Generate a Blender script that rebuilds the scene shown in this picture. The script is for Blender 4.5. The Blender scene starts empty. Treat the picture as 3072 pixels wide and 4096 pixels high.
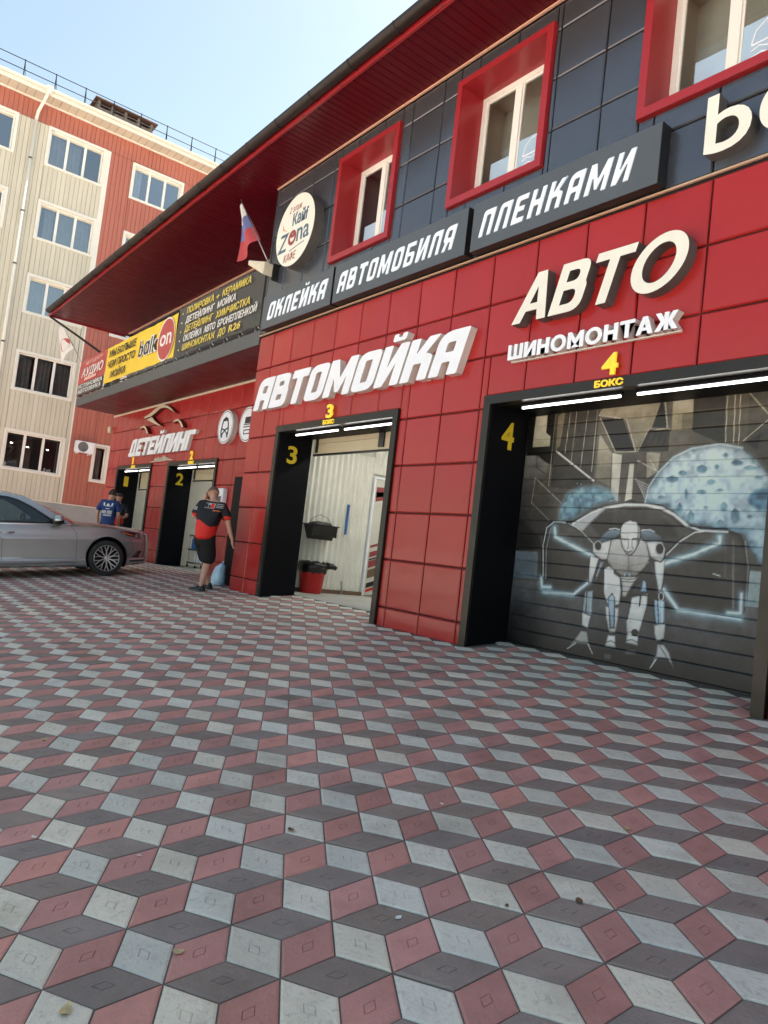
import bpy, bmesh, math, random
import numpy as np
from mathutils import Vector, Matrix, Euler
random.seed(7); rng = np.random.default_rng(7)
scn = bpy.context.scene
COL = scn.collection
R = math.radians

# ------------------------------------------------------------------ camera, sky, sun, exposure
SLOPE = 0.10633                       # the yard rises towards the doors
cam_d = bpy.data.cameras.new('camera'); cam = bpy.data.objects.new('camera', cam_d); COL.objects.link(cam)
rx = Vector((0.60873, 0.78505, 0.11461)); dn = Vector((0.02184, 0.12782, -0.99156)); fw = Vector((-0.79308, 0.60610, 0.06067))
cam.matrix_world = Matrix(((rx.x, -dn.x, -fw.x, 0.0), (rx.y, -dn.y, -fw.y, -5.6), (rx.z, -dn.z, -fw.z, 0.852), (0, 0, 0, 1)))
cam_d.sensor_fit = 'VERTICAL'; cam_d.sensor_height = 24.0; cam_d.lens = 24.0 * 2912.47 / 4096
cam_d.clip_start = 0.05; cam_d.clip_end = 3000
scn.camera = cam
SUN_EL, SUN_AZ = R(57), R(-14)        # behind the car wash; azimuth from +Y towards +X
world = bpy.data.worlds.new('World'); scn.world = world; world.use_nodes = True
wn = world.node_tree
bg = wn.nodes['Background']; sky = wn.nodes.new('ShaderNodeTexSky')
sky.sky_type = 'NISHITA'; sky.sun_disc = False; sky.sun_elevation = SUN_EL; sky.sun_rotation = SUN_AZ
sky.air_density = 1.0; sky.dust_density = 1.2; sky.ozone_density = 1.0; sky.altitude = 100
hs = wn.nodes.new('ShaderNodeHueSaturation'); hs.inputs['Saturation'].default_value = 0.88   # hazy summer sky, white balanced for shade
wb = wn.nodes.new('ShaderNodeMix'); wb.data_type = 'RGBA'; wb.blend_type = 'MULTIPLY'; wb.inputs[0].default_value = 1; wb.inputs[7].default_value = (0.97, 0.97, 0.82, 1)
wn.links.new(sky.outputs[0], hs.inputs['Color']); wn.links.new(hs.outputs[0], wb.inputs[6]); wn.links.new(wb.outputs[2], bg.inputs[0]); bg.inputs[1].default_value = 0.05
sun_d = bpy.data.lights.new('sun', 'SUN'); sun_d.energy = 5.0; sun_d.angle = R(0.5); sun_d.color = (1.0, 0.94, 0.86)
sun = bpy.data.objects.new('sun', sun_d); COL.objects.link(sun)
sd = Vector((math.sin(SUN_AZ) * math.cos(SUN_EL), math.cos(SUN_AZ) * math.cos(SUN_EL), math.sin(SUN_EL)))
sun.rotation_euler = sd.to_track_quat('Z', 'Y').to_euler(); sun.location = sd * 60
vs = scn.view_settings; vs.view_transform = 'Standard'; vs.look = 'None'; vs.gamma = 1; vs.exposure = 2.55; vs.use_curve_mapping = False
scn.render.engine = 'CYCLES'
scn.cycles.use_denoising = True; scn.cycles.max_bounces = 8; scn.cycles.diffuse_bounces = 4; scn.cycles.transparent_max_bounces = 12
scn.cycles.sample_clamp_indirect = 8

# ------------------------------------------------------------------ materials
def lin(c):
    return tuple((x / 255 / 12.92) if x / 255 <= 0.04045 else ((x / 255 + 0.055) / 1.055) ** 2.4 for x in c)

def mat(name, col, rough=0.6, metal=0.0, vary=0.12, scale=6.0, bump=0.0, bscale=60.0, spec=0.5, coat=0.0, dirt=0.0, dirtcol=None, tint=0.0, emit=None, estr=0.0, rvar=0.0, big=0.0, stain=0.0, hue=0.0):
    """Principled surface with procedural tone variation, optional relief, wear spots and a per-piece tint."""
    m = bpy.data.materials.new(name); m.use_nodes = True
    nt = m.node_tree; N = nt.nodes; L = nt.links; b = N['Principled BSDF']
    b.inputs['Roughness'].default_value = rough; b.inputs['Metallic'].default_value = metal
    b.inputs['Specular IOR Level'].default_value = spec; b.inputs['Coat Weight'].default_value = coat; b.inputs['Coat Roughness'].default_value = 0.08
    tc = N.new('ShaderNodeTexCoord')
    c = N.new('ShaderNodeRGB'); c.outputs[0].default_value = (*col, 1); cur = c.outputs[0]
    geo = N.new('ShaderNodeNewGeometry')
    def noise(sc, det=5, rg=0.6, src=None):
        n = N.new('ShaderNodeTexNoise'); n.inputs['Scale'].default_value = sc; n.inputs['Detail'].default_value = det; n.inputs['Roughness'].default_value = rg
        L.new(src or geo.outputs['Position'], n.inputs['Vector']); return n.outputs['Fac']
    def mrange(s, a, b2, c2, d):
        n = N.new('ShaderNodeMapRange'); L.new(s, n.inputs[0])
        for i, v in zip((1, 2, 3, 4), (a, b2, c2, d)): n.inputs[i].default_value = v
        return n.outputs[0]
    def mul(colr, fac):
        n = N.new('ShaderNodeMix'); n.data_type = 'RGBA'; n.blend_type = 'MULTIPLY'; n.inputs[0].default_value = 1
        L.new(colr, n.inputs[6]); L.new(fac, n.inputs[7]); return n.outputs[2]
    if vary > 0: cur = mul(cur, mrange(noise(scale), 0.25, 0.75, 1 - vary, 1 + vary))
    if stain > 0:
        f2 = mrange(noise(1.9, 7, 0.62), 0.54, 0.70, 0, stain); n = N.new('ShaderNodeMix'); n.data_type = 'RGBA'; n.blend_type = 'MULTIPLY'; L.new(f2, n.inputs[0]); L.new(cur, n.inputs[6]); n.inputs[7].default_value = (0.55, 0.52, 0.48, 1); cur = n.outputs[2]
    if big > 0: cur = mul(cur, mrange(noise(0.8, 3), 0.3, 0.7, 1 - big, 1 + big))
    if tint > 0:
        at = N.new('ShaderNodeAttribute'); at.attribute_name = 'tint'; oi = N.new('ShaderNodeObjectInfo')
        ad = N.new('ShaderNodeMath'); ad.operation = 'ADD'; L.new(at.outputs['Fac'], ad.inputs[0]); L.new(oi.outputs['Random'], ad.inputs[1])
        fr = N.new('ShaderNodeMath'); fr.operation = 'FRACT'; L.new(ad.outputs[0], fr.inputs[0])
        cur = mul(cur, mrange(fr.outputs[0], 0, 1, 1 - tint, 1 + tint))
        if hue > 0:
            h1 = N.new('ShaderNodeMath'); h1.operation = 'MULTIPLY'; h1.inputs[1].default_value = 7.31; L.new(fr.outputs[0], h1.inputs[0]); h2 = N.new('ShaderNodeMath'); h2.operation = 'FRACT'; L.new(h1.outputs[0], h2.inputs[0])
            n = N.new('ShaderNodeMix'); n.data_type = 'RGBA'; L.new(h2.outputs[0], n.inputs[0]); n.inputs[6].default_value = (1 + hue, 1, 1 - hue * 1.6, 1); n.inputs[7].default_value = (1 - hue * .6, 1, 1 + hue * .1, 1); cur = mul(cur, n.outputs[2])
    if dirt > 0:
        f = mrange(noise(scale * 5.3, 8, 0.72), 0.53, 0.70, 0, dirt)
        n = N.new('ShaderNodeMix'); n.data_type = 'RGBA'; L.new(f, n.inputs[0]); L.new(cur, n.inputs[6]); n.inputs[7].default_value = (*(dirtcol or (0.3, 0.28, 0.26)), 1); cur = n.outputs[2]
    L.new(cur, b.inputs['Base Color'])
    if rvar > 0: L.new(mrange(noise(scale * 1.7, 4), 0.3, 0.7, max(0.02, rough - rvar), rough + rvar), b.inputs['Roughness'])
    if bump > 0:
        bp = N.new('ShaderNodeBump'); bp.inputs['Strength'].default_value = bump; bp.inputs['Distance'].default_value = 0.02
        L.new(noise(bscale, 4), bp.inputs['Height']); L.new(bp.outputs[0], b.inputs['Normal'])
    if emit: b.inputs['Emission Color'].default_value = (*emit, 1); b.inputs['Emission Strength'].default_value = estr
    return m

def glass_mat(name, tint, ior=1.5, refl=1.0, through=1.0, see=0.9):
    m = bpy.data.materials.new(name); m.use_nodes = True; nt = m.node_tree; N = nt.nodes; L = nt.links
    N.remove(N['Principled BSDF']); out = N['Material Output']
    fr = N.new('ShaderNodeFresnel'); fr.inputs[0].default_value = ior
    mn = N.new('ShaderNodeMath'); mn.operation = 'MULTIPLY'; mn.inputs[1].default_value = refl; mn.use_clamp = True; L.new(fr.outputs[0], mn.inputs[0])
    tr = N.new('ShaderNodeBsdfTransparent'); tr.inputs[0].default_value = (*tint, 1)
    gl = N.new('ShaderNodeBsdfGlossy'); gl.inputs['Roughness'].default_value = 0.02
    geo = N.new('ShaderNodeNewGeometry'); nz = N.new('ShaderNodeTexNoise'); nz.inputs['Scale'].default_value = 1.4; L.new(geo.outputs['Position'], nz.inputs['Vector'])
    bp = N.new('ShaderNodeBump'); bp.inputs['Strength'].default_value = 0.08; L.new(nz.outputs['Fac'], bp.inputs['Height']); L.new(bp.outputs[0], gl.inputs['Normal'])
    mx = N.new('ShaderNodeMixShader'); L.new(mn.outputs[0], mx.inputs[0]); L.new(tr.outputs[0], mx.inputs[1]); L.new(gl.outputs[0], mx.inputs[2]); L.new(mx.outputs[0], out.inputs['Surface'])
    return m

def print_mat(name, rough=0.45, dull=1.0):
    m = bpy.data.materials.new(name); m.use_nodes = True; nt = m.node_tree; b = nt.nodes['Principled BSDF']
    at = nt.nodes.new('ShaderNodeAttribute'); at.attribute_name = 'print'; nt.links.new(at.outputs['Color'], b.inputs['Base Color'])
    b.inputs['Roughness'].default_value = rough; return m

M = {}
M['red'] = mat('red_composite_panel', (0.345, 0.016, 0.015), 0.30, 0, 0.04, 0.9, 0.02, 1.6, 0.40, coat=0.14, tint=0.06)
M['black'] = mat('anthracite_composite_panel', (0.125, 0.136, 0.158), 0.27, 0.70, 0.04, 0.9, 0.04, 2.0, 0.6, tint=0.07)
M['joint'] = mat('dark_joint', (0.012, 0.009, 0.009), 0.8)
M['redjoint'] = mat('dark_red_joint', (0.05, 0.006, 0.007), 0.7)
M['redmetal'] = mat('red_painted_metal', (0.31, 0.018, 0.024), 0.33, 0, 0.05, 2, 0.0, 3)
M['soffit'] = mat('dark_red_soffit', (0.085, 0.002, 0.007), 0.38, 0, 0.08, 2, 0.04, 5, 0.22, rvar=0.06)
M['frame'] = mat('bronze_black_frame', (0.030, 0.026, 0.022), 0.34, 0.5, 0.15, 3, rvar=0.06)
M['jamb'] = mat('black_jamb', (0.0035, 0.0038, 0.0055), 0.5, 0, 0.1, 3, 0.05, 2, 0.12)
M['gutter'] = mat('brown_gutter', (0.020, 0.014, 0.013), 0.40, 0.0, 0.25, 5, spec=0.25, dirt=0.25, dirtcol=(0.06, 0.045, 0.04))
M['roof'] = mat('dark_roof_sheet', (0.05, 0.035, 0.032), 0.5)
M['thintrim'] = mat('beige_metal_strip', (0.46, 0.31, 0.21), 0.4)
M['trim'] = mat('pale_copper_trim', (0.85, 0.50, 0.36), 0.30, 0.3)
M['cream'] = mat('cream_trim', (0.62, 0.56, 0.44), 0.5)
M['pvc'] = mat('white_window_plastic', (0.80, 0.785, 0.735), 0.42, 0, 0.02, 5)
M['white'] = mat('white_plastic', (0.80, 0.835, 0.90), 0.38, 0, 0.05, 4, dirt=0.10, dirtcol=(0.5, 0.5, 0.5))
M['offwhite'] = mat('cream_acrylic', (0.76, 0.745, 0.66), 0.40, 0, 0.05, 4)
M['greyside'] = mat('grey_letter_side', (0.085, 0.080, 0.078), 0.5)
M['whiteside'] = mat('white_letter_side', (0.60, 0.57, 0.54), 0.55)
M['lightbox'] = mat('anthracite_lightbox', (0.075, 0.087, 0.101), 0.42, 0, 0.08, 2)
M['boxside'] = mat('black_lightbox_side', (0.010, 0.010, 0.011), 0.5)
M['fascia'] = mat('grey_fascia', (0.085, 0.090, 0.095), 0.42, 0.2, 0.08, 2)
M['yellow'] = mat('yellow_vinyl', (0.72, 0.52, 0.02), 0.45, 0, 0.06, 9)
M['yellowlit'] = mat('yellow_lit_letter', (0.80, 0.55, 0.03), 0.4, emit=(1.0, 0.62, 0.04), estr=0.07)
M['tube'] = mat('lit_tube', (0.9, 0.9, 0.9), 0.4, emit=(1.0, 0.98, 0.94), estr=1.3)
M['led'] = mat('lit_ceiling_panel', (0.9, 0.9, 0.9), 0.4, emit=(1.0, 0.97, 0.90), estr=7.5)
M['curtain'] = mat('white_corrugated_curtain', (0.72, 0.725, 0.665), 0.5, 0, 0.08, 3)
M['wallpaint'] = mat('pale_wall_paint', (0.58, 0.58, 0.52), 0.7, 0, 0.08, 2)
M['concrete'] = mat('pale_concrete', (0.42, 0.41, 0.38), 0.8, 0, 0.12, 2, 0.2, 40)
M['plinth'] = mat('grey_plinth', (0.36, 0.37, 0.36), 0.85, 0, 0.16, 2.2, 0.4, 30, dirt=0.5, dirtcol=(0.22, 0.22, 0.21))
M['beigedoor'] = mat('beige_sectional_door', (0.50, 0.44, 0.30), 0.45, 0, 0.08, 2)
M['blackplastic'] = mat('black_plastic', (0.012, 0.012, 0.013), 0.4, 0, 0.1)
M['bagfilm'] = mat('black_bag_film', (0.010, 0.010, 0.011), 0.16, 0, 0.1, 5, 0.9, 14)
M['redplastic'] = mat('red_plastic', (0.50, 0.012, 0.014), 0.35, 0, 0.06)
M['blueplastic'] = mat('blue_plastic', (0.03, 0.13, 0.40), 0.4)
M['bluebag'] = mat('blue_bag_film', (0.42, 0.62, 0.76), 0.30, 0, 0.2, 9, 0.9, 18)
M['wood'] = mat('brown_board', (0.16, 0.10, 0.06), 0.6)
M['steel'] = mat('grey_steel', (0.35, 0.35, 0.36), 0.35, 0.9)
M['silverlogo'] = mat('pale_gold_metal', (0.62, 0.56, 0.42), 0.35, 0.2)
M['oldred'] = mat('maroon_letter_side', (0.10, 0.012, 0.012), 0.5)
M['creamplank'] = mat('cream_cladding_board', (0.60, 0.555, 0.445), 0.55, 0, 0.06, 0.8, 0.1, 30, tint=0.05)
M['salmonplank'] = mat('terracotta_cladding_board', (0.42, 0.135, 0.095), 0.55, 0, 0.07, 0.8, 0.1, 30, tint=0.05)
M['creamgap'] = mat('cladding_shadow_gap', (0.17, 0.14, 0.10), 0.8)
M['redgap'] = mat('terracotta_gap', (0.11, 0.03, 0.02), 0.8)
M['casing'] = mat('white_window_casing', (0.76, 0.73, 0.65), 0.5, 0, 0.04, 2)
M['lace'] = mat('white_curtain_cloth', (0.50, 0.52, 0.55), 0.8, 0, 0.1, 3)
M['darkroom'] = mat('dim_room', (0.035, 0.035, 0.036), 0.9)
M['glass'] = glass_mat('window_glass', (0.80, 0.84, 0.86), 1.5, 1.6)
M['flatglass'] = glass_mat('flat_window_glass', (0.80, 0.84, 0.86), 1.5, 9.0)
M['carglass'] = glass_mat('tinted_car_glass', (0.40, 0.50, 0.50), 1.5, 1.3)
M['asphalt'] = mat('pale_yard_bed', (0.12, 0.108, 0.095), 0.9, 0, 0.2, 3, 0.4, 60)
M['far'] = mat('dusty_ground', (0.38, 0.345, 0.295), 0.9, 0, 0.15, 0.4)
M['pw'] = mat('pale_paver', (0.63, 0.61, 0.535), 0.72, 0, 0.10, 7, 0.35, 70, tint=0.12, hue=0.05, big=0.06, stain=0.5, dirt=0.55, dirtcol=(0.27, 0.265, 0.25), rvar=0.1)
M['pr'] = mat('red_paver', (0.49, 0.235, 0.212), 0.74, 0, 0.12, 7, 0.35, 70, tint=0.17, hue=0.06, big=0.10, stain=0.5, dirt=0.5, dirtcol=(0.40, 0.27, 0.25), rvar=0.1)
M['pg'] = mat('grey_paver', (0.245, 0.202, 0.180), 0.74, 0, 0.12, 7, 0.35, 70, tint=0.15, hue=0.04, big=0.10, stain=0.5, dirt=0.5, dirtcol=(0.24, 0.225, 0.22), rvar=0.1)
M['mural'] = print_mat('sprayed_mural', 0.42)
M['leaf'] = mat('dry_leaf', (0.55, 0.44, 0.24), 0.8, 0, 0.3, 30, 0.5, 60)
M['leafbrown'] = mat('brown_leaf', (0.16, 0.09, 0.05), 0.8, 0, 0.3, 30, 0.5, 60)
M['scrap'] = mat('white_scrap', (0.7, 0.7, 0.68), 0.7, 0, 0.2, 30)

# ------------------------------------------------------------------ object helpers
def link(o, parent=None):
    COL.objects.link(o)
    if parent: o.parent = parent
    return o
def tag(o, label=None, cat=None, group=None, kind=None):
    if label: o['label'] = label
    if cat: o['category'] = cat
    if group: o['group'] = group
    if kind: o['kind'] = kind
    return o
def thing(name, label, cat, loc=(0, 0, 0), rz=0.0, group=None):
    o = bpy.data.objects.new(name, None); o.empty_display_size = 0.2; link(o)
    o.location = loc; o.rotation_euler = (0, 0, rz); return tag(o, label, cat, group)
def copy_tree(o, parent=None):
    c = o.copy(); link(c)
    if parent: c.parent = parent
    for ch in list(o.children): copy_tree(ch, c)
    return c

class MB:
    """Collects shapes and links them as one mesh object."""
    def __init__(s): s.v = []; s.f = []; s.m = []
    def poly(s, pts, mi=0):
        b = len(s.v); s.v += [tuple(p) for p in pts]; s.f.append(tuple(range(b, b + len(pts)))); s.m.append(mi); return s
    def box(s, x0, x1, y0, y1, z0, z1, mi=0):
        x0, x1 = min(x0, x1), max(x0, x1); y0, y1 = min(y0, y1), max(y0, y1); z0, z1 = min(z0, z1), max(z0, z1)
        b = len(s.v); s.v += [(x0, y0, z0), (x1, y0, z0), (x1, y1, z0), (x0, y1, z0), (x0, y0, z1), (x1, y0, z1), (x1, y1, z1), (x0, y1, z1)]
        for f in ((3, 2, 1, 0), (4, 5, 6, 7), (0, 1, 5, 4), (1, 2, 6, 5), (2, 3, 7, 6), (3, 0, 4, 7)):
            s.f.append(tuple(b + i for i in f)); s.m.append(mi)
        return s
    def hexa(s, p, mi=0):
        b = len(s.v); s.v += [tuple(q) for q in p]
        for f in ((3, 2, 1, 0), (4, 5, 6, 7), (0, 1, 5, 4), (1, 2, 6, 5), (2, 3, 7, 6), (3, 0, 4, 7)):
            s.f.append(tuple(b + i for i in f)); s.m.append(mi)
        return s
    def grid(s, rows, mi=0, wrap=False):
        b = len(s.v); n = len(rows[0])
        for r in rows: s.v += [tuple(p) for p in r]
        for i in range(len(rows) - 1):
            for j in range(n if wrap else n - 1):
                k = (j + 1) % n
                s.f.append((b + i * n + j, b + i * n + k, b + (i + 1) * n + k, b + (i + 1) * n + j)); s.m.append(mi)
        return s
    def tube(s, path, r, n=8, mi=0, caps=True):
        path = [Vector(p) for p in path]; rr = r if isinstance(r, (list, tuple)) else [r] * len(path)
        rows = []
        for i, p in enumerate(path):
            d = (path[min(i + 1, len(path) - 1)] - path[max(i - 1, 0)]).normalized()
            a = d.orthogonal().normalized() if i == 0 else (a - d * a.dot(d)).normalized()
            c = d.cross(a)
            rows.append([p + (a * math.cos(2 * math.pi * k / n) + c * math.sin(2 * math.pi * k / n)) * rr[i] for k in range(n)])
        b = len(s.v); s.grid(rows, mi, True)
        if caps:
            s.f.append(tuple(b + k for k in reversed(range(n)))); s.m.append(mi)
            s.f.append(tuple(b + (len(path) - 1) * n + k for k in range(n))); s.m.append(mi)
        return s
    def lathe(s, prof, n=24, axis='z', c=(0, 0, 0), mi=0):
        rows = []
        for k in range(n):
            t = 2 * math.pi * k / n; row = []
            for r, h in prof:
                q = (r * math.cos(t), r * math.sin(t), h)
                if axis == 'y': q = (q[0], q[2], q[1])
                if axis == 'x': q = (q[2], q[0], q[1])
                row.append((q[0] + c[0], q[1] + c[1], q[2] + c[2]))
            rows.append(row)
        rows.append(rows[0]); return s.grid(rows, mi)
    def data(s, name, mats, smooth=False):
        me = bpy.data.meshes.new(name); me.from_pydata(s.v, [], s.f)
        for m in (mats if isinstance(mats, (list, tuple)) else [mats]): me.materials.append(m)
        if max(s.m, default=0) > 0: me.polygons.foreach_set('material_index', s.m)
        if smooth: me.polygons.foreach_set('use_smooth', [True] * len(s.f))
        bm = bmesh.new(); bm.from_mesh(me)
        if smooth: bmesh.ops.remove_doubles(bm, verts=bm.verts, dist=1e-5)
        bmesh.ops.recalc_face_normals(bm, faces=bm.faces); bm.to_mesh(me); bm.free(); me.update()
        return me
    def build(s, name, mats, parent=None, smooth=False, loc=None):
        o = bpy.data.objects.new(name, s.data(name, mats, smooth)); link(o, parent)
        if loc: o.location = loc
        return o
def autosmooth(o, ang=40):
    o.data.polygons.foreach_set('use_smooth', [True] * len(o.data.polygons))
    bm = bmesh.new(); bm.from_mesh(o.data); a = R(ang)
    for e in bm.edges: e.smooth = not (len(e.link_faces) == 2 and e.calc_face_angle(0) > a)
    bm.to_mesh(o.data); bm.free(); return o
def rsub(rects, h):
    out = []
    for (x0, x1, z0, z1) in rects:
        a0, a1, b0, b1 = h
        if a1 <= x0 or a0 >= x1 or b1 <= z0 or b0 >= z1: out.append((x0, x1, z0, z1)); continue
        if a0 > x0: out.append((x0, a0, z0, z1))
        if a1 < x1: out.append((a1, x1, z0, z1))
        u0, u1 = max(x0, a0), min(x1, a1)
        if b0 > z0: out.append((u0, u1, z0, b0))
        if b1 < z1: out.append((u0, u1, b1, z1))
    return out
_pc = {}
def panel_mesh(w, h, m, t=0.028, ch=0.011, gap=0.0085):
    k = (round(w, 3), round(h, 3), m, t)
    if k not in _pc:
        a, b = w / 2 - gap, h / 2 - gap; mb = MB()
        o = [(-a, 0, -b), (a, 0, -b), (a, 0, b), (-a, 0, b)]; f = [(-a, -t + ch, -b), (a, -t + ch, -b), (a, -t + ch, b), (-a, -t + ch, b)]
        c = ch; i = [(-a + c, -t, -b + c), (a - c, -t, -b + c), (a - c, -t, b - c), (-a + c, -t, b - c)]
        mb.grid([o, f, i], 0, True); nb_ = len(mb.f); aa, bb = a - c, b - c; us = (-1, -.5, 0, .5, 1)
        mb.grid([[(u * aa, -t - 0.0055 * (1 - u * u) * (1 - w * w), w * bb) for u in us] for w in us])      # faint bulge of a folded metal cassette
        me = mb.data('panel', M[m]); me.polygons.foreach_set('use_smooth', [q.index >= nb_ for q in me.polygons]) 

        _pc[k] = me
    return _pc[k]
def panels(rects, y, m, parent, name='panel', tilt=0.35):
    for (x0, x1, z0, z1) in rects:
        if x1 - x0 < 0.03 or z1 - z0 < 0.03: continue
        o = bpy.data.objects.new(name, panel_mesh(x1 - x0, z1 - z0, m)); link(o, parent)
        o.location = ((x0 + x1) / 2, y, (z0 + z1) / 2)
        o.rotation_euler = (R(random.gauss(0, tilt)), 0, R(random.gauss(0, tilt)))

# ---- lettering
def rnd_loop(pts):
    out = []; n = len(pts)
    for i, p in enumerate(pts):
        r = p[2] if len(p) > 2 else 0.03
        a = Vector((pts[i - 1][0] - p[0], pts[i - 1][1] - p[1])); b = Vector((pts[(i + 1) % n][0] - p[0], pts[(i + 1) % n][1] - p[1]))
        if r <= 0: out.append(tuple(p[:2])); continue
        r = min(r, a.length * .48, b.length * .48); P = Vector(p[:2]); s = P + a.normalized() * r; e = P + b.normalized() * r
        st = 6 if r > 0.08 else 3
        for k in range(st + 1):
            t = k / st; out.append(tuple((1 - t) ** 2 * s + 2 * t * (1 - t) * P + t * t * e))
    return out
GL = {
 'А': ([[(0, 0), (0, 1, .30), (.62, 1), (.62, 0), (.40, 0), (.40, .30), (.22, .30), (.22, 0)], [(.22, .52), (.22, .74, .06), (.40, .74), (.40, .52)]], .62),
 'В': ([[(0, 0), (0, 1), (.60, 1, .18), (.60, .56, .08), (.64, .5), (.64, 0, .2)], [(.22, .64), (.22, .78), (.40, .78), (.40, .64)], [(.22, .22), (.22, .38), (.42, .38), (.42, .22)]], .64),
 'Т': ([[(.2, 0), (.2, .76), (0, .76), (0, 1), (.62, 1), (.62, .76), (.42, .76), (.42, 0)]], .62),
 'О': ([[(0, 0, .16), (0, 1, .26), (.63, 1, .14), (.63, 0, .26)], [(.22, .22), (.22, .78, .05), (.41, .78), (.41, .22, .05)]], .63),
 'М': ([[(0, 0), (0, 1), (.24, 1), (.42, .48), (.60, 1), (.84, 1), (.84, 0), (.62, 0), (.62, .5), (.48, .1), (.36, .1), (.22, .5), (.22, 0)]], .84),
 'И': ([[(0, 0), (0, 1), (.22, 1), (.22, .46), (.42, 1), (.64, 1), (.64, 0), (.42, 0), (.42, .54), (.22, 0)]], .64),
 'Й': ([[(0, 0), (0, 1), (.22, 1), (.22, .46), (.42, 1), (.64, 1), (.64, 0), (.42, 0), (.42, .54), (.22, 0)], [(.16, 1.08, .06), (.16, 1.26), (.28, 1.26), (.28, 1.17), (.38, 1.17), (.38, 1.26), (.50, 1.26), (.50, 1.08, .06)]], .64),
 'К': ([[(0, 0), (0, 1), (.22, 1), (.22, .63), (.42, 1), (.68, 1), (.45, .62), (.63, .56, .1), (.63, 0), (.41, 0), (.41, .40), (.22, .40), (.22, 0)]], .64),
 'Б': ([[(0, 0), (0, 1), (.60, 1), (.60, .78), (.22, .78), (.22, .60), (.63, .60, .16), (.63, 0, .2)], [(.22, .2), (.22, .40), (.41, .40), (.41, .2)]], .63),
 'Л': ([[(0, 0), (.05, 1, .2), (.64, 1), (.64, 0), (.42, 0), (.42, .77), (.26, .77), (.22, 0)]], .64),
 'Я': ([[(0, 0), (.10, .33), (0, .42), (0, 1, .26), (.62, 1), (.62, 0), (.40, 0), (.40, .32), (.31, .32), (.22, 0)], [(.22, .54), (.22, .77), (.40, .77), (.40, .54)]], .62),
 'Е': ([[(0, 0), (0, 1, .14), (.58, 1), (.58, .77), (.22, .77), (.22, .62), (.50, .62), (.50, .40), (.22, .40), (.22, .23), (.58, .23), (.58, 0)]], .58),
 'П': ([[(0, 0), (0, 1, .16), (.62, 1), (.62, 0), (.40, 0), (.40, .76), (.22, .76), (.22, 0)]], .62),
 'Н': ([[(0, 0), (0, 1), (.22, 1), (.22, .62), (.40, .62), (.40, 1), (.62, 1), (.62, 0), (.40, 0), (.40, .38), (.22, .38), (.22, 0)]], .62),
 'Д': ([[(0, 0), (0, .2), (.07, .2), (.10, 1, .2), (.62, 1), (.62, .2), (.69, .2), (.69, 0)], [(.29, .2), (.31, .78), (.41, .78), (.41, .2)]], .69),
 'Г': ([[(0, 0), (0, 1), (.58, 1), (.58, .77), (.22, .77), (.22, 0)]], .58)}
def ell(cx, cz, a, b, n=40): return [(cx + a * math.cos(2 * math.pi * k / n), cz + b * math.sin(2 * math.pi * k / n), 0) for k in range(n)]
GS = {
 'А': ([[(0, 0), (.27, 1), (.47, 1), (.74, 0), (.55, 0), (.49, .22), (.25, .22), (.19, 0)], [(.29, .37), (.37, .70), (.45, .37)]], .74),
 'В': ([[(0, 0), (0, 1), (.58, 1, .26), (.58, .55, .10), (.62, .48, .08), (.62, 0, .26)], [(.18, .61), (.18, .83), (.41, .83, .11), (.41, .61, .11)], [(.18, .17), (.18, .45), (.44, .45, .14), (.44, .17, .14)]], .62),
 'Т': ([[(.26, 0), (.26, .83), (0, .83), (0, 1), (.70, 1), (.70, .83), (.44, .83), (.44, 0)]], .70),
 'О': ([ell(.43, .5, .43, .52), ell(.43, .5, .25, .345)], .86),
 'Ш': ([[(0, 0), (0, 1), (.18, 1), (.18, .18), (.38, .18), (.38, 1), (.55, 1), (.55, .18), (.75, .18), (.75, 1), (.93, 1), (.93, 0)]], .93),
 'И': ([[(0, 0), (0, 1), (.19, 1), (.19, .36), (.52, 1), (.71, 1), (.71, 0), (.52, 0), (.52, .64), (.19, 0)]], .71),
 'Н': ([[(0, 0), (0, 1), (.19, 1), (.19, .60), (.5, .60), (.5, 1), (.69, 1), (.69, 0), (.5, 0), (.5, .41), (.19, .41), (.19, 0)]], .69),
 'М': ([[(0, 0), (0, 1), (.18, 1), (.43, .52), (.68, 1), (.86, 1), (.86, 0), (.68, 0), (.68, .62), (.46, .22), (.40, .22), (.18, .62), (.18, 0)]], .86),
 'Ж': ([[(0, 0), (.26, .51), (.02, 1), (.22, 1), (.41, .60), (.41, 1), (.58, 1), (.58, .60), (.77, 1), (.97, 1), (.73, .51), (.99, 0), (.77, 0), (.58, .42), (.58, 0), (.41, 0), (.41, .42), (.22, 0)]], .99)}
def curve_mesh(loops, depth, name, mats, thin=0.0):
    c = bpy.data.curves.new(name, 'CURVE'); c.dimensions = '2D'; c.fill_mode = 'BOTH'; c.extrude = depth / 2; c.offset = -thin
    for lp in loops:
        s = c.splines.new('POLY'); s.points.add(len(lp) - 1); s.use_cyclic_u = True
        for q, p in zip(s.points, lp): q.co = (p[0], p[1], 0, 1)
    return _to_mesh(c, depth, name, mats)
def font_mesh(txt, depth, name, mats, bold=0.0, shear=0.0, spacing=1.0):
    c = bpy.data.curves.new(name, 'FONT'); c.body = txt; c.extrude = depth / 2; c.offset = bold; c.shear = shear; c.space_character = spacing; c.resolution_u = 5
    return _to_mesh(c, depth, name, mats)
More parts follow.
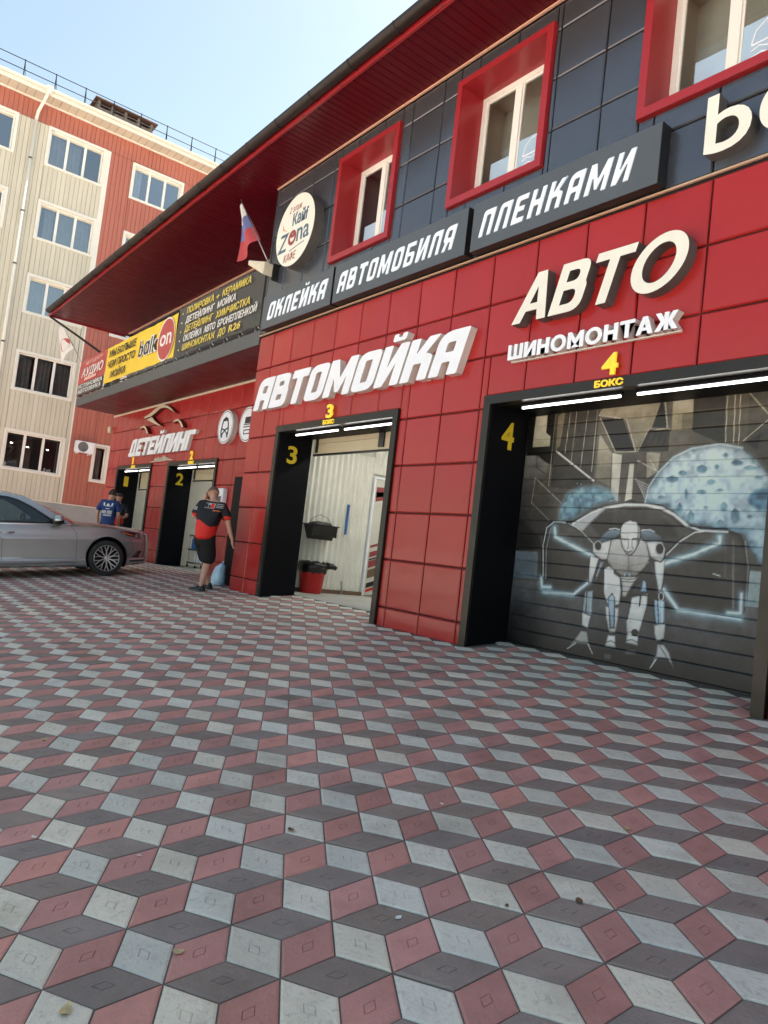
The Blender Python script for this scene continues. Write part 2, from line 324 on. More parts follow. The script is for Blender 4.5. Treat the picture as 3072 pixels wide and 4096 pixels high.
def _to_mesh(c, depth, name, mats):
    o = bpy.data.objects.new('tmp', c); COL.objects.link(o)
    me = bpy.data.meshes.new_from_object(o); bpy.data.objects.remove(o); me.name = name
    me.materials.clear()
    for m in (mats if isinstance(mats, (list, tuple)) else [mats]): me.materials.append(m)
    # stand up: local x right, z up, front face towards -y at y = -depth, back at 0
    n = len(me.vertices); co = np.empty(n * 3, 'f'); me.vertices.foreach_get('co', co); co = co.reshape(-1, 3)
    co = np.stack([co[:, 0], -(co[:, 2] + depth / 2), co[:, 1]], 1); me.vertices.foreach_set('co', co.ravel()); me.update()
    if len(me.materials) > 1: me.polygons.foreach_set('material_index', [0 if p.normal.y < -.7 else 1 for p in me.polygons])
    me.polygons.foreach_set('use_smooth', [False] * len(me.polygons)); me.update()
    return me
def bounds(me):
    n = len(me.vertices); co = np.empty(n * 3, 'f'); me.vertices.foreach_get('co', co); co = co.reshape(-1, 3); return co.min(0), co.max(0)
def block_word(txt, x0, x1, z0, z1, y, depth, mats, parent, shear=.22, gap=.07, name='letter', GL=GL, sharp=False, thin=0.0):
    """Heavy square italic letters cut from sheet, each letter an object."""
    h = z1 - z0; adv = sum(GL[c][1] for c in txt) + gap * (len(txt) - 1) + shear
    sx = (x1 - x0) / adv; u = 0.0; out = []
    for ch in txt:
        loops, w = GL[ch]
        lp = [[((u + p[0] + p[1] * shear) * sx, p[1] * h) for p in rnd_loop([(*q[:2], q[2] if len(q) > 2 else (.004 if sharp else .03)) for q in l])] for l in loops]
        ox = min(p[0] for p in lp[0]); lp = [[(p[0] - ox, p[1]) for p in l] for l in lp]
        o = bpy.data.objects.new(name, curve_mesh(lp, depth, name, mats, thin)); link(o, parent); o.location = (x0 + ox, y, z0); out.append(o)
        u += w + gap
    return out
def font_word(txt, x0, x1, z0, z1, y, depth, mats, parent, bold=0.0, shear=0.0, name='letter', join=False, spacing=1.0, capz=.728, xs=None):
    """Sans letters fitted into a box (x0..x1, baseline z0, cap height z1)."""
    me = font_mesh(txt, 0.01, 'tmp', mats, bold, shear, spacing); a, b = bounds(me); bpy.data.meshes.remove(me)
    sx = (x1 - x0) / (b[0] - a[0]); sz = (z1 - z0) / capz
    if join:
        me = font_mesh(txt, depth, name, mats, bold, shear, spacing); o = bpy.data.objects.new(name, me); link(o, parent)
        n = len(me.vertices); co = np.empty(n * 3, 'f'); me.vertices.foreach_get('co', co); co = co.reshape(-1, 3)
        co[:, 0] = (co[:, 0] - a[0]) * sx; co[:, 2] *= sz; me.vertices.foreach_set('co', co.ravel()); me.update(); o.location = (x0, y, z0); return o
    for i, ch in enumerate(txt):
        if ch == ' ': continue
        pre = font_mesh(txt[:i + 1], 0.01, 'tmp', mats, bold, shear, spacing); pb = bounds(pre)[1][0]; bpy.data.meshes.remove(pre)
        me = font_mesh(ch, depth, name, mats, bold, shear); ca, cb = bounds(me)
        n = len(me.vertices); co = np.empty(n * 3, 'f'); me.vertices.foreach_get('co', co); co = co.reshape(-1, 3)
        co[:, 0] = (co[:, 0] - ca[0]) * sx; co[:, 2] *= sz; me.vertices.foreach_set('co', co.ravel()); me.update()
        o = bpy.data.objects.new(name, me); link(o, parent); o.location = (x0 + (pb - (cb[0] - ca[0]) - a[0]) * sx, y, z0)

# colours of the spray-painted door: filled shapes and strokes in metres on the door
MURAL=[
('P',[(-5.679,2.683),(-2.903,2.678),(-2.867,1.096),(-5.682,0.769)],(104,95,80),(72,67,60),4,0),
('P',[(-5.684,1.084),(-5.294,1.097),(-5.27,0.797),(-5.684,0.785)],(100,112,116),(84,96,100),4,0),
('P',[(-5.825,0.772),(-2.843,0.8),(-2.838,0.008),(-5.75,0.048)],(92,92,91),(40,40,42),20,0),
('P',[(-5.65,2.67),(-5.233,2.669),(-5.192,2.057),(-5.601,2.16)],(26,23,19),(26,23,19),4,0),
('P',[(-5.521,2.622),(-5.356,2.623),(-5.349,2.425),(-5.284,2.379),(-5.28,2.271),(-5.528,2.271)],(196,184,148),(170,158,122),4,0),
('P',[(-5.619,2.176),(-5.448,2.173),(-5.258,2.059),(-5.321,1.906),(-5.619,1.931)],(128,123,112),(95,90,82),4,0),
('P',[(-5.633,1.932),(-5.441,1.918),(-5.458,1.637),(-5.159,1.439),(-5.24,1.274),(-5.641,1.276),(-5.631,1.508)],(88,83,76),(66,62,57),4,0),
('P',[(-5.642,1.487),(-5.288,1.252),(-5.247,1.132),(-5.67,1.085)],(58,54,50),(58,54,50),4,0),
('L',[(-5.441,1.918),(-5.047,1.642)],(150,145,130),6,4,1.0),
('L',[(-5.458,1.637),(-5.185,1.448)],(135,130,118),6,4,1.0),
('L',[(-5.441,1.918),(-5.458,1.637)],(140,135,122),6,4,1.0),
('L',[(-5.448,2.173),(-5.435,2.033),(-5.241,1.925)],(60,56,50),6,4,1.0),
('P',[(-5.238,2.665),(-4.665,2.662),(-4.67,1.762),(-5.206,1.813)],(82,72,56),(70,64,54),4,0),
('L',[(-5.124,2.665),(-5.188,2.23)],(176,164,132),5,4,1.0),
('L',[(-5.038,2.663),(-5.062,2.184)],(176,164,132),5,4,1.0),
('L',[(-4.96,2.664),(-4.964,2.1)],(176,164,132),5,4,1.0),
('L',[(-4.809,2.674),(-4.839,2.017)],(176,164,132),5,4,1.0),
('L',[(-4.689,2.674),(-4.695,1.974)],(176,164,132),5,4,1.0),
('L',[(-5.237,2.661),(-5.238,1.823)],(176,164,132),5,4,1.0),
('P',[(-5.204,2.6),(-5.11,2.653),(-5.138,2.268),(-5.193,2.23)],(120,108,84),(120,108,84),4,0),
('L',[(-5.18,2.209),(-4.656,1.877)],(226,222,208),14,6,1.0),
('P',[(-4.604,2.666),(-3.957,2.673),(-4.027,2.393),(-4.065,2.377),(-4.195,2.165),(-4.334,2.49),(-4.673,2.575)],(150,138,112),(112,102,82),4,0),
('P',[(-4.645,2.53),(-4.38,2.516),(-4.205,2.165),(-4.428,2.172)],(52,47,40),(52,47,40),4,0),
('L',[(-4.672,2.565),(-4.335,2.499),(-4.195,2.165),(-4.427,2.168),(-4.645,2.53)],(190,178,150),6,4,1.0),
('P',[(-3.957,2.667),(-3.876,2.382),(-4.037,2.393)],(36,33,28),(36,33,28),4,0),
('P',[(-4.071,2.378),(-3.846,2.362),(-3.844,2.149),(-4.174,2.164)],(66,60,50),(66,60,50),4,0),
('L',[(-4.109,2.216),(-4.053,2.358)],(36,32,26),8,4,1.0),
('L',[(-4.038,2.212),(-3.993,2.347)],(36,32,26),8,4,1.0),
('L',[(-3.969,2.209),(-3.933,2.336)],(36,32,26),8,4,1.0),
('L',[(-3.901,2.205),(-3.874,2.325)],(36,32,26),8,4,1.0),
('L',[(-4.174,2.164),(-4.071,2.378),(-3.846,2.366)],(170,160,132),5,4,1.0),
('L',[(-3.928,2.669),(-3.876,2.382)],(190,178,146),8,4,1.0),
('P',[(-3.841,2.664),(-3.635,2.66),(-3.62,2.343),(-3.829,2.343)],(168,156,124),(140,128,98),4,0),
('P',[(-3.732,2.503),(-3.621,2.502),(-3.617,2.346),(-3.727,2.35)],(120,108,82),(120,108,82),4,0),
('P',[(-4.459,2.158),(-4.346,2.134),(-4.346,1.665),(-4.428,1.705)],(196,188,160),(170,164,142),4,0),
('P',[(-4.638,2.369),(-4.465,2.158),(-4.453,1.818),(-4.64,1.896)],(150,140,116),(110,102,86),4,0),
('P',[(-4.248,2.038),(-4.198,2.036),(-4.189,1.648),(-4.264,1.648)],(188,180,156),(188,180,156),4,0),
('P',[(-4.072,2.15),(-3.923,2.135),(-3.934,1.957),(-4.045,1.887)],(140,132,112),(140,132,112),4,0),
('L',[(-4.176,1.889),(-4.018,1.824)],(190,190,180),4,4,1.0),
('L',[(-4.157,1.864),(-4.024,1.799)],(190,190,180),4,4,1.0),
('L',[(-4.138,1.838),(-4.029,1.774)],(190,190,180),4,4,1.0),
('L',[(-4.119,1.812),(-4.034,1.749)],(190,190,180),4,4,1.0),
('L',[(-4.1,1.787),(-4.04,1.724)],(190,190,180),4,4,1.0),
('L',[(-4.081,1.762),(-4.045,1.699)],(190,190,180),4,4,1.0),
('L',[(-4.165,2.072),(-3.893,1.938)],(190,185,165),6,4,1.0),
('L',[(-4.023,2.067),(-3.955,1.975)],(200,195,175),5,4,1.0),
('P',[(-3.633,2.677),(-3.313,2.673),(-3.286,2.174),(-3.619,2.329)],(72,62,46),(62,54,42),4,0),
('P',[(-3.313,2.676),(-2.903,2.67),(-2.872,1.902),(-3.209,2.203)],(92,83,66),(76,70,58),4,0),
('P',[(-3.331,2.644),(-3.118,2.646),(-3.104,2.197),(-3.308,2.2)],(104,94,72),(90,82,66),4,0),
('L',[(-3.245,2.652),(-3.222,2.195)],(182,170,134),7,4,1.0),
('L',[(-3.196,2.65),(-3.175,2.181)],(182,170,134),5,4,1.0),
('L',[(-3.144,2.665),(-2.946,2.435)],(182,170,134),6,4,1.0),
('L',[(-3.16,2.192),(-2.942,2.379)],(182,170,134),6,4,1.0),
('L',[(-3.315,2.659),(-3.296,2.207)],(182,170,134),6,4,1.0),
('P',[(-3.128,2.198),(-2.985,2.27),(-3.012,2.128)],(58,54,46),(58,54,46),4,0),
('P',[(-4.054,1.636),(-4.026,1.806),(-3.934,1.957),(-3.795,2.094),(-3.618,2.174),(-3.342,2.2),(-3.14,2.15),(-3.005,2.048),(-2.87,1.886),(-2.81,1.131),(-2.931,1.145),(-3.075,1.379),(-3.624,1.471),(-3.823,1.622)],(176,200,206),(122,162,182),24,120),
('P',[(-3.711,1.883),(-3.716,1.868),(-3.732,1.856),(-3.757,1.849),(-3.785,1.85),(-3.811,1.857),(-3.83,1.869),(-3.838,1.885),(-3.833,1.9),(-3.817,1.912),(-3.792,1.918),(-3.763,1.917),(-3.737,1.91),(-3.719,1.898)],(92,124,136),(112,146,158),9,0),
('L',[(-3.84,1.906),(-3.778,1.924),(-3.713,1.904)],(208,230,234),6,6,1.0),
('P',[(-3.441,1.971),(-3.444,1.954),(-3.458,1.94),(-3.478,1.933),(-3.501,1.933),(-3.523,1.941),(-3.539,1.956),(-3.546,1.974),(-3.542,1.992),(-3.529,2.005),(-3.509,2.013),(-3.485,2.012),(-3.463,2.003),(-3.448,1.989)],(92,124,136),(112,146,158),9,0),
('L',[(-3.548,1.998),(-3.497,2.019),(-3.443,1.995)],(208,230,234),6,6,1.0),
('P',[(-3.351,1.853),(-3.355,1.841),(-3.366,1.832),(-3.383,1.827),(-3.403,1.827),(-3.422,1.833),(-3.435,1.842),(-3.44,1.854),(-3.437,1.865),(-3.425,1.874),(-3.408,1.879),(-3.388,1.879),(-3.37,1.874),(-3.357,1.864)],(92,124,136),(112,146,158),9,0),
('L',[(-3.442,1.87),(-3.398,1.884),(-3.353,1.869)],(208,230,234),6,6,1.0),
('P',[(-3.333,1.99),(-3.335,1.979),(-3.34,1.969),(-3.349,1.965),(-3.36,1.965),(-3.37,1.97),(-3.377,1.98),(-3.381,1.991),(-3.38,2.003),(-3.374,2.012),(-3.365,2.017),(-3.354,2.017),(-3.344,2.011),(-3.337,2.002)],(92,124,136),(112,146,158),9,0),
('L',[(-3.382,2.007),(-3.36,2.021),(-3.335,2.006)],(208,230,234),6,6,1.0),
('P',[(-3.005,1.968),(-3.009,1.957),(-3.023,1.949),(-3.044,1.944),(-3.068,1.945),(-3.09,1.95),(-3.106,1.96),(-3.112,1.971),(-3.108,1.982),(-3.093,1.991),(-3.072,1.995),(-3.048,1.994),(-3.027,1.989),(-3.011,1.979)],(92,124,136),(112,146,158),9,0),
('L',[(-3.114,1.986),(-3.061,1.999),(-3.006,1.983)],(208,230,234),6,6,1.0),
('P',[(-3.122,2.016),(-3.127,2.005),(-3.141,1.995),(-3.163,1.991),(-3.187,1.991),(-3.21,1.998),(-3.226,2.008),(-3.233,2.02),(-3.228,2.032),(-3.214,2.041),(-3.192,2.046),(-3.167,2.045),(-3.145,2.039),(-3.129,2.029)],(92,124,136),(112,146,158),9,0),
('L',[(-3.234,2.037),(-3.18,2.05),(-3.124,2.033)],(208,230,234),6,6,1.0),
('P',[(-3.638,1.937),(-3.64,1.923),(-3.65,1.913),(-3.666,1.907),(-3.684,1.907),(-3.7,1.914),(-3.713,1.925),(-3.718,1.938),(-3.715,1.952),(-3.705,1.962),(-3.69,1.968),(-3.672,1.968),(-3.655,1.961),(-3.643,1.95)],(92,124,136),(112,146,158),9,0),
('L',[(-3.72,1.957),(-3.681,1.973),(-3.639,1.955)],(208,230,234),6,6,1.0),
('P',[(-3.262,2.09),(-3.263,2.079),(-3.268,2.07),(-3.275,2.065),(-3.284,2.065),(-3.293,2.071),(-3.299,2.08),(-3.302,2.092),(-3.301,2.103),(-3.296,2.112),(-3.289,2.117),(-3.28,2.117),(-3.271,2.111),(-3.265,2.102)],(92,124,136),(112,146,158),9,0),
('L',[(-3.304,2.108),(-3.285,2.121),(-3.263,2.106)],(208,230,234),6,6,1.0),
('P',[(-2.943,1.887),(-2.946,1.879),(-2.955,1.873),(-2.968,1.869),(-2.983,1.87),(-2.997,1.873),(-3.007,1.88),(-3.011,1.889),(-3.008,1.897),(-2.999,1.903),(-2.986,1.907),(-2.971,1.906),(-2.957,1.902),(-2.947,1.896)],(92,124,136),(112,146,158),9,0),
('L',[(-3.012,1.9),(-2.979,1.91),(-2.944,1.899)],(208,230,234),6,6,1.0),
('P',[(-3.523,1.534),(-3.524,1.509),(-3.532,1.489),(-3.545,1.477),(-3.561,1.477),(-3.576,1.487),(-3.588,1.507),(-3.594,1.532),(-3.592,1.557),(-3.584,1.577),(-3.571,1.589),(-3.555,1.589),(-3.54,1.578),(-3.528,1.558)],(92,124,136),(112,146,158),9,0),
('L',[(-3.597,1.566),(-3.564,1.599),(-3.526,1.568)],(208,230,234),6,6,1.0),
('P',[(-3.405,1.62),(-3.407,1.611),(-3.412,1.604),(-3.42,1.6),(-3.429,1.6),(-3.437,1.604),(-3.444,1.611),(-3.447,1.619),(-3.445,1.628),(-3.44,1.635),(-3.432,1.639),(-3.423,1.639),(-3.415,1.635),(-3.408,1.629)],(92,124,136),(112,146,158),9,0),
('L',[(-3.448,1.631),(-3.428,1.643),(-3.406,1.632)],(208,230,234),6,6,1.0),
('P',[(-3.225,1.631),(-3.227,1.611),(-3.234,1.595),(-3.247,1.586),(-3.262,1.586),(-3.276,1.595),(-3.286,1.61),(-3.291,1.63),(-3.29,1.65),(-3.282,1.666),(-3.269,1.675),(-3.255,1.675),(-3.241,1.667),(-3.23,1.651)],(92,124,136),(112,146,158),9,0),
('L',[(-3.294,1.658),(-3.263,1.683),(-3.228,1.658)],(208,230,234),6,6,1.0),
('P',[(-3.112,1.553),(-3.113,1.522),(-3.123,1.497),(-3.138,1.483),(-3.157,1.483),(-3.175,1.496),(-3.188,1.52),(-3.195,1.551),(-3.194,1.582),(-3.184,1.607),(-3.169,1.621),(-3.15,1.621),(-3.132,1.608),(-3.118,1.583)],(92,124,136),(112,146,158),9,0),
('L',[(-3.199,1.593),(-3.16,1.633),(-3.115,1.595)],(208,230,234),6,6,1.0),
('P',[(-3.004,1.548),(-3.006,1.538),(-3.011,1.53),(-3.019,1.526),(-3.029,1.525),(-3.038,1.529),(-3.045,1.537),(-3.048,1.547),(-3.047,1.556),(-3.041,1.564),(-3.033,1.569),(-3.023,1.569),(-3.014,1.565),(-3.007,1.557)],(92,124,136),(112,146,158),9,0),
('L',[(-3.049,1.56),(-3.028,1.573),(-3.005,1.561)],(208,230,234),6,6,1.0),
('P',[(-3.605,1.744),(-3.604,1.719),(-3.607,1.699),(-3.613,1.688),(-3.621,1.688),(-3.63,1.699),(-3.637,1.719),(-3.641,1.744),(-3.642,1.77),(-3.638,1.79),(-3.632,1.801),(-3.624,1.801),(-3.616,1.79),(-3.609,1.77)],(92,124,136),(112,146,158),9,0),
('L',[(-3.644,1.779),(-3.629,1.811),(-3.608,1.779)],(208,230,234),6,6,1.0),
('P',[(-3.422,1.761),(-3.426,1.751),(-3.439,1.743),(-3.46,1.739),(-3.483,1.739),(-3.505,1.743),(-3.52,1.751),(-3.526,1.761),(-3.522,1.772),(-3.508,1.78),(-3.487,1.784),(-3.464,1.784),(-3.443,1.78),(-3.428,1.772)],(92,124,136),(112,146,158),9,0),
('L',[(-3.528,1.776),(-3.476,1.789),(-3.423,1.776)],(208,230,234),6,6,1.0),
('P',[(-3.268,1.778),(-3.271,1.771),(-3.28,1.765),(-3.295,1.762),(-3.311,1.762),(-3.326,1.765),(-3.337,1.771),(-3.341,1.778),(-3.338,1.785),(-3.329,1.791),(-3.314,1.794),(-3.298,1.794),(-3.283,1.791),(-3.272,1.785)],(92,124,136),(112,146,158),9,0),
('L',[(-3.342,1.788),(-3.306,1.797),(-3.269,1.788)],(208,230,234),6,6,1.0),
('P',[(-3.836,1.709),(-3.838,1.698),(-3.847,1.69),(-3.86,1.685),(-3.876,1.685),(-3.89,1.689),(-3.9,1.698),(-3.905,1.709),(-3.902,1.719),(-3.894,1.728),(-3.88,1.733),(-3.865,1.733),(-3.851,1.728),(-3.84,1.72)],(92,124,136),(112,146,158),9,0),
('L',[(-3.906,1.723),(-3.873,1.737),(-3.837,1.724)],(208,230,234),6,6,1.0),
('P',[(-3.648,1.607),(-3.648,1.582),(-3.653,1.562),(-3.662,1.55),(-3.673,1.55),(-3.685,1.561),(-3.694,1.581),(-3.699,1.606),(-3.699,1.632),(-3.694,1.652),(-3.684,1.664),(-3.673,1.664),(-3.662,1.653),(-3.653,1.632)],(92,124,136),(112,146,158),9,0),
('L',[(-3.702,1.641),(-3.68,1.674),(-3.651,1.642)],(208,230,234),6,6,1.0),
('P',[(-3.249,1.484),(-3.25,1.467),(-3.257,1.453),(-3.268,1.445),(-3.281,1.445),(-3.294,1.452),(-3.304,1.465),(-3.308,1.482),(-3.307,1.499),(-3.3,1.513),(-3.288,1.521),(-3.275,1.521),(-3.262,1.514),(-3.253,1.501)],(92,124,136),(112,146,158),9,0),
('L',[(-3.31,1.506),(-3.282,1.528),(-3.251,1.508)],(208,230,234),6,6,1.0),
('P',[(-2.782,1.7),(-2.791,1.658),(-2.826,1.624),(-2.878,1.605),(-2.938,1.604),(-2.995,1.621),(-3.037,1.655),(-3.054,1.698),(-3.044,1.741),(-3.008,1.775),(-2.954,1.794),(-2.893,1.793),(-2.837,1.775),(-2.798,1.741)],(88,128,150),(70,110,135),16,0),
('L',[(-4.039,1.643),(-4.016,1.806),(-3.924,1.953),(-3.785,2.089),(-3.609,2.166),(-3.341,2.193),(-3.14,2.147)],(205,226,230),9,18,0.7),
('P',[(-5.047,1.443),(-5.052,1.582),(-4.974,1.742),(-4.815,1.811),(-4.586,1.819),(-4.425,1.762),(-4.348,1.684),(-4.522,1.648),(-4.76,1.548),(-4.866,1.448)],(118,156,170),(96,128,142),40,0),
('L',[(-4.486,1.714),(-4.479,1.71)],(196,214,218),4,5,0.8),
('L',[(-4.907,1.692),(-4.9,1.688)],(196,214,218),4,5,0.8),
('L',[(-4.419,1.675),(-4.412,1.671)],(196,214,218),4,5,0.8),
('L',[(-4.851,1.758),(-4.844,1.754)],(196,214,218),4,5,0.8),
('L',[(-4.864,1.853),(-4.856,1.849)],(196,214,218),4,5,0.8),
('L',[(-4.615,1.717),(-4.608,1.713)],(196,214,218),4,5,0.8),
('L',[(-4.514,1.7),(-4.507,1.697)],(196,214,218),4,5,0.8),
('L',[(-4.809,1.843),(-4.801,1.839)],(196,214,218),4,5,0.8),
('L',[(-4.847,1.668),(-4.84,1.664)],(196,214,218),4,5,0.8),
('L',[(-4.719,1.794),(-4.711,1.791)],(196,214,218),4,5,0.8),
('L',[(-4.653,1.782),(-4.646,1.779)],(196,214,218),4,5,0.8),
('L',[(-4.72,1.755),(-4.713,1.751)],(196,214,218),4,5,0.8),
('L',[(-4.705,1.734),(-4.697,1.73)],(196,214,218),4,5,0.8),
('L',[(-4.835,1.728),(-4.827,1.724)],(196,214,218),4,5,0.8),
('L',[(-4.928,1.724),(-4.921,1.72)],(196,214,218),4,5,0.8),
('L',[(-4.435,1.868),(-4.428,1.864)],(196,214,218),4,5,0.8),
('L',[(-4.777,1.772),(-4.77,1.768)],(196,214,218),4,5,0.8),
('L',[(-4.673,1.703),(-4.666,1.699)],(196,214,218),4,5,0.8),
('L',[(-4.883,1.733),(-4.876,1.729)],(196,214,218),4,5,0.8),
('L',[(-4.582,1.708),(-4.575,1.704)],(196,214,218),4,5,0.8),
('L',[(-4.453,1.729),(-4.446,1.725)],(196,214,218),4,5,0.8),
('L',[(-4.893,1.727),(-4.885,1.723)],(196,214,218),4,5,0.8),
('L',[(-4.436,1.842),(-4.429,1.838)],(196,214,218),4,5,0.8),
('L',[(-4.436,1.675),(-4.429,1.671)],(196,214,218),4,5,0.8),
('L',[(-4.56,1.696),(-4.553,1.693)],(196,214,218),4,5,0.8),
('L',[(-4.757,1.676),(-4.749,1.673)],(196,214,218),4,5,0.8),
('P',[(-2.985,1.089),(-2.859,1.089),(-2.864,0.787),(-2.994,0.789)],(140,160,160),(118,136,136),4,0),
('P',[(-5.203,0.794),(-5.247,1.092),(-5.238,1.325),(-5.164,1.439),(-4.867,1.458),(-4.645,1.551),(-4.518,1.61),(-4.265,1.655),(-4.204,1.674),(-4.141,1.656),(-3.902,1.638),(-3.743,1.571),(-3.624,1.471),(-3.459,1.419),(-3.207,1.427),(-3.092,1.394),(-3.023,1.271),(-2.988,1.085),(-2.997,0.742),(-3.045,0.657),(-3.601,0.676),(-4.772,0.678),(-5.162,0.674)],(82,77,71),(46,43,40),6,70),
('L',[(-4.265,1.659),(-4.205,1.681),(-4.131,1.658),(-3.863,1.635),(-3.725,1.568),(-3.615,1.472),(-3.443,1.424),(-3.208,1.434)],(22,21,20),8,4,1.0),
('P',[(-4.652,1.417),(-4.489,1.551),(-4.216,1.593),(-3.895,1.571),(-3.752,1.467),(-3.667,1.35),(-3.984,1.299),(-4.482,1.292)],(80,73,66),(58,53,48),14,0),
('L',[(-4.862,1.419),(-4.644,1.54),(-4.494,1.596),(-4.262,1.633),(-4.018,1.633),(-3.86,1.607),(-3.722,1.546),(-3.582,1.447)],(222,226,222),16,22,1.0),
('P',[(-4.862,1.419),(-4.643,1.532),(-4.492,1.581),(-4.634,1.456),(-4.736,1.347)],(190,196,192),(140,142,138),14,0),
('L',[(-3.582,1.447),(-3.459,1.41),(-3.206,1.408)],(210,218,218),10,12,1.0),
('L',[(-5.188,0.835),(-5.232,1.174),(-5.205,1.367),(-5.108,1.437),(-4.959,1.43),(-4.811,1.388),(-4.59,1.23)],(186,198,200),8,8,1.0),
('L',[(-5.15,0.819),(-5.183,1.136),(-5.149,1.359)],(120,128,128),8,10,1.0),
('L',[(-4.96,1.434),(-4.759,1.346),(-4.572,1.208)],(24,23,22),8,4,1.0),
('L',[(-3.763,1.17),(-3.644,1.3),(-3.506,1.391),(-3.423,1.403)],(198,208,208),7,8,1.0),
('L',[(-3.759,1.199),(-3.612,1.349)],(24,23,22),7,4,1.0),
('L',[(-3.047,1.333),(-3.002,1.115),(-3.0,0.788)],(128,134,134),7,10,1.0),
('L',[(-3.15,1.327),(-3.101,0.76)],(98,96,90),14,14,1.0),
('L',[(-3.212,1.291),(-3.196,1.019)],(86,83,78),10,14,1.0),
('L',[(-5.1,1.371),(-5.075,1.272),(-4.582,1.102)],(120,165,180),65,95,0.55),
('L',[(-5.1,1.371),(-5.075,1.272),(-4.582,1.102)],(150,190,202),28.6,40,0.7),
('L',[(-5.1,1.371),(-5.075,1.272),(-4.582,1.102)],(226,244,248),13,14,1.0),
('L',[(-3.77,1.09),(-3.508,1.191),(-3.266,1.305),(-3.271,1.361)],(120,165,180),80,95,0.55),
('L',[(-3.77,1.09),(-3.508,1.191),(-3.266,1.305),(-3.271,1.361)],(150,190,202),35.2,40,0.7),
('L',[(-3.77,1.09),(-3.508,1.191),(-3.266,1.305),(-3.271,1.361)],(226,244,248),16,14,1.0),
('L',[(-5.162,0.674),(-4.769,0.687),(-4.585,0.842)],(120,165,180),55,95,0.55),
('L',[(-5.162,0.674),(-4.769,0.687),(-4.585,0.842)],(150,190,202),24.200000000000003,40,0.7),
('L',[(-5.162,0.674),(-4.769,0.687),(-4.585,0.842)],(226,244,248),11,14,1.0),
('L',[(-3.761,0.847),(-3.602,0.68),(-3.03,0.669)],(120,165,180),55,95,0.55),
('L',[(-3.761,0.847),(-3.602,0.68),(-3.03,0.669)],(150,190,202),24.200000000000003,40,0.7),
('L',[(-3.761,0.847),(-3.602,0.68),(-3.03,0.669)],(226,244,248),11,14,1.0),
('L',[(-3.041,0.885),(-3.035,0.721),(-3.145,0.713)],(120,165,180),45,95,0.55),
('L',[(-3.041,0.885),(-3.035,0.721),(-3.145,0.713)],(150,190,202),19.8,40,0.7),
('L',[(-3.041,0.885),(-3.035,0.721),(-3.145,0.713)],(226,244,248),9,14,1.0),
('L',[(-5.212,0.823),(-5.189,0.723),(-5.079,0.731)],(120,165,180),50,95,0.55),
('L',[(-5.212,0.823),(-5.189,0.723),(-5.079,0.731)],(150,190,202),22.0,40,0.7),
('L',[(-5.212,0.823),(-5.189,0.723),(-5.079,0.731)],(226,244,248),10,14,1.0),
('L',[(-3.305,1.034),(-3.237,1.019)],(200,215,220),5,6,1.0),
('P',[(-4.549,1.254),(-4.479,1.335),(-4.41,1.387),(-4.274,1.388),(-4.275,1.329),(-4.366,1.272),(-4.517,1.227)],(104,118,124),(62,72,78),4,26),
('P',[(-4.064,1.391),(-3.956,1.4),(-3.831,1.345),(-3.806,1.29),(-3.978,1.272),(-4.044,1.304)],(104,118,124),(62,72,78),4,26),
('L',[(-4.409,1.385),(-4.343,1.392),(-4.283,1.384)],(214,218,214),8,4,1.0),
('L',[(-4.053,1.387),(-3.958,1.397),(-3.909,1.377)],(214,218,214),8,4,1.0),
('P',[(-4.609,1.107),(-4.5,1.083),(-4.533,0.93),(-4.562,0.815),(-4.601,0.827),(-4.609,0.999)],(198,200,194),(150,152,148),4,26),
('L',[(-4.609,1.107),(-4.609,0.999),(-4.601,0.827)],(34,34,34),5,4,1.0),
('P',[(-4.492,1.064),(-4.418,1.055),(-4.51,0.81),(-4.548,0.784),(-4.516,0.964)],(92,97,102),(60,64,68),4,26),
('L',[(-4.462,1.043),(-4.508,0.9)],(160,165,168),6,4,1.0),
('P',[(-3.882,1.098),(-3.772,1.126),(-3.769,1.028),(-3.777,0.828),(-3.811,0.805),(-3.86,0.96)],(196,198,192),(150,154,150),4,26),
('L',[(-3.769,1.028),(-3.777,0.828)],(34,34,34),6,4,1.0),
('L',[(-3.925,1.084),(-3.857,0.96),(-3.815,0.806)],(70,74,80),16,4,1.0),
('P',[(-4.631,0.738),(-4.53,0.759),(-4.51,0.533),(-4.55,0.361),(-4.634,0.391),(-4.643,0.575)],(118,130,136),(90,98,104),4,26),
('P',[(-4.639,0.519),(-4.531,0.501),(-4.549,0.361),(-4.631,0.391)],(186,186,178),(150,150,144),4,26),
('L',[(-4.604,0.73),(-4.594,0.538)],(40,42,44),9,4,1.0),
('L',[(-4.558,0.735),(-4.542,0.534)],(150,165,175),8,4,1.0),
('L',[(-4.639,0.521),(-4.531,0.501)],(34,34,34),6,4,1.0),
('P',[(-4.632,0.34),(-4.554,0.339),(-4.519,0.228),(-4.467,0.128),(-4.537,0.203),(-4.674,0.202),(-4.778,0.126),(-4.702,0.236)],(128,126,120),(110,106,98),4,26),
('L',[(-4.674,0.202),(-4.778,0.126)],(196,190,176),6,4,1.0),
('L',[(-4.533,0.217),(-4.468,0.129)],(196,190,176),6,4,1.0),
('L',[(-4.639,0.347),(-4.549,0.35)],(34,34,34),10,4,1.0),
('P',[(-3.849,0.743),(-3.741,0.744),(-3.716,0.545),(-3.806,0.509),(-3.839,0.626)],(132,166,190),(110,140,160),4,26),
('L',[(-3.813,0.738),(-3.78,0.536)],(34,34,34),8,4,1.0),
('L',[(-3.769,0.733),(-3.745,0.541)],(200,220,232),8,4,1.0),
('L',[(-3.848,0.738),(-3.834,0.597),(-3.806,0.511),(-3.718,0.543)],(34,34,34),7,4,1.0),
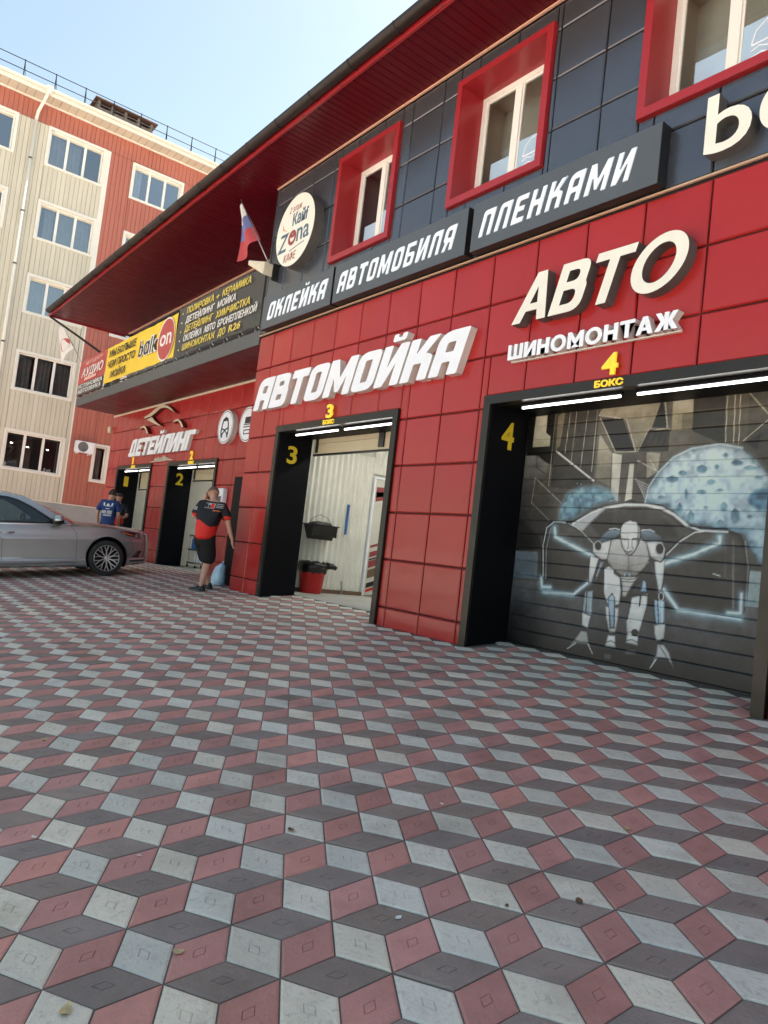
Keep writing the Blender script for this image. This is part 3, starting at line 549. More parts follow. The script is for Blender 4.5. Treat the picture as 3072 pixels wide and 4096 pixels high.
('P',[(-3.824,0.506),(-3.708,0.546),(-3.712,0.398),(-3.785,0.356),(-3.817,0.433)],(190,190,182),(160,160,152),4,26),
('P',[(-3.785,0.356),(-3.712,0.398),(-3.72,0.351),(-3.767,0.337)],(40,34,32),(40,34,32),4,26),
('P',[(-3.775,0.34),(-3.707,0.347),(-3.648,0.284),(-3.564,0.096),(-3.619,0.177),(-3.671,0.225),(-3.768,0.205),(-3.827,0.107),(-3.777,0.252)],(150,152,148),(120,118,112),4,26),
('L',[(-3.75,0.327),(-3.673,0.243),(-3.565,0.098)],(34,34,34),5,4,1.0),
('L',[(-3.77,0.202),(-3.825,0.109)],(200,196,184),7,4,1.0),
('L',[(-3.781,0.205),(-3.67,0.22)],(34,34,34),6,4,1.0),
('P',[(-4.591,1.236),(-4.517,1.232),(-4.376,1.278),(-4.391,1.078),(-4.465,1.068),(-4.581,1.129)],(206,206,198),(150,148,142),4,26),
('L',[(-4.581,1.129),(-4.465,1.068),(-4.391,1.078),(-4.376,1.278)],(34,34,34),6,4,1.0),
('P',[(-3.992,1.278),(-3.82,1.293),(-3.778,1.222),(-3.784,1.133),(-3.814,1.095),(-3.921,1.125)],(206,206,198),(150,148,142),4,26),
('L',[(-3.778,1.222),(-3.784,1.133),(-3.814,1.095),(-3.92,1.123)],(34,34,34),7,4,1.0),
('P',[(-4.376,1.278),(-4.278,1.302),(-4.048,1.314),(-3.978,1.272),(-3.927,1.124),(-3.973,1.028),(-4.053,0.94),(-4.219,0.925),(-4.334,0.988),(-4.408,1.073)],(168,164,156),(96,91,84),8,26),
('L',[(-4.408,1.073),(-4.334,0.988),(-4.219,0.925),(-4.053,0.94),(-3.973,1.028)],(34,34,34),6,4,1.0),
('L',[(-4.164,1.128),(-4.148,0.995)],(92,88,82),6,8,1.0),
('L',[(-4.378,1.049),(-4.172,1.034),(-4.137,1.037),(-3.942,1.083)],(122,117,110),10,14,1.0),
('P',[(-4.171,0.95),(-4.171,0.94),(-4.175,0.932),(-4.182,0.927),(-4.19,0.926),(-4.197,0.93),(-4.203,0.937),(-4.206,0.947),(-4.205,0.957),(-4.201,0.965),(-4.195,0.97),(-4.187,0.971),(-4.179,0.967),(-4.174,0.96)],(132,158,166),(132,158,166),4,26),
('P',[(-4.118,0.955),(-4.118,0.945),(-4.122,0.937),(-4.129,0.932),(-4.136,0.931),(-4.144,0.935),(-4.149,0.942),(-4.152,0.952),(-4.152,0.962),(-4.148,0.97),(-4.141,0.975),(-4.133,0.975),(-4.126,0.972),(-4.12,0.964)],(132,158,166),(132,158,166),4,26),
('P',[(-4.477,1.211),(-4.479,1.187),(-4.49,1.168),(-4.508,1.156),(-4.529,1.155),(-4.55,1.164),(-4.565,1.182),(-4.573,1.205),(-4.571,1.229),(-4.559,1.248),(-4.541,1.259),(-4.52,1.26),(-4.5,1.251),(-4.484,1.233)],(40,40,42),(40,40,42),4,26),
('L',[(-4.482,1.21),(-4.484,1.189),(-4.494,1.172),(-4.51,1.162),(-4.529,1.16),(-4.547,1.169),(-4.561,1.185),(-4.568,1.205),(-4.566,1.226),(-4.556,1.244),(-4.54,1.254),(-4.52,1.255),(-4.502,1.247),(-4.488,1.231),(-4.482,1.21)],(176,176,170),6,4,1.0),
('P',[(-4.5,1.203),(-4.501,1.191),(-4.507,1.181),(-4.516,1.176),(-4.526,1.175),(-4.536,1.18),(-4.544,1.188),(-4.548,1.2),(-4.547,1.212),(-4.541,1.221),(-4.532,1.227),(-4.522,1.228),(-4.511,1.223),(-4.504,1.214)],(20,20,22),(20,20,22),4,26),
('P',[(-3.791,1.223),(-3.793,1.198),(-3.804,1.176),(-3.822,1.163),(-3.843,1.162),(-3.863,1.172),(-3.878,1.192),(-3.886,1.217),(-3.884,1.244),(-3.872,1.265),(-3.854,1.278),(-3.833,1.279),(-3.813,1.269),(-3.798,1.249)],(40,40,42),(40,40,42),4,26),
('L',[(-3.795,1.223),(-3.797,1.2),(-3.807,1.181),(-3.823,1.169),(-3.842,1.168),(-3.861,1.177),(-3.874,1.195),(-3.881,1.218),(-3.879,1.241),(-3.869,1.261),(-3.853,1.272),(-3.834,1.273),(-3.815,1.264),(-3.802,1.246),(-3.795,1.223)],(176,176,170),6,4,1.0),
('P',[(-3.814,1.216),(-3.815,1.203),(-3.82,1.192),(-3.829,1.186),(-3.84,1.185),(-3.85,1.19),(-3.858,1.2),(-3.861,1.213),(-3.86,1.226),(-3.855,1.237),(-3.846,1.243),(-3.835,1.244),(-3.825,1.239),(-3.817,1.229)],(20,20,22),(20,20,22),4,26),
('P',[(-3.751,0.782),(-3.752,0.764),(-3.758,0.749),(-3.769,0.74),(-3.782,0.738),(-3.794,0.745),(-3.804,0.758),(-3.808,0.776),(-3.807,0.794),(-3.801,0.809),(-3.79,0.818),(-3.777,0.819),(-3.765,0.813),(-3.755,0.799)],(40,40,42),(40,40,42),4,26),
('L',[(-3.754,0.782),(-3.755,0.766),(-3.76,0.752),(-3.77,0.744),(-3.782,0.742),(-3.793,0.748),(-3.801,0.76),(-3.805,0.776),(-3.804,0.792),(-3.798,0.806),(-3.789,0.814),(-3.777,0.815),(-3.766,0.809),(-3.758,0.797),(-3.754,0.782)],(176,176,170),6,4,1.0),
('P',[(-3.765,0.775),(-3.765,0.766),(-3.768,0.758),(-3.774,0.754),(-3.78,0.753),(-3.786,0.756),(-3.791,0.763),(-3.793,0.771),(-3.793,0.78),(-3.789,0.788),(-3.784,0.793),(-3.778,0.793),(-3.771,0.79),(-3.767,0.783)],(20,20,22),(20,20,22),4,26),
('P',[(-4.231,0.924),(-4.055,0.94),(-4.02,0.954),(-4.098,0.841),(-4.148,0.727),(-4.195,0.731),(-4.207,0.835)],(166,165,157),(120,119,112),4,26),
('L',[(-4.216,0.901),(-4.077,0.911),(-4.035,0.949)],(34,34,34),6,4,1.0),
('L',[(-4.214,0.876),(-4.074,0.885),(-4.033,0.924)],(34,34,34),6,4,1.0),
('L',[(-4.201,0.784),(-4.11,0.788)],(34,34,34),5,4,1.0),
('P',[(-4.429,0.988),(-4.374,1.013),(-4.32,0.991),(-4.305,0.945),(-4.234,0.913),(-4.207,0.782),(-4.212,0.647),(-4.282,0.628),(-4.357,0.646),(-4.407,0.741)],(212,213,206),(158,158,150),4,26),
('L',[(-4.234,0.913),(-4.207,0.782),(-4.212,0.647),(-4.259,0.633)],(34,34,34),6,4,1.0),
('L',[(-4.429,0.988),(-4.407,0.741),(-4.363,0.647)],(34,34,34),5,4,1.0),
('P',[(-4.373,0.617),(-4.214,0.618),(-4.211,0.524),(-4.227,0.368),(-4.3,0.356),(-4.353,0.504)],(172,172,164),(140,140,132),4,26),
('P',[(-4.353,0.7),(-4.308,0.754),(-4.271,0.712),(-4.244,0.416),(-4.294,0.409)],(126,150,168),(96,116,132),4,26),
('L',[(-4.353,0.695),(-4.308,0.752),(-4.271,0.709),(-4.244,0.418),(-4.294,0.409),(-4.323,0.563)],(34,34,34),6,4,1.0),
('P',[(-4.337,0.226),(-4.311,0.341),(-4.227,0.347),(-4.207,0.232)],(196,196,190),(150,150,144),4,26),
('L',[(-4.338,0.259),(-4.269,0.291),(-4.212,0.27)],(34,34,34),6,4,1.0),
('L',[(-4.3,0.353),(-4.229,0.364)],(60,44,40),10,4,1.0),
('P',[(-3.974,0.925),(-3.937,0.893),(-3.918,0.773),(-4.107,0.762),(-4.132,0.735),(-4.06,0.86)],(66,70,76),(50,52,56),4,26),
('P',[(-4.002,0.798),(-3.98,0.917),(-3.946,0.894),(-3.93,0.802)],(152,184,212),(110,140,166),4,26),
('P',[(-4.093,0.735),(-3.915,0.793),(-3.915,0.666),(-3.959,0.459),(-3.978,0.406),(-4.105,0.397),(-4.124,0.505),(-4.096,0.653)],(198,199,192),(158,158,150),4,26),
('L',[(-3.992,0.757),(-3.994,0.666)],(56,58,60),18,4,1.0),
('L',[(-3.915,0.785),(-3.915,0.666),(-3.959,0.459)],(34,34,34),5,4,1.0),
('L',[(-4.092,0.73),(-4.114,0.519)],(70,74,78),16,4,1.0),
('L',[(-4.106,0.754),(-3.921,0.773)],(34,34,34),8,4,1.0),
('P',[(-4.108,0.295),(-4.101,0.399),(-3.978,0.426),(-3.97,0.288)],(190,190,184),(150,150,144),4,26),
('P',[(-3.98,0.413),(-3.982,0.397),(-3.991,0.383),(-4.006,0.374),(-4.022,0.371),(-4.038,0.375),(-4.05,0.386),(-4.056,0.401),(-4.054,0.417),(-4.044,0.431),(-4.03,0.44),(-4.013,0.443),(-3.997,0.438),(-3.985,0.427)],(50,44,42),(50,44,42),4,26),
('L',[(-4.106,0.318),(-4.039,0.338),(-3.975,0.319)],(34,34,34),6,4,1.0),
('P',[(-4.279,1.34),(-4.281,1.405),(-4.255,1.454),(-4.185,1.481),(-4.108,1.467),(-4.061,1.411),(-4.05,1.338),(-4.065,1.255),(-4.093,1.192),(-4.13,1.145),(-4.159,1.136),(-4.199,1.159),(-4.243,1.214),(-4.267,1.275)],(222,222,215),(150,147,139),5,26),
('L',[(-4.279,1.34),(-4.281,1.405),(-4.255,1.454),(-4.185,1.481),(-4.108,1.467),(-4.061,1.411),(-4.05,1.338),(-4.065,1.255),(-4.093,1.192),(-4.13,1.145),(-4.159,1.136),(-4.199,1.159),(-4.243,1.214),(-4.267,1.275),(-4.279,1.34)],(40,40,40),6,4,1.0),
('P',[(-4.105,1.461),(-4.061,1.411),(-4.05,1.338),(-4.065,1.257),(-4.086,1.215),(-4.086,1.349)],(128,126,120),(128,126,120),10,26),
('L',[(-4.266,1.353),(-4.058,1.362)],(70,68,64),5,4,1.0),
('L',[(-4.255,1.299),(-4.182,1.296)],(48,46,44),8,4,1.0),
('L',[(-4.141,1.299),(-4.078,1.308)],(48,46,44),8,4,1.0),
('P',[(-4.2,1.287),(-4.202,1.284),(-4.207,1.282),(-4.215,1.28),(-4.224,1.28),(-4.232,1.281),(-4.238,1.282),(-4.24,1.285),(-4.239,1.288),(-4.233,1.29),(-4.225,1.292),(-4.216,1.292),(-4.208,1.292),(-4.202,1.29)],(226,226,218),(226,226,218),4,26),
('P',[(-4.089,1.293),(-4.09,1.29),(-4.096,1.288),(-4.103,1.286),(-4.112,1.286),(-4.12,1.287),(-4.126,1.288),(-4.128,1.291),(-4.126,1.294),(-4.121,1.296),(-4.113,1.298),(-4.105,1.298),(-4.097,1.297),(-4.091,1.296)],(226,226,218),(226,226,218),4,26),
('L',[(-4.184,1.282),(-4.174,1.21),(-4.189,1.199)],(90,88,82),6,6,1.0),
('L',[(-4.14,1.284),(-4.132,1.212),(-4.117,1.203)],(96,94,88),6,6,1.0),
('L',[(-4.201,1.177),(-4.165,1.171),(-4.131,1.182)],(70,62,58),7,4,1.0),
('L',[(-4.192,1.161),(-4.139,1.163)],(110,104,98),6,4,1.0),
('P',[(-4.352,0.164),(-4.243,0.172),(-4.241,0.101),(-4.331,0.095)],(72,72,72),(72,72,72),14,26),
('P',[(-4.11,0.246),(-3.974,0.259),(-3.978,0.189),(-4.108,0.176)],(80,80,80),(80,80,80),14,26)]

# ------------------------------------------------------------------ ground and paving
YF = -14.0
def gz(x, y):
    if y <= YF: return SLOPE * YF
    if y <= 0: return SLOPE * y
    return min(SLOPE * y, 0.066) if x > -11.45 else 0.0
g = MB(); xs = [-900, -60, 60, 900]
g.grid([[(x, y, z - 0.012) for x in xs] for y, z in ((-900, SLOPE * YF), (YF, SLOPE * YF), (0, 0), (900, 0))])
tag(g.build('ground', M['far']), kind='structure')
pav = thing('pavement', None, None); pav['kind'] = 'structure'
b = MB()
ys = (-13.0, -6.0, 0.0)
b.grid([[(x, y, gz(x, y) - 0.006) for x in (-29.0, -11.45, 9.0)] for y in ys])
b.poly([(-28.9, 0, -.006), (-11.45, 0, -.006), (-11.45, 1.27, -.006), (-28.9, 1.27, -.006)])
for a0, a1 in ((-10.29, -7.34), (-5.62, -2.59)): b.poly([(a0, 0, -.006), (a1, 0, -.006), (a1, .64, .060), (a0, .64, .060)])
b.build('paver_bed', M['asphalt'], pav)
LS = 0.34636; TH = R(59.475); OX, OY = -1.81203 * 1.448, 0.47988 * 1.448 - 5.6
ea = Vector((math.cos(TH), math.sin(TH))); eb = Vector((math.cos(TH + math.pi / 3), math.sin(TH + math.pi / 3)))
CA = math.cos(math.atan(SLOPE))
def LP(i, j):
    p = ea * (i * LS) + eb * (j * LS); return Vector((OX + p.x, -5.6 + (OY + 5.6 + p.y) * CA))
kinds = (((1, 0), 'pg'), ((1, -1), 'pw'), ((0, 1), 'pr'))
def rhomb(i, j, d):
    A = LP(i, j); B = LP(i + d[0], j + d[1])
    # the two neighbours completing the triangles on both sides of edge A-B
    nb = {(1, 0): ((0, 1), (1, -1)), (1, -1): ((1, 0), (0, -1)), (0, 1): ((1, 0), (-1, 1))}[d]
    c1 = (A + B + LP(i + nb[0][0], j + nb[0][1])) / 3; c2 = (A + B + LP(i + nb[1][0], j + nb[1][1])) / 3
    q = [A, c1, B, c2]
    ar = sum(q[k].x * q[(k + 1) % 4].y - q[(k + 1) % 4].x * q[k].y for k in range(4))
    return q if ar > 0 else q[::-1]
mwi = cam.matrix_world.inverted(); FX = 24 / cam_d.lens
def screen(p):
    c = mwi @ Vector(p)
    if c.z > -0.2: return None
    return (c.x / -c.z * 2 / FX, c.y / -c.z * 2 / FX)
allp = []
for i in range(-140, 140):
    for j in range(-140, 140):
        P = LP(i, j)
        if not (-29.5 < P.x < 8.5 and -12.9 < P.y < 1.3): continue
        for d, m in kinds:
            q = rhomb(i, j, d); c = sum(q, Vector((0, 0))) / 4
            if any(v.y > 0.0 for v in q):
                if c.x > -11.45:
                    ok = False
                    for a0, a1 in ((-10.28, -7.35), (-5.61, -2.60)):
                        if a0 + .05 < c.x < a1 - .05 and c.y < .58: ok = True
                    if c.y < -0.005 and min(v.y for v in q) < -0.05 and max(v.y for v in q) < 0.06: ok = True
                    if not ok: continue
                elif c.y > 1.22 or c.x < -28.8: continue
            s = [screen((v.x, v.y, gz(v.x, v.y))) for v in q]
            area = 0
            if all(s):
                if all(abs(t[0]) < 0.80 and abs(t[1]) < 1.06 for t in s):
                    area = abs(sum(s[k][0] * s[(k + 1) % 4][1] - s[(k + 1) % 4][0] * s[k][1] for k in range(4)))
                    mx = sum(t[0] for t in s) / 4; my = sum(t[1] for t in s) / 4
                    if abs(mx) > .75 or abs(my) > 1.0: area *= 0.3
            allp.append((area, m, q, c))
allp.sort(key=lambda t: -t[0])
GAP = 0.0028; CH = 0.008
def inset(q, d):
    n = len(q); out = []
    for k in range(n):
        p0, p1, p2 = q[k - 1], q[k], q[(k + 1) % n]
        e1 = (p1 - p0).normalized(); e2 = (p2 - p1).normalized(); n1 = Vector((-e1.y, e1.x)); n2 = Vector((-e2.y, e2.x))
        bis = n1 + n2; out.append(p1 + bis * (d / (bis.dot(n1))))
    return out
near_mesh = {}
def near(m, q, c):
    key = m
    if key in near_mesh: return near_mesh[key]
    mb = MB(); q0 = [v - c for v in q]; zz = lambda v, h: (v.x, v.y, v.y * SLOPE + h)
    a = inset(q0, GAP); t = inset(q0, GAP + CH)
    sm = [v * 0.215 for v in q0]; s2 = [v * 0.195 for v in q0]; s3 = [v * 0.175 for v in q0]
    mb.grid([[zz(v, -.012) for v in a], [zz(v, -.0035) for v in a], [zz(v, 0) for v in t], [zz(v, 0) for v in sm], [zz(v, -.004) for v in s2], [zz(v, 0) for v in s3]], 0, True)
    mb.f.append((20, 21, 22, 23)); mb.m.append(0)
    near_mesh[key] = mb.data('paver', M[m]); return near_mesh[key]
for k, (area, m, q, c) in enumerate(allp[:300]):
    o = bpy.data.objects.new('paver', near(m, q, c)); link(o, pav)
    o.location = (c.x, c.y, gz(c.x, c.y) + random.gauss(0, .0009)); o.rotation_euler = (random.gauss(0, .004), random.gauss(0, .004), random.gauss(0, .004))
far = {m: ([], [], []) for m in ('pw', 'pr', 'pg')}
for area, m, q, c in allp[300:]:
    V, F, T = far[m]; a = inset(q, GAP); t = inset(q, GAP + CH); b0 = len(V); dz = random.gauss(0, .0010); tx, ty = random.gauss(0, .004), random.gauss(0, .004)
    hh = lambda v, h: (v.x, v.y, gz(v.x, v.y) + h + dz + (v.x - c.x) * tx + (v.y - c.y) * ty)
    V += [hh(v, -.012) for v in a] + [hh(v, -.0035) for v in a] + [hh(v, 0) for v in t]
    for r in (0, 4):
        for k in range(4): F.append((b0 + r + k, b0 + r + (k + 1) % 4, b0 + r + 4 + (k + 1) % 4, b0 + r + 4 + k))
    F.append((b0 + 8, b0 + 9, b0 + 10, b0 + 11)); T += [random.random()] * 9
V, F, T, MI = [], [], [], []
for mi, m in enumerate(('pw', 'pr', 'pg')):
    v, f, t = far[m]; o0 = len(V); V += v; F += [tuple(x + o0 for x in p) for p in f]; T += t; MI += [mi] * len(f)
me = bpy.data.meshes.new('pavers_beyond'); me.from_pydata(V, [], F)
for m in ('pw', 'pr', 'pg'): me.materials.append(M[m])
me.polygons.foreach_set('material_index', MI); at = me.attributes.new('tint', 'FLOAT', 'FACE'); at.data.foreach_set('value', T)
o = link(bpy.data.objects.new('distant_pavers', me), pav); o['kind'] = 'stuff'

# ------------------------------------------------------------------ the car wash building
CW = thing('car_wash_building', 'two storey car wash clad in red and black panels with four numbered boxes', 'building')
BX0, BX1 = -11.42, 3.4
D3 = (-10.39, -7.24, -0.3, 2.735); D4 = (-5.72, -2.49, -0.3, 2.735)
WIN = [(-9.41, -7.92, 5.18, 6.83), (-6.76, -5.25, 5.20, 6.83), (-4.09, -2.58, 5.21, 6.83), (-0.9, 0.6, 5.21, 6.83)]
ZT = 4.385
def cells(xj, zj, holes):
    out = []
    for a, b_ in zip(xj[:-1], xj[1:]):
        for c, d in zip(zj[:-1], zj[1:]):
            rs = [(a, b_, c, d)]
            for h in holes: rs = rsub(rs, h)
            out += rs
    return out
xr = sorted([-3.28 - .635 * k for k in range(-10, 13)]); xr = [BX0] + [x for x in xr if x > BX0 + .2] + [BX1]
zr = [-0.02, .23, .82, 1.41, 2.00, 2.595, 3.19, 3.785, 4.375]
panels(cells(xr, zr, [D3, D4]), .03, 'red', CW)
xb = sorted([-7.07 + .63 * k for k in range(-6, 17)]); xb = [BX0] + [x for x in xb if x > BX0 + .15] + [BX1]
zb = [4.415, 4.98, 5.57, 6.16, 6.72, 7.03]
panels(cells(xb, zb, WIN), .03, 'black', CW)
mb = MB()
for r in cells([BX0, BX1], [-.3, ZT], [D3, D4]): mb.box(r[0] + .005, r[1], .031, .26, r[2], r[3])
mb.build('wall', M['redjoint'], CW)
mb = MB()
for r in cells([BX0, BX1], [ZT, 7.06], WIN): mb.box(r[0] + .005, r[1], .031, .26, r[2], r[3])
mb.box(BX0 + .004, BX0 + .2, .262, 1.5, -.3, 7.06); mb.box(BX1 - .2, BX1, .262, 12, -.3, 7.06)
mb.build('wall', M['joint'], CW)
MB().box(BX0 - .005, BX1, -.022, .0, ZT + .004, ZT + .024).build('trim_strip', M['thintrim'], CW)
MB().box(BX0 - .01, BX1, -.03, -.004, 7.036, 7.060).build('trim_strip', M['trim'], CW)
MB().box(BX0 - .012, BX0 + .035, -.006, .26, ZT + .03, 7.03).build('corner_strip', M['black'], CW)

# recessed ground floor on the far side
RX0 = -23.4; RY = 1.25
D1 = (-22.37, -19.45, -.3, 2.63); D2 = (-18.26, -15.28, -.3, 2.62)
xq = [RX0] + [x for x in sorted(-14.47 - .565 * k for k in range(-5, 16)) if RX0 + .1 < x < BX0 - .1] + [BX0]
zq = [0.0, .32, .88, 1.44, 2.005, 2.57, 3.13, 3.70, 4.255]
panels(cells(xq, zq, [D1, D2]), RY + .03, 'red', CW)
mb = MB()
for r in cells([RX0, BX0], [-.3, 4.26], [D1, D2]): mb.box(r[0], r[1], RY + .031, RY + .28, r[2], r[3])
mb.build('wall', M['redjoint'], CW)
mb = MB(); mb.box(RX0, BX0, 1.48, 1.7, 4.30, 7.06); mb.build('upper_wall', M['black'], CW)
MB().box(RX0 - .4, BX0 - .02, 1.44, 1.478, 7.03, 7.062).build('trim_strip', M['trim'], CW)
MB().box(RX0, BX0 - .02, RY - .015, RY + .0, 4.215, 4.262).build('trim_strip', M['cream'], CW)
# body behind, end wall and roof
mb = MB(); mb.box(RX0, RX0 + .2, RY + .285, 12, -.3, 4.295); mb.box(RX0, RX0 + .2, 1.71, 12, 4.30, 7.06); mb.box(RX0, BX1, 12, 12.2, -.3, 7.06); mb.build('rear_wall', M['redmetal'], CW)
mb = MB(); x0, x1 = -24.32, 3.7
mb.hexa([(x0, -.95, 7.17), (x1, -.95, 7.17), (x1, 6, 8.55), (x0, 6, 8.55), (x0, -.95, 7.20), (x1, -.95, 7.20), (x1, 6, 8.60), (x0, 6, 8.60)])
mb.hexa([(x0, 6, 8.55), (x1, 6, 8.55), (x1, 13, 7.17), (x0, 13, 7.17), (x0, 6, 8.60), (x1, 6, 8.60), (x1, 13, 7.20), (x0, 13, 7.20)])
mb.box(x0 + .5, x1 - .3, 1.5, 12, 7.07, 7.10)
mb.poly([(x0 + .01, -.9, 7.09), (x0 + .01, 13, 7.09), (x0 + .01, 6, 8.5)]); mb.poly([(x1 - .01, -.9, 7.09), (x1 - .01, 13, 7.09), (x1 - .01, 6, 8.5)])
mb.build('roof', M['roof'], CW)
# soffit boards
nb = int((3.6 + 24.28) / .125); bm_ = {}
for k in range(nb):
    xa = -24.28 + k * .125; deep = xa + .125 < BX0 + .02; y1 = 1.47 if deep else -.005
    if deep not in bm_:
        m_ = MB(); w = .0605; L_ = y1 + .825
        m_.grid([[(-w, 0, .006), (-w + .009, 0, -.004), (w - .009, 0, -.004), (w, 0, .006)], [(-w, L_, .006), (-w + .009, L_, -.004), (w - .009, L_, -.004), (w, L_, .006)]])
        m_.poly([(-w, 0, .006), (-w + .009, 0, -.004), (w - .009, 0, -.004), (w, 0, .006)]); bm_[deep] = m_.data('board', M['soffit'])
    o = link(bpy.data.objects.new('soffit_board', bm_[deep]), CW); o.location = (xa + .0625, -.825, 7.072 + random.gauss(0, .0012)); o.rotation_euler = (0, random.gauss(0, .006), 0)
MB().box(-24.3, 3.6, -.82, 0, 7.079, 7.085).box(-24.3, BX0, 0, 1.48, 7.079, 7.085).build('soffit_backing', M['redjoint'], CW)
mb = MB(); mb.box(-24.33, 3.62, -.862, -.828, 7.035, 7.12); mb.box(-24.33, -24.285, -.828, 1.5, 7.035, 7.12); mb.build('soffit_edge', M['redmetal'], CW)
mb = MB(); rows = []
for x in (-24.0, 3.7):
    rows.append([(x, -.945 + .088 * math.cos(t), 7.155 + .088 * math.sin(t)) for t in np.linspace(math.pi, 2 * math.pi, 13)] + [(x, -.945 + .080 * math.cos(t), 7.155 + .080 * math.sin(t)) for t in np.linspace(2 * math.pi, math.pi, 13)])
mb.grid(rows, 0, True)
for x in (-24.0, 3.7): mb.poly([(x, -.945 + .085 * math.cos(t), 7.155 + .085 * math.sin(t)) for t in np.linspace(math.pi, 2 * math.pi, 13)])
gut = mb.build('gutter', M['gutter'], CW); autosmooth(gut)
brk = MB()
for k in range(13): brk.tube([(0, -.86, 7.08)] + [(0, -.945 + .094 * math.cos(t), 7.155 + .094 * math.sin(t)) for t in np.linspace(2 * math.pi - .5, math.pi, 9)], .006, 4) if k == 0 else None
bme = brk.data('bracket', M['gutter'])
for k in range(30):
    o = link(bpy.data.objects.new('bracket', bme), gut); o.location = (-24.0 + k * .95, 0, 0)
bul = MB().lathe([(0, -.014), (.009, -.009), (.012, 0), (.009, .009), (0, .014)], 8).data('bulb', M['greyside'], True)
fest = MB(); pts = []
for k in range(28 * 6):
    x = -24.2 + k / 6.0; pts.append((x, -.872, 7.045 - .018 * abs(math.sin(k / 6.0 * math.pi)) ** .5))
fest.tube(pts, .005, 5); fest.build('festoon_wire', M['redmetal'], CW, True)
for k in range(28):
    o = link(bpy.data.objects.new('bulb', bul), CW); o.location = (-24.2 + k, -.878, 7.04)
mb = MB(); mb.tube([(-24.30, -.82, 7.03), (-22.9, -.35, 6.36), (-21.35, .03, 5.66)], .035, 8); mb.build('brace', M['gutter'], CW, True)

# upper windows
def upper_window(r, blind, film):
    x0, x1, z0, z1 = r; c = .085; mb = MB()
    o4 = [(x0, z0), (x1, z0), (x1, z1), (x0, z1)]; i4 = [(x0 + c, z0 + c), (x1 - c, z0 + c), (x1 - c, z1 - c), (x0 + c, z1 - c)]
    mb.grid([[(p[0], .03, p[1]) for p in o4], [(p[0], -.042, p[1]) for p in o4], [(p[0], -.045, p[1]) for p in i4], [(p[0], .36, p[1]) for p in i4]], 0, True)
    w = mb.build('window', M['redmetal'], CW)
    X0, X1, Z0, Z1 = x0 + c, x1 - c, z0 + c, z1 - c; t = .065; xm = X0 + (X1 - X0) * .46
    f = MB(); f.box(X0, X1, .33, .385, Z0, Z0 + t); f.box(X0, X1, .33, .385, Z1 - t, Z1); f.box(X0, X0 + t, .331, .384, Z0 + t, Z1 - t); f.box(X1 - t, X1, .331, .384, Z0 + t, Z1 - t); f.box(xm - .05, xm + .05, .326, .384, Z0 + t, Z1 - t)
    for a, b_ in ((X0 + t, xm - .05), (xm + .05, X1 - t)):
        for q in ((a, a + .022, Z0 + t, Z1 - t), (b_ - .022, b_, Z0 + t, Z1 - t), (a + .022, b_ - .022, Z0 + t, Z0 + t + .022), (a + .022, b_ - .022, Z1 - t - .022, Z1 - t)): f.box(q[0], q[1], .345, .375, q[2], q[3])
    f.build('frame', M['pvc'], w)
    for a, b_ in ((X0 + t, xm - .05), (xm + .05, X1 - t)): MB().poly([(a, .362, Z0 + t), (b_, .362, Z0 + t), (b_, .362, Z1 - t), (a, .362, Z1 - t)]).build('pane', M['glass'], w)
    rb = MB(); rb.box(X0 - .1, X1 + .1, .75, .78, Z0 - .1, Z1 + .1); rb.box(X0 - .06, X0 - .03, .39, .75, Z0 - .1, Z1 + .1); rb.box(X1 + .03, X1 + .06, .39, .75, Z0 - .1, Z1 + .1); rb.box(X0 - .06, X1 + .06, .39, .75, Z1 + .02, Z1 + .04); rb.box(X0 - .06, X1 + .06, .39, .75, Z0 - .04, Z0 - .02)
    rb.build('room_wall', blind, w)
    zf = Z0 + t + (Z1 - Z0) * .40
    if film:
        a, b_ = xm + .055, X1 - t - .004
        MB().box(a, b_, .352, .356, Z0 + t + .004, zf).build('window_film', M['film'], w)
        cx = (a + b_) / 2 + .02; s = MB(); k = (b_ - a) * .40; zc = Z0 + t + .30
        arc = lambda y0, pts: s.tube([(cx + px * k, y0, zc + pz * k) for px, pz in pts], .009, 4)
        arc(.349, [(-.9, .25), (-.75, .75), (-.35, 1.05), (.2, 1.1), (.7, .85), (.9, .3), (-.9, .25)])
        arc(.349, [(-.9, 0), (-.6, .12), (-.3, 0), (0, .12), (.3, 0), (.6, .12), (.9, 0)])
        arc(.349, [(-.92, -.25), (-.5, -.15), (-.1, -.3), (.3, -.15), (.9, -.25)])
        arc(.349, [(-.9, -.5), (.9, -.5), (.8, -.95), (-.75, -.95), (-.9, -.5)])
        arc(.349, [(-.95, -1.3), (-.9, -1.55), (.9, -1.45)])
        s.build('sticker', M['white'], w)
        a = X0 + t + .35 * (xm - .05 - X0 - t)
        MB().box(a, xm - .06, .352, .356, Z0 + t + .004, zf - .12).build('window_film', M['film'], w)
M['film'] = mat('pale_blue_window_film', (0.38, 0.52, 0.66), 0.35, 0, 0.05, 3)
M['blind'] = mat('beige_blind', (0.60, 0.55, 0.46), 0.8, 0, 0.08, 2)
M['dimblind'] = mat('grey_blind', (0.33, 0.315, 0.31), 0.8, 0, 0.08, 2)
for r, bl, fi in zip(WIN, ('dimblind', 'blind', 'blind', 'blind'), (True,) * 4): upper_window(r, M[bl], fi)

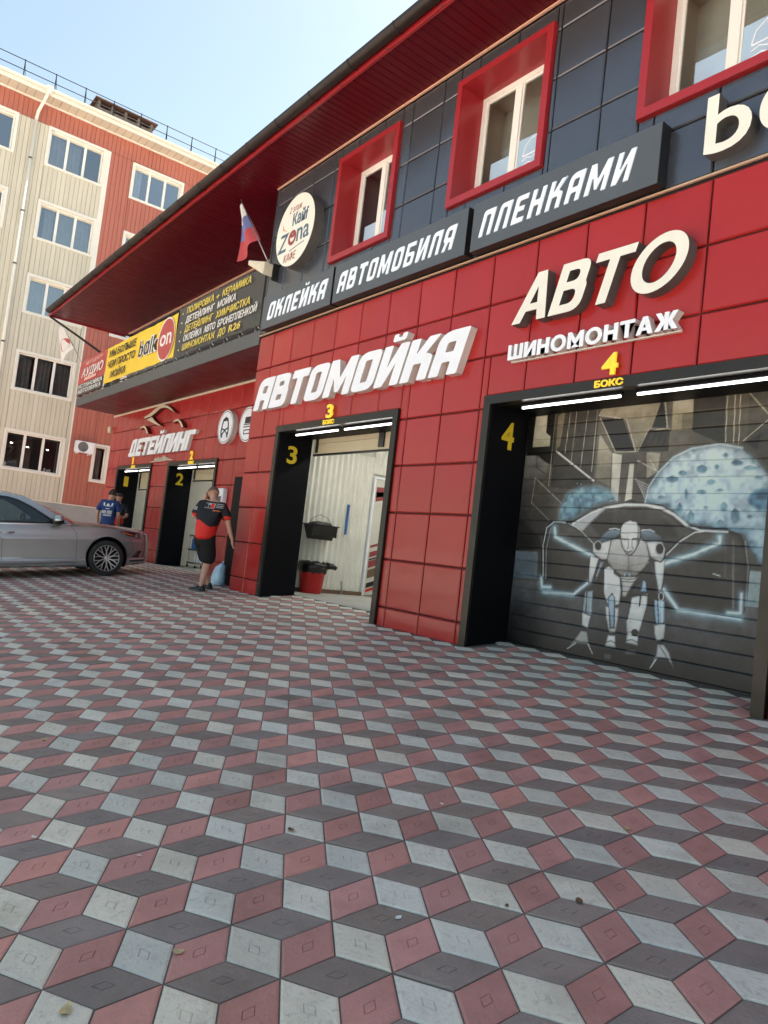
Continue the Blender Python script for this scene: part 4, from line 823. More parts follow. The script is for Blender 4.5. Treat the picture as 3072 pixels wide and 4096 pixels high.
# doorways
def doorway(d, y0, label_no, dep=.62, zf=0.0):
    x0, x1, _, zt = d; c = .10
    mb = MB()
    mb.box(x0, x0 + c, y0 - .03, y0 + .30, zf - .02, zt); mb.box(x1 - c, x1, y0 - .03, y0 + .30, zf - .02, zt); mb.box(x0 + c, x1 - c, y0 - .03, y0 + .30, zt - c, zt)
    f = mb.build('door_frame', M['frame'], CW)
    l = MB(); l.box(x0 + .02, x0 + c + .004, y0 + .005, y0 + dep, zf - .02, zt - c); l.box(x1 - c - .004, x1 - .02, y0 + .005, y0 + dep, zf - .02, zt - c); l.box(x0 + c + .005, x1 - c - .005, y0 + .12, y0 + dep, zt - c - .004, zt - c + .1)
    l.build('jamb_lining', M['jamb'], f)
    xa, xb_ = x0 + c, x1 - c; w = xb_ - xa
    for a, b_ in ((xa + .12 * w, xa + .515 * w), (xa + .575 * w, xa + .965 * w)):
        MB().tube([(a, y0 + .10, zt - .150), (b_, y0 + .10, zt - .150)], .013, 8).build('light_tube', M['tube'], f, True)
        MB().box(a - .02, b_ + .02, y0 + .085, y0 + .115, zt - .134, zt - .104).build('lamp_holder', M['jamb'], f)
    return f
doorway(D4, 0, 4); doorway(D3, 0, 3); doorway(D2, RY, 2); doorway(D1, RY, 1)
# rooms behind the boxes
def room(x0, x1, y0, y1, z0, z1, led):
    mb = MB()
    mb.poly([(x0, y0, z0), (x1, y0, z0), (x1, y1, z0), (x0, y1, z0)]); mb.build('room_floor', M['concrete'], CW)
    mb = MB(); mb.poly([(x0, y0, z0), (x0, y1, z0), (x0, y1, z1), (x0, y0, z1)]); mb.poly([(x1, y0, z0), (x1, y1, z0), (x1, y1, z1), (x1, y0, z1)]); mb.poly([(x0, y1, z0), (x1, y1, z0), (x1, y1, z1), (x0, y1, z1)]); mb.poly([(x0, y0, z1), (x1, y0, z1), (x1, y1, z1), (x0, y1, z1)])
    mb.build('room_wall', M['wallpaint'], CW)
    for (a, b_) in led: MB().box(a - .6, a + .6, b_ - .09, b_ + .09, z1 - .07, z1 - .03).build('ceiling_light', M['led'], CW)
room(-11.18, -7.05, .64, 8.5, .066, 3.25, [(-9.4, 2.0), (-9.4, 4.5)])
room(-19.0, -15.0, 1.88, 8.5, .0, 3.2, [(-17.0, 3.6)])
room(-23.1, -19.1, 1.88, 8.5, .0, 3.2, [(-21.2, 3.6)])
def shutter(x0, x1, y, z0, z1):
    d = MB(); d.box(x0, x1, y, y + .04, z0, z0 + .03); f = d.build('sectional_door', M['frame'], CW); z = z0 + .033
    while z < z1 - .05:
        h = min(.17, z1 - z); MB().box(x0, x1, y + .002, y + .038, z, z + h - .006).build('panel', M['beigedoor'], f); z += h
    MB().box((x0 + x1) / 2 + .35, (x0 + x1) / 2 + .47, y - .03, y, z0 + .06, z1).box(x0 + .1, x0 + .14, y - .03, y, z0 + .05, z1).build('bracket', M['blackplastic'], f)
shutter(-10.27, -7.36, .645, 2.36, 2.74); shutter(-18.14, -15.4, 1.895, 2.22, 2.64); shutter(-22.25, -19.57, 1.895, 2.0, 2.64)
# corrugated white curtain along the side of box 3
mb = MB(); rows = []
for k in range(221):
    y = .72 + k * (2.57 - .72) / 220; ph = y * 2 * math.pi / .118; a = .022 * (1 - .35 * math.sin(y * 5)); rows.append([(-11.135 + a * math.sin(ph), y, z) for z in (.14, .8, 1.6, 2.7)])
mb.grid(rows)
rows = [[(-11.13 + .022 * math.sin((2.57 + k * .012) * 2 * math.pi / .118), 2.57 + k * .012, z) for z in (2.40, 3.0)] for k in range(180)]
mb.grid(rows); cur = mb.build('curtain', M['curtain'], CW, True)
MB().box(-11.15, -11.11, .72, 2.58, .067, .135).build('skirting_board', M['wood'], CW)
mb = MB(); mb.box(-11.165, -11.12, 2.60, 3.55, .09, 2.30); dd = mb.build('side_door', M['wallpaint'], CW)
fr = MB(); fr.box(-11.165, -11.10, 2.585, 2.62, .07, 2.34); fr.box(-11.165, -11.10, 2.62, 3.6, 2.305, 2.34); fr.build('frame', M['white'], dd)
mb = MB(); mb.box(-11.16, -11.118, 3.6, 8.4, .07, 2.38); mb.build('side_panel', M['wallpaint'], CW)
# door leaf folded open from the side wall of the projecting bay
lf = MB().box(-12.31, -11.45, .285, .325, .02, 1.99).build('side_door', M['jamb'], CW)
MB().box(-12.26, -12.22, .25, .285, .95, 1.1).build('handle', M['steel'], lf)

# sprayed sectional door of box 4: one piece per slat, colour laid out on a fine grid
def srgb_arr(a):
    a = np.clip(a, 0, 255) / 255; return np.where(a <= .04045, a / 12.92, ((a + .055) / 1.055) ** 2.4)
DX0, DX1, DZ0, DZ1 = -5.615, -2.60, .070, 2.66
STEP = .0078; NX = int((DX1 - DX0) / STEP); NS = 17; SH = (DZ1 - DZ0) / NS; NR = 20
px = np.linspace(DX0, DX1, NX + 1); pz_ = np.concatenate([DZ0 + s * SH + np.array([0, .0] + list(np.linspace(.0045, SH - .0045, NR)) + [SH - .0, SH]) for s in range(NS)])
pz_ = np.concatenate([DZ0 + s * SH + np.linspace(.0, SH, NR) for s in range(NS)])
GX, GZ = np.meshgrid(px, pz_); IMG = np.zeros(GX.shape + (3,)); IMG[:] = (74, 68, 60)
def seg_d(ax, az, bx, bz, X, Z):
    dx, dz = bx - ax, bz - az; L2 = dx * dx + dz * dz + 1e-12; t = np.clip(((X - ax) * dx + (Z - az) * dz) / L2, 0, 1)
    return np.hypot(X - ax - t * dx, Z - az - t * dz)
def blur_noise(sh, cell, seed):
    r = np.random.default_rng(seed); n = r.random((int(sh[0] / cell) + 3, int(sh[1] / cell) + 3))
    y = np.arange(sh[0]) / cell; x = np.arange(sh[1]) / cell; yi = y.astype(int); xi = x.astype(int); fy = (y - yi)[:, None]; fx = (x - xi)[None]; fy = fy * fy * (3 - 2 * fy); fx = fx * fx * (3 - 2 * fx)
    return (n[yi][:, xi] * (1 - fy) + n[yi + 1][:, xi] * fy) * (1 - fx) + (n[yi][:, xi + 1] * (1 - fy) + n[yi + 1][:, xi + 1] * fy) * fx
for s in MURAL:
    pts = s[1]; xs_ = [p[0] for p in pts]; zs_ = [p[1] for p in pts]
    pad = .06 if s[0] == 'P' else (s[3] + s[4]) / 1000 * 1.6 + .01
    if s[0] == 'P': pad = s[4] / 1000 * 1.5 + .01
    i0, i1 = np.searchsorted(px, (min(xs_) - pad, max(xs_) + pad)); j0, j1 = np.searchsorted(pz_, (min(zs_) - pad, max(zs_) + pad))
    if i1 <= i0 or j1 <= j0: continue
    X = GX[j0:j1, i0:i1]; Z = GZ[j0:j1, i0:i1]; d = np.full(X.shape, 9.0); inside = np.zeros(X.shape, bool); n = len(pts)
    for k in range(n if s[0] == 'P' else n - 1):
        a, b_ = pts[k], pts[(k + 1) % n]; d = np.minimum(d, seg_d(a[0], a[1], b_[0], b_[1], X, Z))
        if s[0] == 'P':
            cond = (a[1] > Z) != (b_[1] > Z)
            inside ^= cond & (X < (b_[0] - a[0]) * (Z - a[1]) / ((b_[1] - a[1]) if b_[1] != a[1] else 1e-9) + a[0])
    if s[0] == 'P':
        b_ = s[4] / 1000; sdv = np.where(inside, -d, d); al = np.clip(.5 - sdv / (2 * max(b_, .003)), 0, 1); t = np.clip((max(zs_) - Z) / (max(zs_) - min(zs_) + 1e-6), 0, 1)[..., None]
        colr = np.array(s[2]) * (1 - t) + np.array(s[3]) * t; am = al[..., None]
        if s[5] > 0:                                     # airbrushed roundness: tone falls off towards each painted outline
            e = np.clip(d / (s[5] / 1000), 0, 1); colr = colr * (0.50 + .62 * (e * (2 - e)))[..., None]
    else:
        w = s[3] / 2000; b_ = s[4] / 1000; al = np.clip(1 - (d - w + b_ * .3) / max(b_, .003), 0, 1) * s[5]; am = (al * al * (3 - 2 * al))[..., None] if b_ > .012 else al[..., None]; colr = np.array(s[2], float)
    IMG[j0:j1, i0:i1] = IMG[j0:j1, i0:i1] * (1 - am) + colr * am
nz = .5 * blur_noise(IMG.shape[:2], 24, 1) + .3 * blur_noise(IMG.shape[:2], 7, 2) + .2 * blur_noise(IMG.shape[:2], 2.2, 3)
IMG *= (0.80 + .40 * nz)[..., None]
moon = (IMG[..., 2] > IMG[..., 0] + 22) & (GZ > 1.2); mn = blur_noise(IMG.shape[:2], 5, 8) * .6 + blur_noise(IMG.shape[:2], 13, 9) * .4
IMG[moon] *= (0.66 + .56 * mn[moon])[:, None]
lum = IMG.mean(-1, keepdims=True); IMG = np.clip(IMG * ((lum - 84) * 1.46 + 72).clip(8, 250) / lum.clip(4) * np.array((.97, 1.0, 1.05)), 6, 250); SRGBIMG = srgb_arr(np.where(IMG > 150, 150 + (IMG - 150) * .55, IMG))
door4 = thing('sectional_door', None, None)
df = MB(); df.box(DX0, DX1, .655, .69, DZ0 - .01, DZ1); df0 = df.build('sectional_door', M['blackplastic'], CW)
bpy.data.objects.remove(door4)
for s in range(NS):
    rows = slice(s * NR, (s + 1) * NR); X = GX[rows]; Z = GZ[rows].copy(); yy = np.full(X.shape, .62); yy[0] = yy[-1] = .6225; Z[0] += .0005; Z[-1] -= .0005; Z[1] = Z[0] + .0016; Z[-2] = Z[-1] - .0016
    nx = X.shape[1]; co = np.stack([X, yy, Z], -1).reshape(-1, 3)
    idx = np.arange(NR * nx).reshape(NR, nx); F = np.stack([idx[:-1, :-1], idx[:-1, 1:], idx[1:, 1:], idx[1:, :-1]], -1).reshape(-1, 4)
    me = bpy.data.meshes.new('door_slat'); me.vertices.add(len(co)); me.vertices.foreach_set('co', co.ravel()); me.loops.add(F.size); me.loops.foreach_set('vertex_index', F.ravel().astype(np.int32)); me.polygons.add(len(F)); me.polygons.foreach_set('loop_start', np.arange(0, F.size, 4, dtype=np.int32)); me.update(calc_edges=True)
    ca = me.color_attributes.new('print', 'FLOAT_COLOR', 'POINT'); cc = np.ones((len(co), 4), 'f'); cc[:, :3] = SRGBIMG[rows].reshape(-1, 3); ca.data.foreach_set('color', cc.ravel())
    me.materials.append(M['mural']); link(bpy.data.objects.new('slat', me), df0)
MB().box(DX0, DX1, .60, .66, .062, .072).build('door_seal', M['blackplastic'], df0)

# balcony over the recess
bal = MB(); bal.box(-23.1, BX0 - .02, .02, RY - .02, 4.275, 4.49); bal = bal.build('balcony', M['joint'], CW)
MB().box(-23.13, BX0 - .015, -.012, .018, 4.262, 4.515).box(-23.13, -23.1, .018, RY, 4.262, 4.515).build('fascia', M['fascia'], bal)
for k in range(12):
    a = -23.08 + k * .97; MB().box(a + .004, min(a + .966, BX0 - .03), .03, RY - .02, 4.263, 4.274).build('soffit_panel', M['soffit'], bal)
mb = MB()
for z, r in ((4.585, .016), (5.60, .022), (5.1, .014)): mb.tube([(-23.05, .03, z), (BX0 - .05, .03, z)], r, 6)
for z, r in ((4.585, .016), (5.60, .022)): mb.tube([(-23.05, .03, z), (-23.05, 1.3, z)], r, 6)
mb.build('railing', M['boxside'], bal, True)
pm = MB().box(-.016, .016, .016, .044, 4.515, 5.62).data('post', M['steel'])
for k in range(19): o = link(bpy.data.objects.new('railing_post', pm), bal); o.location = (-23.04 + k * .63, 0, 0)

# ------------------------------------------------------------------ signs, letters, banners, flags
WH = [M['white'], M['whiteside']]
s = thing('letter_sign', 'big white block letters АВТОМОЙКА above the open box 3', 'sign'); block_word('АВТОМОЙКА', -11.14, -5.97, 3.03, 3.555, 0.0, .105, [M['white'], M['whiteside']], s, .23, .055)
s = thing('letter_sign', 'large cream letters АВТО on red panels above box 4', 'sign'); block_word('АВТО', -5.33, -3.30, 3.43, 3.93, 0, .13, [M['offwhite'], M['greyside']], s, .24, .055, 'letter', GS, True)
s = thing('letter_sign', 'small white letters ШИНОМОНТАЖ in a row under the cream АВТО', 'sign'); block_word('ШИНОМОНТАЖ', -5.37, -3.43, 3.07, 3.225, 0, .09, WH, s, 0, .12, 'letter', GS, True, thin=-.004)
MB().box(-5.37, -3.43, -.03, 0, 3.052, 3.066).build('rail', M['whiteside'], s)
s = thing('letter_sign', 'cream round lowercase letters on black panels beside the end of the last lightbox', 'sign'); font_word('bɑlkon', -3.31, -.75, 4.52, 5.06, 0, .13, [M['offwhite'], M['greyside']], s, bold=.010)
# three lightboxes
def lightbox(word, x0, x1, z0, z1, lab, lx0, lx1, lz0, lz1):
    s = thing('lightbox_sign', lab, 'sign', group='grey lightboxes along the first floor')
    mb = MB(); mb.box(x0, x1, -.138, 0, z0, z1, 0); bx = mb.build('box', [M['boxside']], s)
    mb = MB(); mb.box(x0 + .003, x1 - .003, -.1425, -.138, z0 + .003, z1 - .003); mb.build('face', M['lightbox'], s)
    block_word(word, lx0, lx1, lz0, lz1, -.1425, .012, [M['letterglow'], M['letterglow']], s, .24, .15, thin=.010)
M['letterglow'] = mat('white_acrylic_glow', (0.72, 0.78, 0.84), 0.35, 0, 0.03, 4, emit=(0.75, 0.88, 1.0), estr=0.03)  # plain white plastic letters with a faint glow added to the material
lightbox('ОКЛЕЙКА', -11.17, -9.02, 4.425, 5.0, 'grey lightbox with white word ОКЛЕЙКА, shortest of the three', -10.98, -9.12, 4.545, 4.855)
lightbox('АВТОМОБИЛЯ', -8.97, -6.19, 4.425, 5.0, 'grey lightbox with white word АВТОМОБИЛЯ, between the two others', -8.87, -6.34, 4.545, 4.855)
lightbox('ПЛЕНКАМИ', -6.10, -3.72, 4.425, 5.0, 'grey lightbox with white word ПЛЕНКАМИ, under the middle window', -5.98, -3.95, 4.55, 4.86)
# round cafe sign
s = thing('round_sign', 'thick round cream sign with blue and red café lettering on black panels', 'sign')
cx, cz, rr = -10.32, 5.93, .60
mb = MB(); mb.lathe([(0, 0), (rr, 0), (rr, -.17), (rr - .006, -.176)], 48, 'y', (cx, 0, cz)); mb.build('drum', M['greyside'], s); mb = MB(); mb.lathe([(0, -.178), (rr - .006, -.178), (rr - .006, -.170)], 48, 'y', (cx, 0, cz)); mb.build('face', M['offwhite'], s)
M['inkblue'] = mat('slate_blue_print', (0.075, 0.125, 0.18), .45); M['inkred'] = mat('maroon_print', (0.27, 0.05, 0.05), .45); M['inkorange'] = mat('orange_print', (0.72, 0.22, 0.06), .45); M['inkblack'] = mat('black_print', (0.012, 0.012, 0.014), .5); M['inkwhite'] = mat('white_print', (0.74, 0.74, 0.72), .5)
yf = -.178
font_word('2 этаж', cx - .24, cx + .16, cz + .33, cz + .44, yf, .003, M['inkred'], s, shear=.25, name='lettering', join=True)
font_word('Кайf', cx - .10, cx + .38, cz + .09, cz + .29, yf, .003, M['inkblue'], s, bold=.03, name='lettering', join=True)
font_word('Z', cx - .50, cx - .17, cz - .30, cz + .02, yf, .003, M['inkblue'], s, bold=.012, shear=.2, name='lettering', join=True)
font_word('na', cx + .09, cx + .47, cz - .22, cz + .03, yf, .003, M['inkblue'], s, bold=.012, name='lettering', capz=.56)
mb = MB(); mb.lathe([(.068, yf - .003), (.128, yf - .003)], 28, 'y', (cx - .05, 0, cz - .12)); mb.build('lettering', M['inkred'], s)
for q in (-.075, -.02): MB().lathe([(0, yf - .0035), (.032, yf - .0035)], 14, 'y', (cx + q, 0, cz - .09)).build('eye_spot', M['inkred'], s)
font_word('КАФЕ', cx - .26, cx + .13, cz - .50, cz - .37, yf, .003, M['inkred'], s, shear=.2, bold=.008, name='lettering', join=True)
mb = MB(); mb.poly([(cx - .40, yf - .003, cz + .20), (cx - .36, yf - .003, cz + .10), (cx - .22, yf - .003, cz + .02), (cx - .40, yf - .003, cz + .10)]); mb.build('lettering', M['inkorange'], s)
mb = MB(); mb.tube([(cx - .1, yf - .003, cz - .335), (cx + .1, yf - .003, cz - .31), (cx + .35, yf - .003, cz - .28)], .006, 4); mb.build('lettering', M['inkblue'], s)
# round pictogram signs on the recessed wall
def disc(cx, cz, lab, icon):
    s = thing('round_sign', lab, 'sign', group='round pictogram signs')
    mb = MB(); mb.lathe([(0, RY), (.375, RY), (.375, RY - .12), (0, RY - .12)], 40, 'y', (cx, 0, cz)); mb.build('drum', [M['whiteside']], s)
    MB().lathe([(0, RY - .122), (.372, RY - .122), (.372, RY - .118)], 40, 'y', (cx, 0, cz)).build('face', M['white'], s)
    mb = MB(); mb.lathe([(.335, RY - .1235), (.350, RY - .1235)], 40, 'y', (cx, 0, cz)); icon(mb, cx, RY - .1235, cz); mb.build('pictogram', M['inkblack'], s)
def icon1(mb, cx, y, cz):
    P = lambda pts: mb.tube([(cx + a, y + .001, cz + b) for a, b in pts], .017, 5)
    P([(-.15, .05), (-.10, .17), (0, .21), (.10, .17), (.15, .05)]); P([(-.15, .05), (-.18, -.10), (-.15, -.20)]); P([(.15, .05), (.18, -.10), (.15, -.20)]); P([(-.16, -.03), (0, -.07), (.16, -.03)]); P([(-.12, -.16), (0, -.08), (.12, -.16)])
    mb.poly([(cx - .11, y, cz + .13), (cx + .11, y, cz + .13), (cx + .07, y, cz + .20), (cx - .07, y, cz + .20)])
    mb.poly([(cx - .17, y, cz - .16), (cx - .10, y, cz - .16), (cx - .10, y, cz - .24), (cx - .17, y, cz - .24)]); mb.poly([(cx + .10, y, cz - .16), (cx + .17, y, cz - .16), (cx + .17, y, cz - .24), (cx + .10, y, cz - .24)])
def icon2(mb, cx, y, cz):
    P = lambda pts: mb.tube([(cx + a, y + .001, cz + b) for a, b in pts], .012, 5)
    mb.poly([(cx - .14, y, cz + .02), (cx + .14, y, cz + .02), (cx + .12, y, cz + .16), (cx - .12, y, cz + .16)]); P([(-.16, .0), (.16, .0)]); P([(-.17, -.05), (.17, -.05)]); P([(-.13, -.12), (.13, -.12), (.13, -.20), (-.13, -.20), (-.13, -.12)])
disc(-14.87, 3.28, 'round white sign with a black figure pictogram on the recessed red wall', icon1)
disc(-13.80, 3.26, 'round white sign partly hidden behind the corner of the projecting bay', icon2)
# car outline logo
s = thing('car_logo', 'pale metal strokes outlining a car above the word ДЕТЕЙЛИНГ', 'logo')
SW = [[(-20.31, 3.94), (-19.93, 3.995), (-19.52, 4.09), (-19.19, 4.165), (-18.88, 4.165), (-18.55, 4.105), (-18.21, 3.98), (-17.99, 3.87), (-18.24, 3.955), (-18.6, 4.055), (-18.82, 4.08), (-19.09, 4.08), (-19.42, 3.99), (-19.75, 3.915), (-20.2, 3.905)],
      [(-20.05, 3.86), (-19.63, 3.895), (-19.41, 3.78), (-19.16, 3.69), (-18.85, 3.595), (-19.15, 3.64), (-19.54, 3.735)],
      [(-20.55, 3.62), (-20.45, 3.66), (-20.30, 3.695), (-20.15, 3.69), (-19.97, 3.61), (-19.77, 3.46), (-19.9, 3.46), (-20.04, 3.58), (-20.2, 3.645), (-20.35, 3.64)],
      [(-18.08, 3.62), (-17.91, 3.685), (-17.72, 3.69), (-17.51, 3.61), (-17.31, 3.46), (-17.42, 3.46), (-17.56, 3.56), (-17.71, 3.645), (-17.87, 3.64)]]
for l in SW:
    o = link(bpy.data.objects.new('stroke', curve_mesh([l], .12, 'stroke', [M['silverlogo'], M['oldred']])), s); o.location = (0, RY, 0)
s = thing('letter_sign', 'white block letters ДЕТЕЙЛИНГ on the recessed wall above boxes 1 and 2', 'sign'); block_word('ДЕТЕЙЛИНГ', -21.31, -16.54, 2.865, 3.355, RY, .09, WH, s, .24, .03)
s = thing('letter_sign', 'tiny silver script with side arrows under the word ДЕТЕЙЛИНГ', 'sign'); font_word('studio', -19.25, -18.32, 2.665, 2.80, RY, .05, [M['silverlogo'], M['whiteside']], s, shear=.3, bold=.02, capz=.7)
for l in ([(-19.62, 2.655), (-19.30, 2.655), (-19.30, 2.69)], [(-18.28, 2.665), (-17.84, 2.665), (-18.28, 2.72)]):
    o = link(bpy.data.objects.new('arrow', curve_mesh([l], .04, 'arrow', [M['silverlogo'], M['whiteside']])), s); o.location = (0, RY, 0)
# numbers over and inside the doorways
def box_sign(n, xc, y, z0, z1, zb0, zb1, lab, wb=.31):
    s = thing('box_number_sign', lab, 'sign', group='yellow numbers over the boxes'); h = z1 - z0
    font_word(str(n), xc - .05, xc + (.02 if n == 1 else .12), z0, z1, y - .03, .02, M['yellowlit'], s, bold=.012 if n == 1 else .03, name='number', capz=.70)
    font_word('БОКС', xc - .12, xc - .12 + wb, zb0, zb1, y - .031, .012, M['yellowlit'], s, bold=.035, name='letter')
box_sign(4, -4.14, 0, 2.765, 2.96, 2.655, 2.715, 'yellow number 4 over БОКС above the painted door'); box_sign(3, -8.86, 0, 2.75, 2.935, 2.655, 2.715, 'yellow number 3 over БОКС above the box with a white curtain', .29)
box_sign(2, -16.78, RY, 2.64, 2.84, 2.53, 2.60, 'yellow number 2 over БОКС above the middle of the recessed doorways', .33); box_sign(1, -20.93, RY, 2.65, 2.85, 2.54, 2.61, 'yellow number 1 over БОКС above the far recessed doorway', .33)
def jamb_no(n, x, ya, yb, z0, z1, lab):
    me = font_mesh(str(n), .008, 'number', M['yellow'], .012 if n == 1 else .022); a, b_ = bounds(me); o = link(bpy.data.objects.new('jamb_number', me)); k = len(me.vertices); co = np.empty(k * 3, 'f'); me.vertices.foreach_get('co', co); co = co.reshape(-1, 3)
    yb = ya + (yb - ya) * (0.72 if n == 1 else 1)
    co[:, 0] = (co[:, 0] - a[0]) * (yb - ya) / (b_[0] - a[0]); co[:, 2] = (co[:, 2] - a[2]) * (z1 - z0) / (b_[2] - a[2]); me.vertices.foreach_set('co', co.ravel()); me.update()
    o.location = (x, ya, z0); o.rotation_euler = (0, 0, math.pi / 2); tag(o, lab, 'number', 'yellow numbers on the black jambs')
jamb_no(4, -5.615, .20, .39, 2.19, 2.50, 'yellow numeral 4 on the black jamb beside the painted door'); jamb_no(3, -10.285, .175, .355, 2.165, 2.455, 'yellow numeral 3 on the black jamb beside the white curtain')
jamb_no(2, -18.155, RY + .20, RY + .40, 2.07, 2.38, 'yellow numeral 2 on the black jamb behind the man in shorts'); jamb_no(1, -22.265, RY + .20, RY + .38, 2.06, 2.36, 'yellow numeral 1 on the black jamb of the far box')

# banners laced to the balcony railing
def banner(x0, x1, z0, z1, parts, lab, seed, sag=.02):
    r = random.Random(seed); ph = [r.random() * 6 for _ in range(4)]
    s = thing('banner', lab, 'banner', group='banners laced to the balcony railing')
    def wv(x, z): return -.036 + .007 * math.sin(x * 2.1 + ph[0]) + .005 * math.sin(x * 5.3 + z * 3 + ph[1]) + .004 * math.sin(z * 7 + x * 1.3 + ph[2])
    for (a, b_, c, d, m) in parts:
        nx = max(3, int((b_ - a) / .07)); nzz = 14; rows = []
        for k in range(nzz + 1):
            z = c + (d - c) * k / nzz; rows.append([(a + (b_ - a) * i / nx, wv(a + (b_ - a) * i / nx, z), z + (sag * math.sin(math.pi * ((a + (b_ - a) * i / nx - x0) % .63) / .63) * (-1 if k == nzz else (1 if k == 0 else 0)) * .5)) for i in range(nx + 1)])
        MB().grid(rows).build('cloth', m, s, True)
    for k in range(int((x1 - x0) / .63) + 1):
        x = x0 + .05 + k * .63
        if x < x1 - .02: MB().tube([(x, -.03, z0 + .03), (x + .02, .02, z0 - .03)], .005, 4).build('lace', M['inkwhite'], s); MB().tube([(x, -.03, z1 - .02), (x, .02, z1 + .02)], .005, 4).build('lace', M['inkwhite'], s)
    return s
M['bred'] = mat('red_banner_vinyl', (0.42, 0.060, 0.055), .5, 0, .08, 3); M['byellow'] = mat('yellow_banner_vinyl', (0.80, 0.55, 0.025), .42, 0, .06, 2); M['bblack'] = mat('charcoal_banner_vinyl', (0.032, 0.032, 0.034), .30, 0, .15, 2, .2, 3)
M['pinkprint'] = mat('pale_pink_print', (0.72, 0.42, 0.38), .5); M['cprint'] = mat('pale_yellow_print', (0.74, 0.58, 0.10), .5)
s = banner(-23.1, -20.46, 4.55, 5.62, [(-23.1, -20.46, 4.90, 5.62, M['bred']), (-23.1, -20.46, 4.55, 4.90, M['bblack'])], 'red banner with black lower strip, leftmost on the railing', 1)
YB = -.058
font_word('АВТОЦЕНТР', -22.45, -20.75, 5.42, 5.52, YB, .004, M['pinkprint'], s, shear=.15, bold=.01, name='lettering', join=True); font_word('АУДИО', -22.72, -20.62, 5.08, 5.33, YB, .004, M['inkwhite'], s, shear=.2, bold=.012, name='lettering', join=True)
MB().box(-22.35, -21.2, YB - .004, YB, 4.955, 5.035).build('lettering', M['pinkprint'], s)
font_word('УСТАНОВКА', -22.9, -20.55, 4.755, 4.865, YB, .004, M['inkwhite'], s, shear=.15, bold=.012, name='lettering', join=True); font_word('АВТОЗВУКА', -22.92, -20.62, 4.605, 4.715, YB, .004, M['inkwhite'], s, shear=.15, bold=.012, name='lettering', join=True)
s = banner(-20.45, -15.42, 4.62, 5.62, [(-20.45, -15.42, 4.62, 5.62, M['byellow'])], 'yellow banner with a red disc, middle one on the railing', 2)
for t, a, b_, c in (('МЫ БОЛЬШЕ', -20.15, -18.02, 5.31), ('ЧЕМ ПРОСТО', -20.17, -18.02, 5.01), ('МОЙКА', -19.85, -18.62, 4.71)): font_word(t, a, b_, c, c + .185, YB, .004, M['inkblack'], s, shear=.2, bold=.015, name='lettering', join=True)
for q, m, y in ((.055, 'inkwhite', YB), (.012, 'inkblack', YB - .003)): font_word('bɑlk', -17.72, -16.47, 4.96, 5.36, y, .003, M[m], s, bold=q, shear=.1, name='lettering', join=True)
MB().lathe([(0, YB - .002), (.50, YB - .002), (.50, YB)], 40, 'y', (-15.96, 0, 5.11)).build('lettering', M['inkwhite'], s); MB().lathe([(0, YB - .005), (.465, YB - .005), (.465, YB - .002)], 40, 'y', (-15.95, 0, 5.11)).build('disc', M['bred'], s)
font_word('on', -16.30, -15.62, 4.98, 5.28, YB - .005, .003, M['inkwhite'], s, bold=.012, name='lettering', capz=.55)
s = banner(-15.40, -11.47, 4.60, 5.69, [(-15.40, -11.47, 4.60, 5.69, M['bblack'])], 'charcoal banner listing services in yellow and white, rightmost on the railing', 3)
for k, (t, b_, c, m) in enumerate((('ПОЛИРОВКА + КЕРАМИКА', -11.95, 5.475, 'cprint'), ('ДЕТЕЙЛИНГ МОЙКА', -12.52, 5.275, 'inkwhite'), ('ДЕТЕЙЛИНГ ХИМЧИСТКА', -11.9, 5.075, 'cprint'), ('ОКЛЕЙКА АВТО БРОНЕПЛЕНКОЙ', -11.58, 4.875, 'inkwhite'), ('ШИНОМОНТАЖ ДО R26', -12.18, 4.68, 'cprint'))):
    words_ = t.split(' '); tot = sum(len(w) for w in words_) + .8 * (len(words_) - 1); xx = -14.9
    for w in words_:
        ww = (b_ + 14.9) * len(w) / tot; font_word(w, xx, xx + ww, c, c + (.135 if w != '+' else .10), YB, .004, M[m], s, shear=.15, bold=.012, name='lettering', join=True); xx += ww + (b_ + 14.9) * .8 / tot
    MB().lathe([(0, YB - .004), (.022, YB - .004), (.022, YB)], 10, 'y', (-15.1, 0, c + .04)).build('bullet', M['cprint' if k % 2 == 0 else 'inkwhite'], s)

# flags
def flag(lab, base, tip, cloth, cat='flag'):
    s = thing('flag', lab, cat, base); d = Vector(tip) - Vector(base)
    MB().tube([(0, 0, 0), d], .012, 8).build('pole', M['steel'], s, True)
    cloth(s, d); return s
def tri(s, d):
    # hangs limp from the pole, three bands, folded back on itself
    n, m = 22, 18; ax = d.normalized(); top = d * .97
    G = []
    for i in range(n + 1):
        u = i / n; row = []
        for j in range(m + 1):
            v = j / m; p0 = top - ax * (u * 1.02) ; w = .14 + .80 * (u ** .8); dropx = -w * v * .62
            row.append((p0.x - w * v * .50 * (.25 + .75 * u), p0.y - .10 * v * u + .055 * math.sin(v * 8 + u * 2) * (.3 + u * .7), p0.z - .34 * v * (.4 + .6 * u) + .02 * math.sin(v * 6)))
        G.append(row)
    for k, (a, b_, mm) in enumerate(((0, 7, 'fwhite'), (7, 14, 'fblue'), (14, 22, 'fred'))):
        MB().grid(G[a:b_ + 1]).build('band', M[mm], s, True)
M['fwhite'] = mat('white_flag_cloth', (0.70, 0.67, 0.66), .8, 0, .05, 4); M['fblue'] = mat('blue_flag_cloth', (0.14, 0.16, 0.34), .8, 0, .05, 4); M['fred'] = mat('red_flag_cloth', (0.42, 0.06, 0.07), .8, 0, .05, 4)
flag('limp white blue and red flag on a short pole at the corner of the bay', (-11.15, -.10, 5.52), (-12.22, -.34, 7.00), tri)
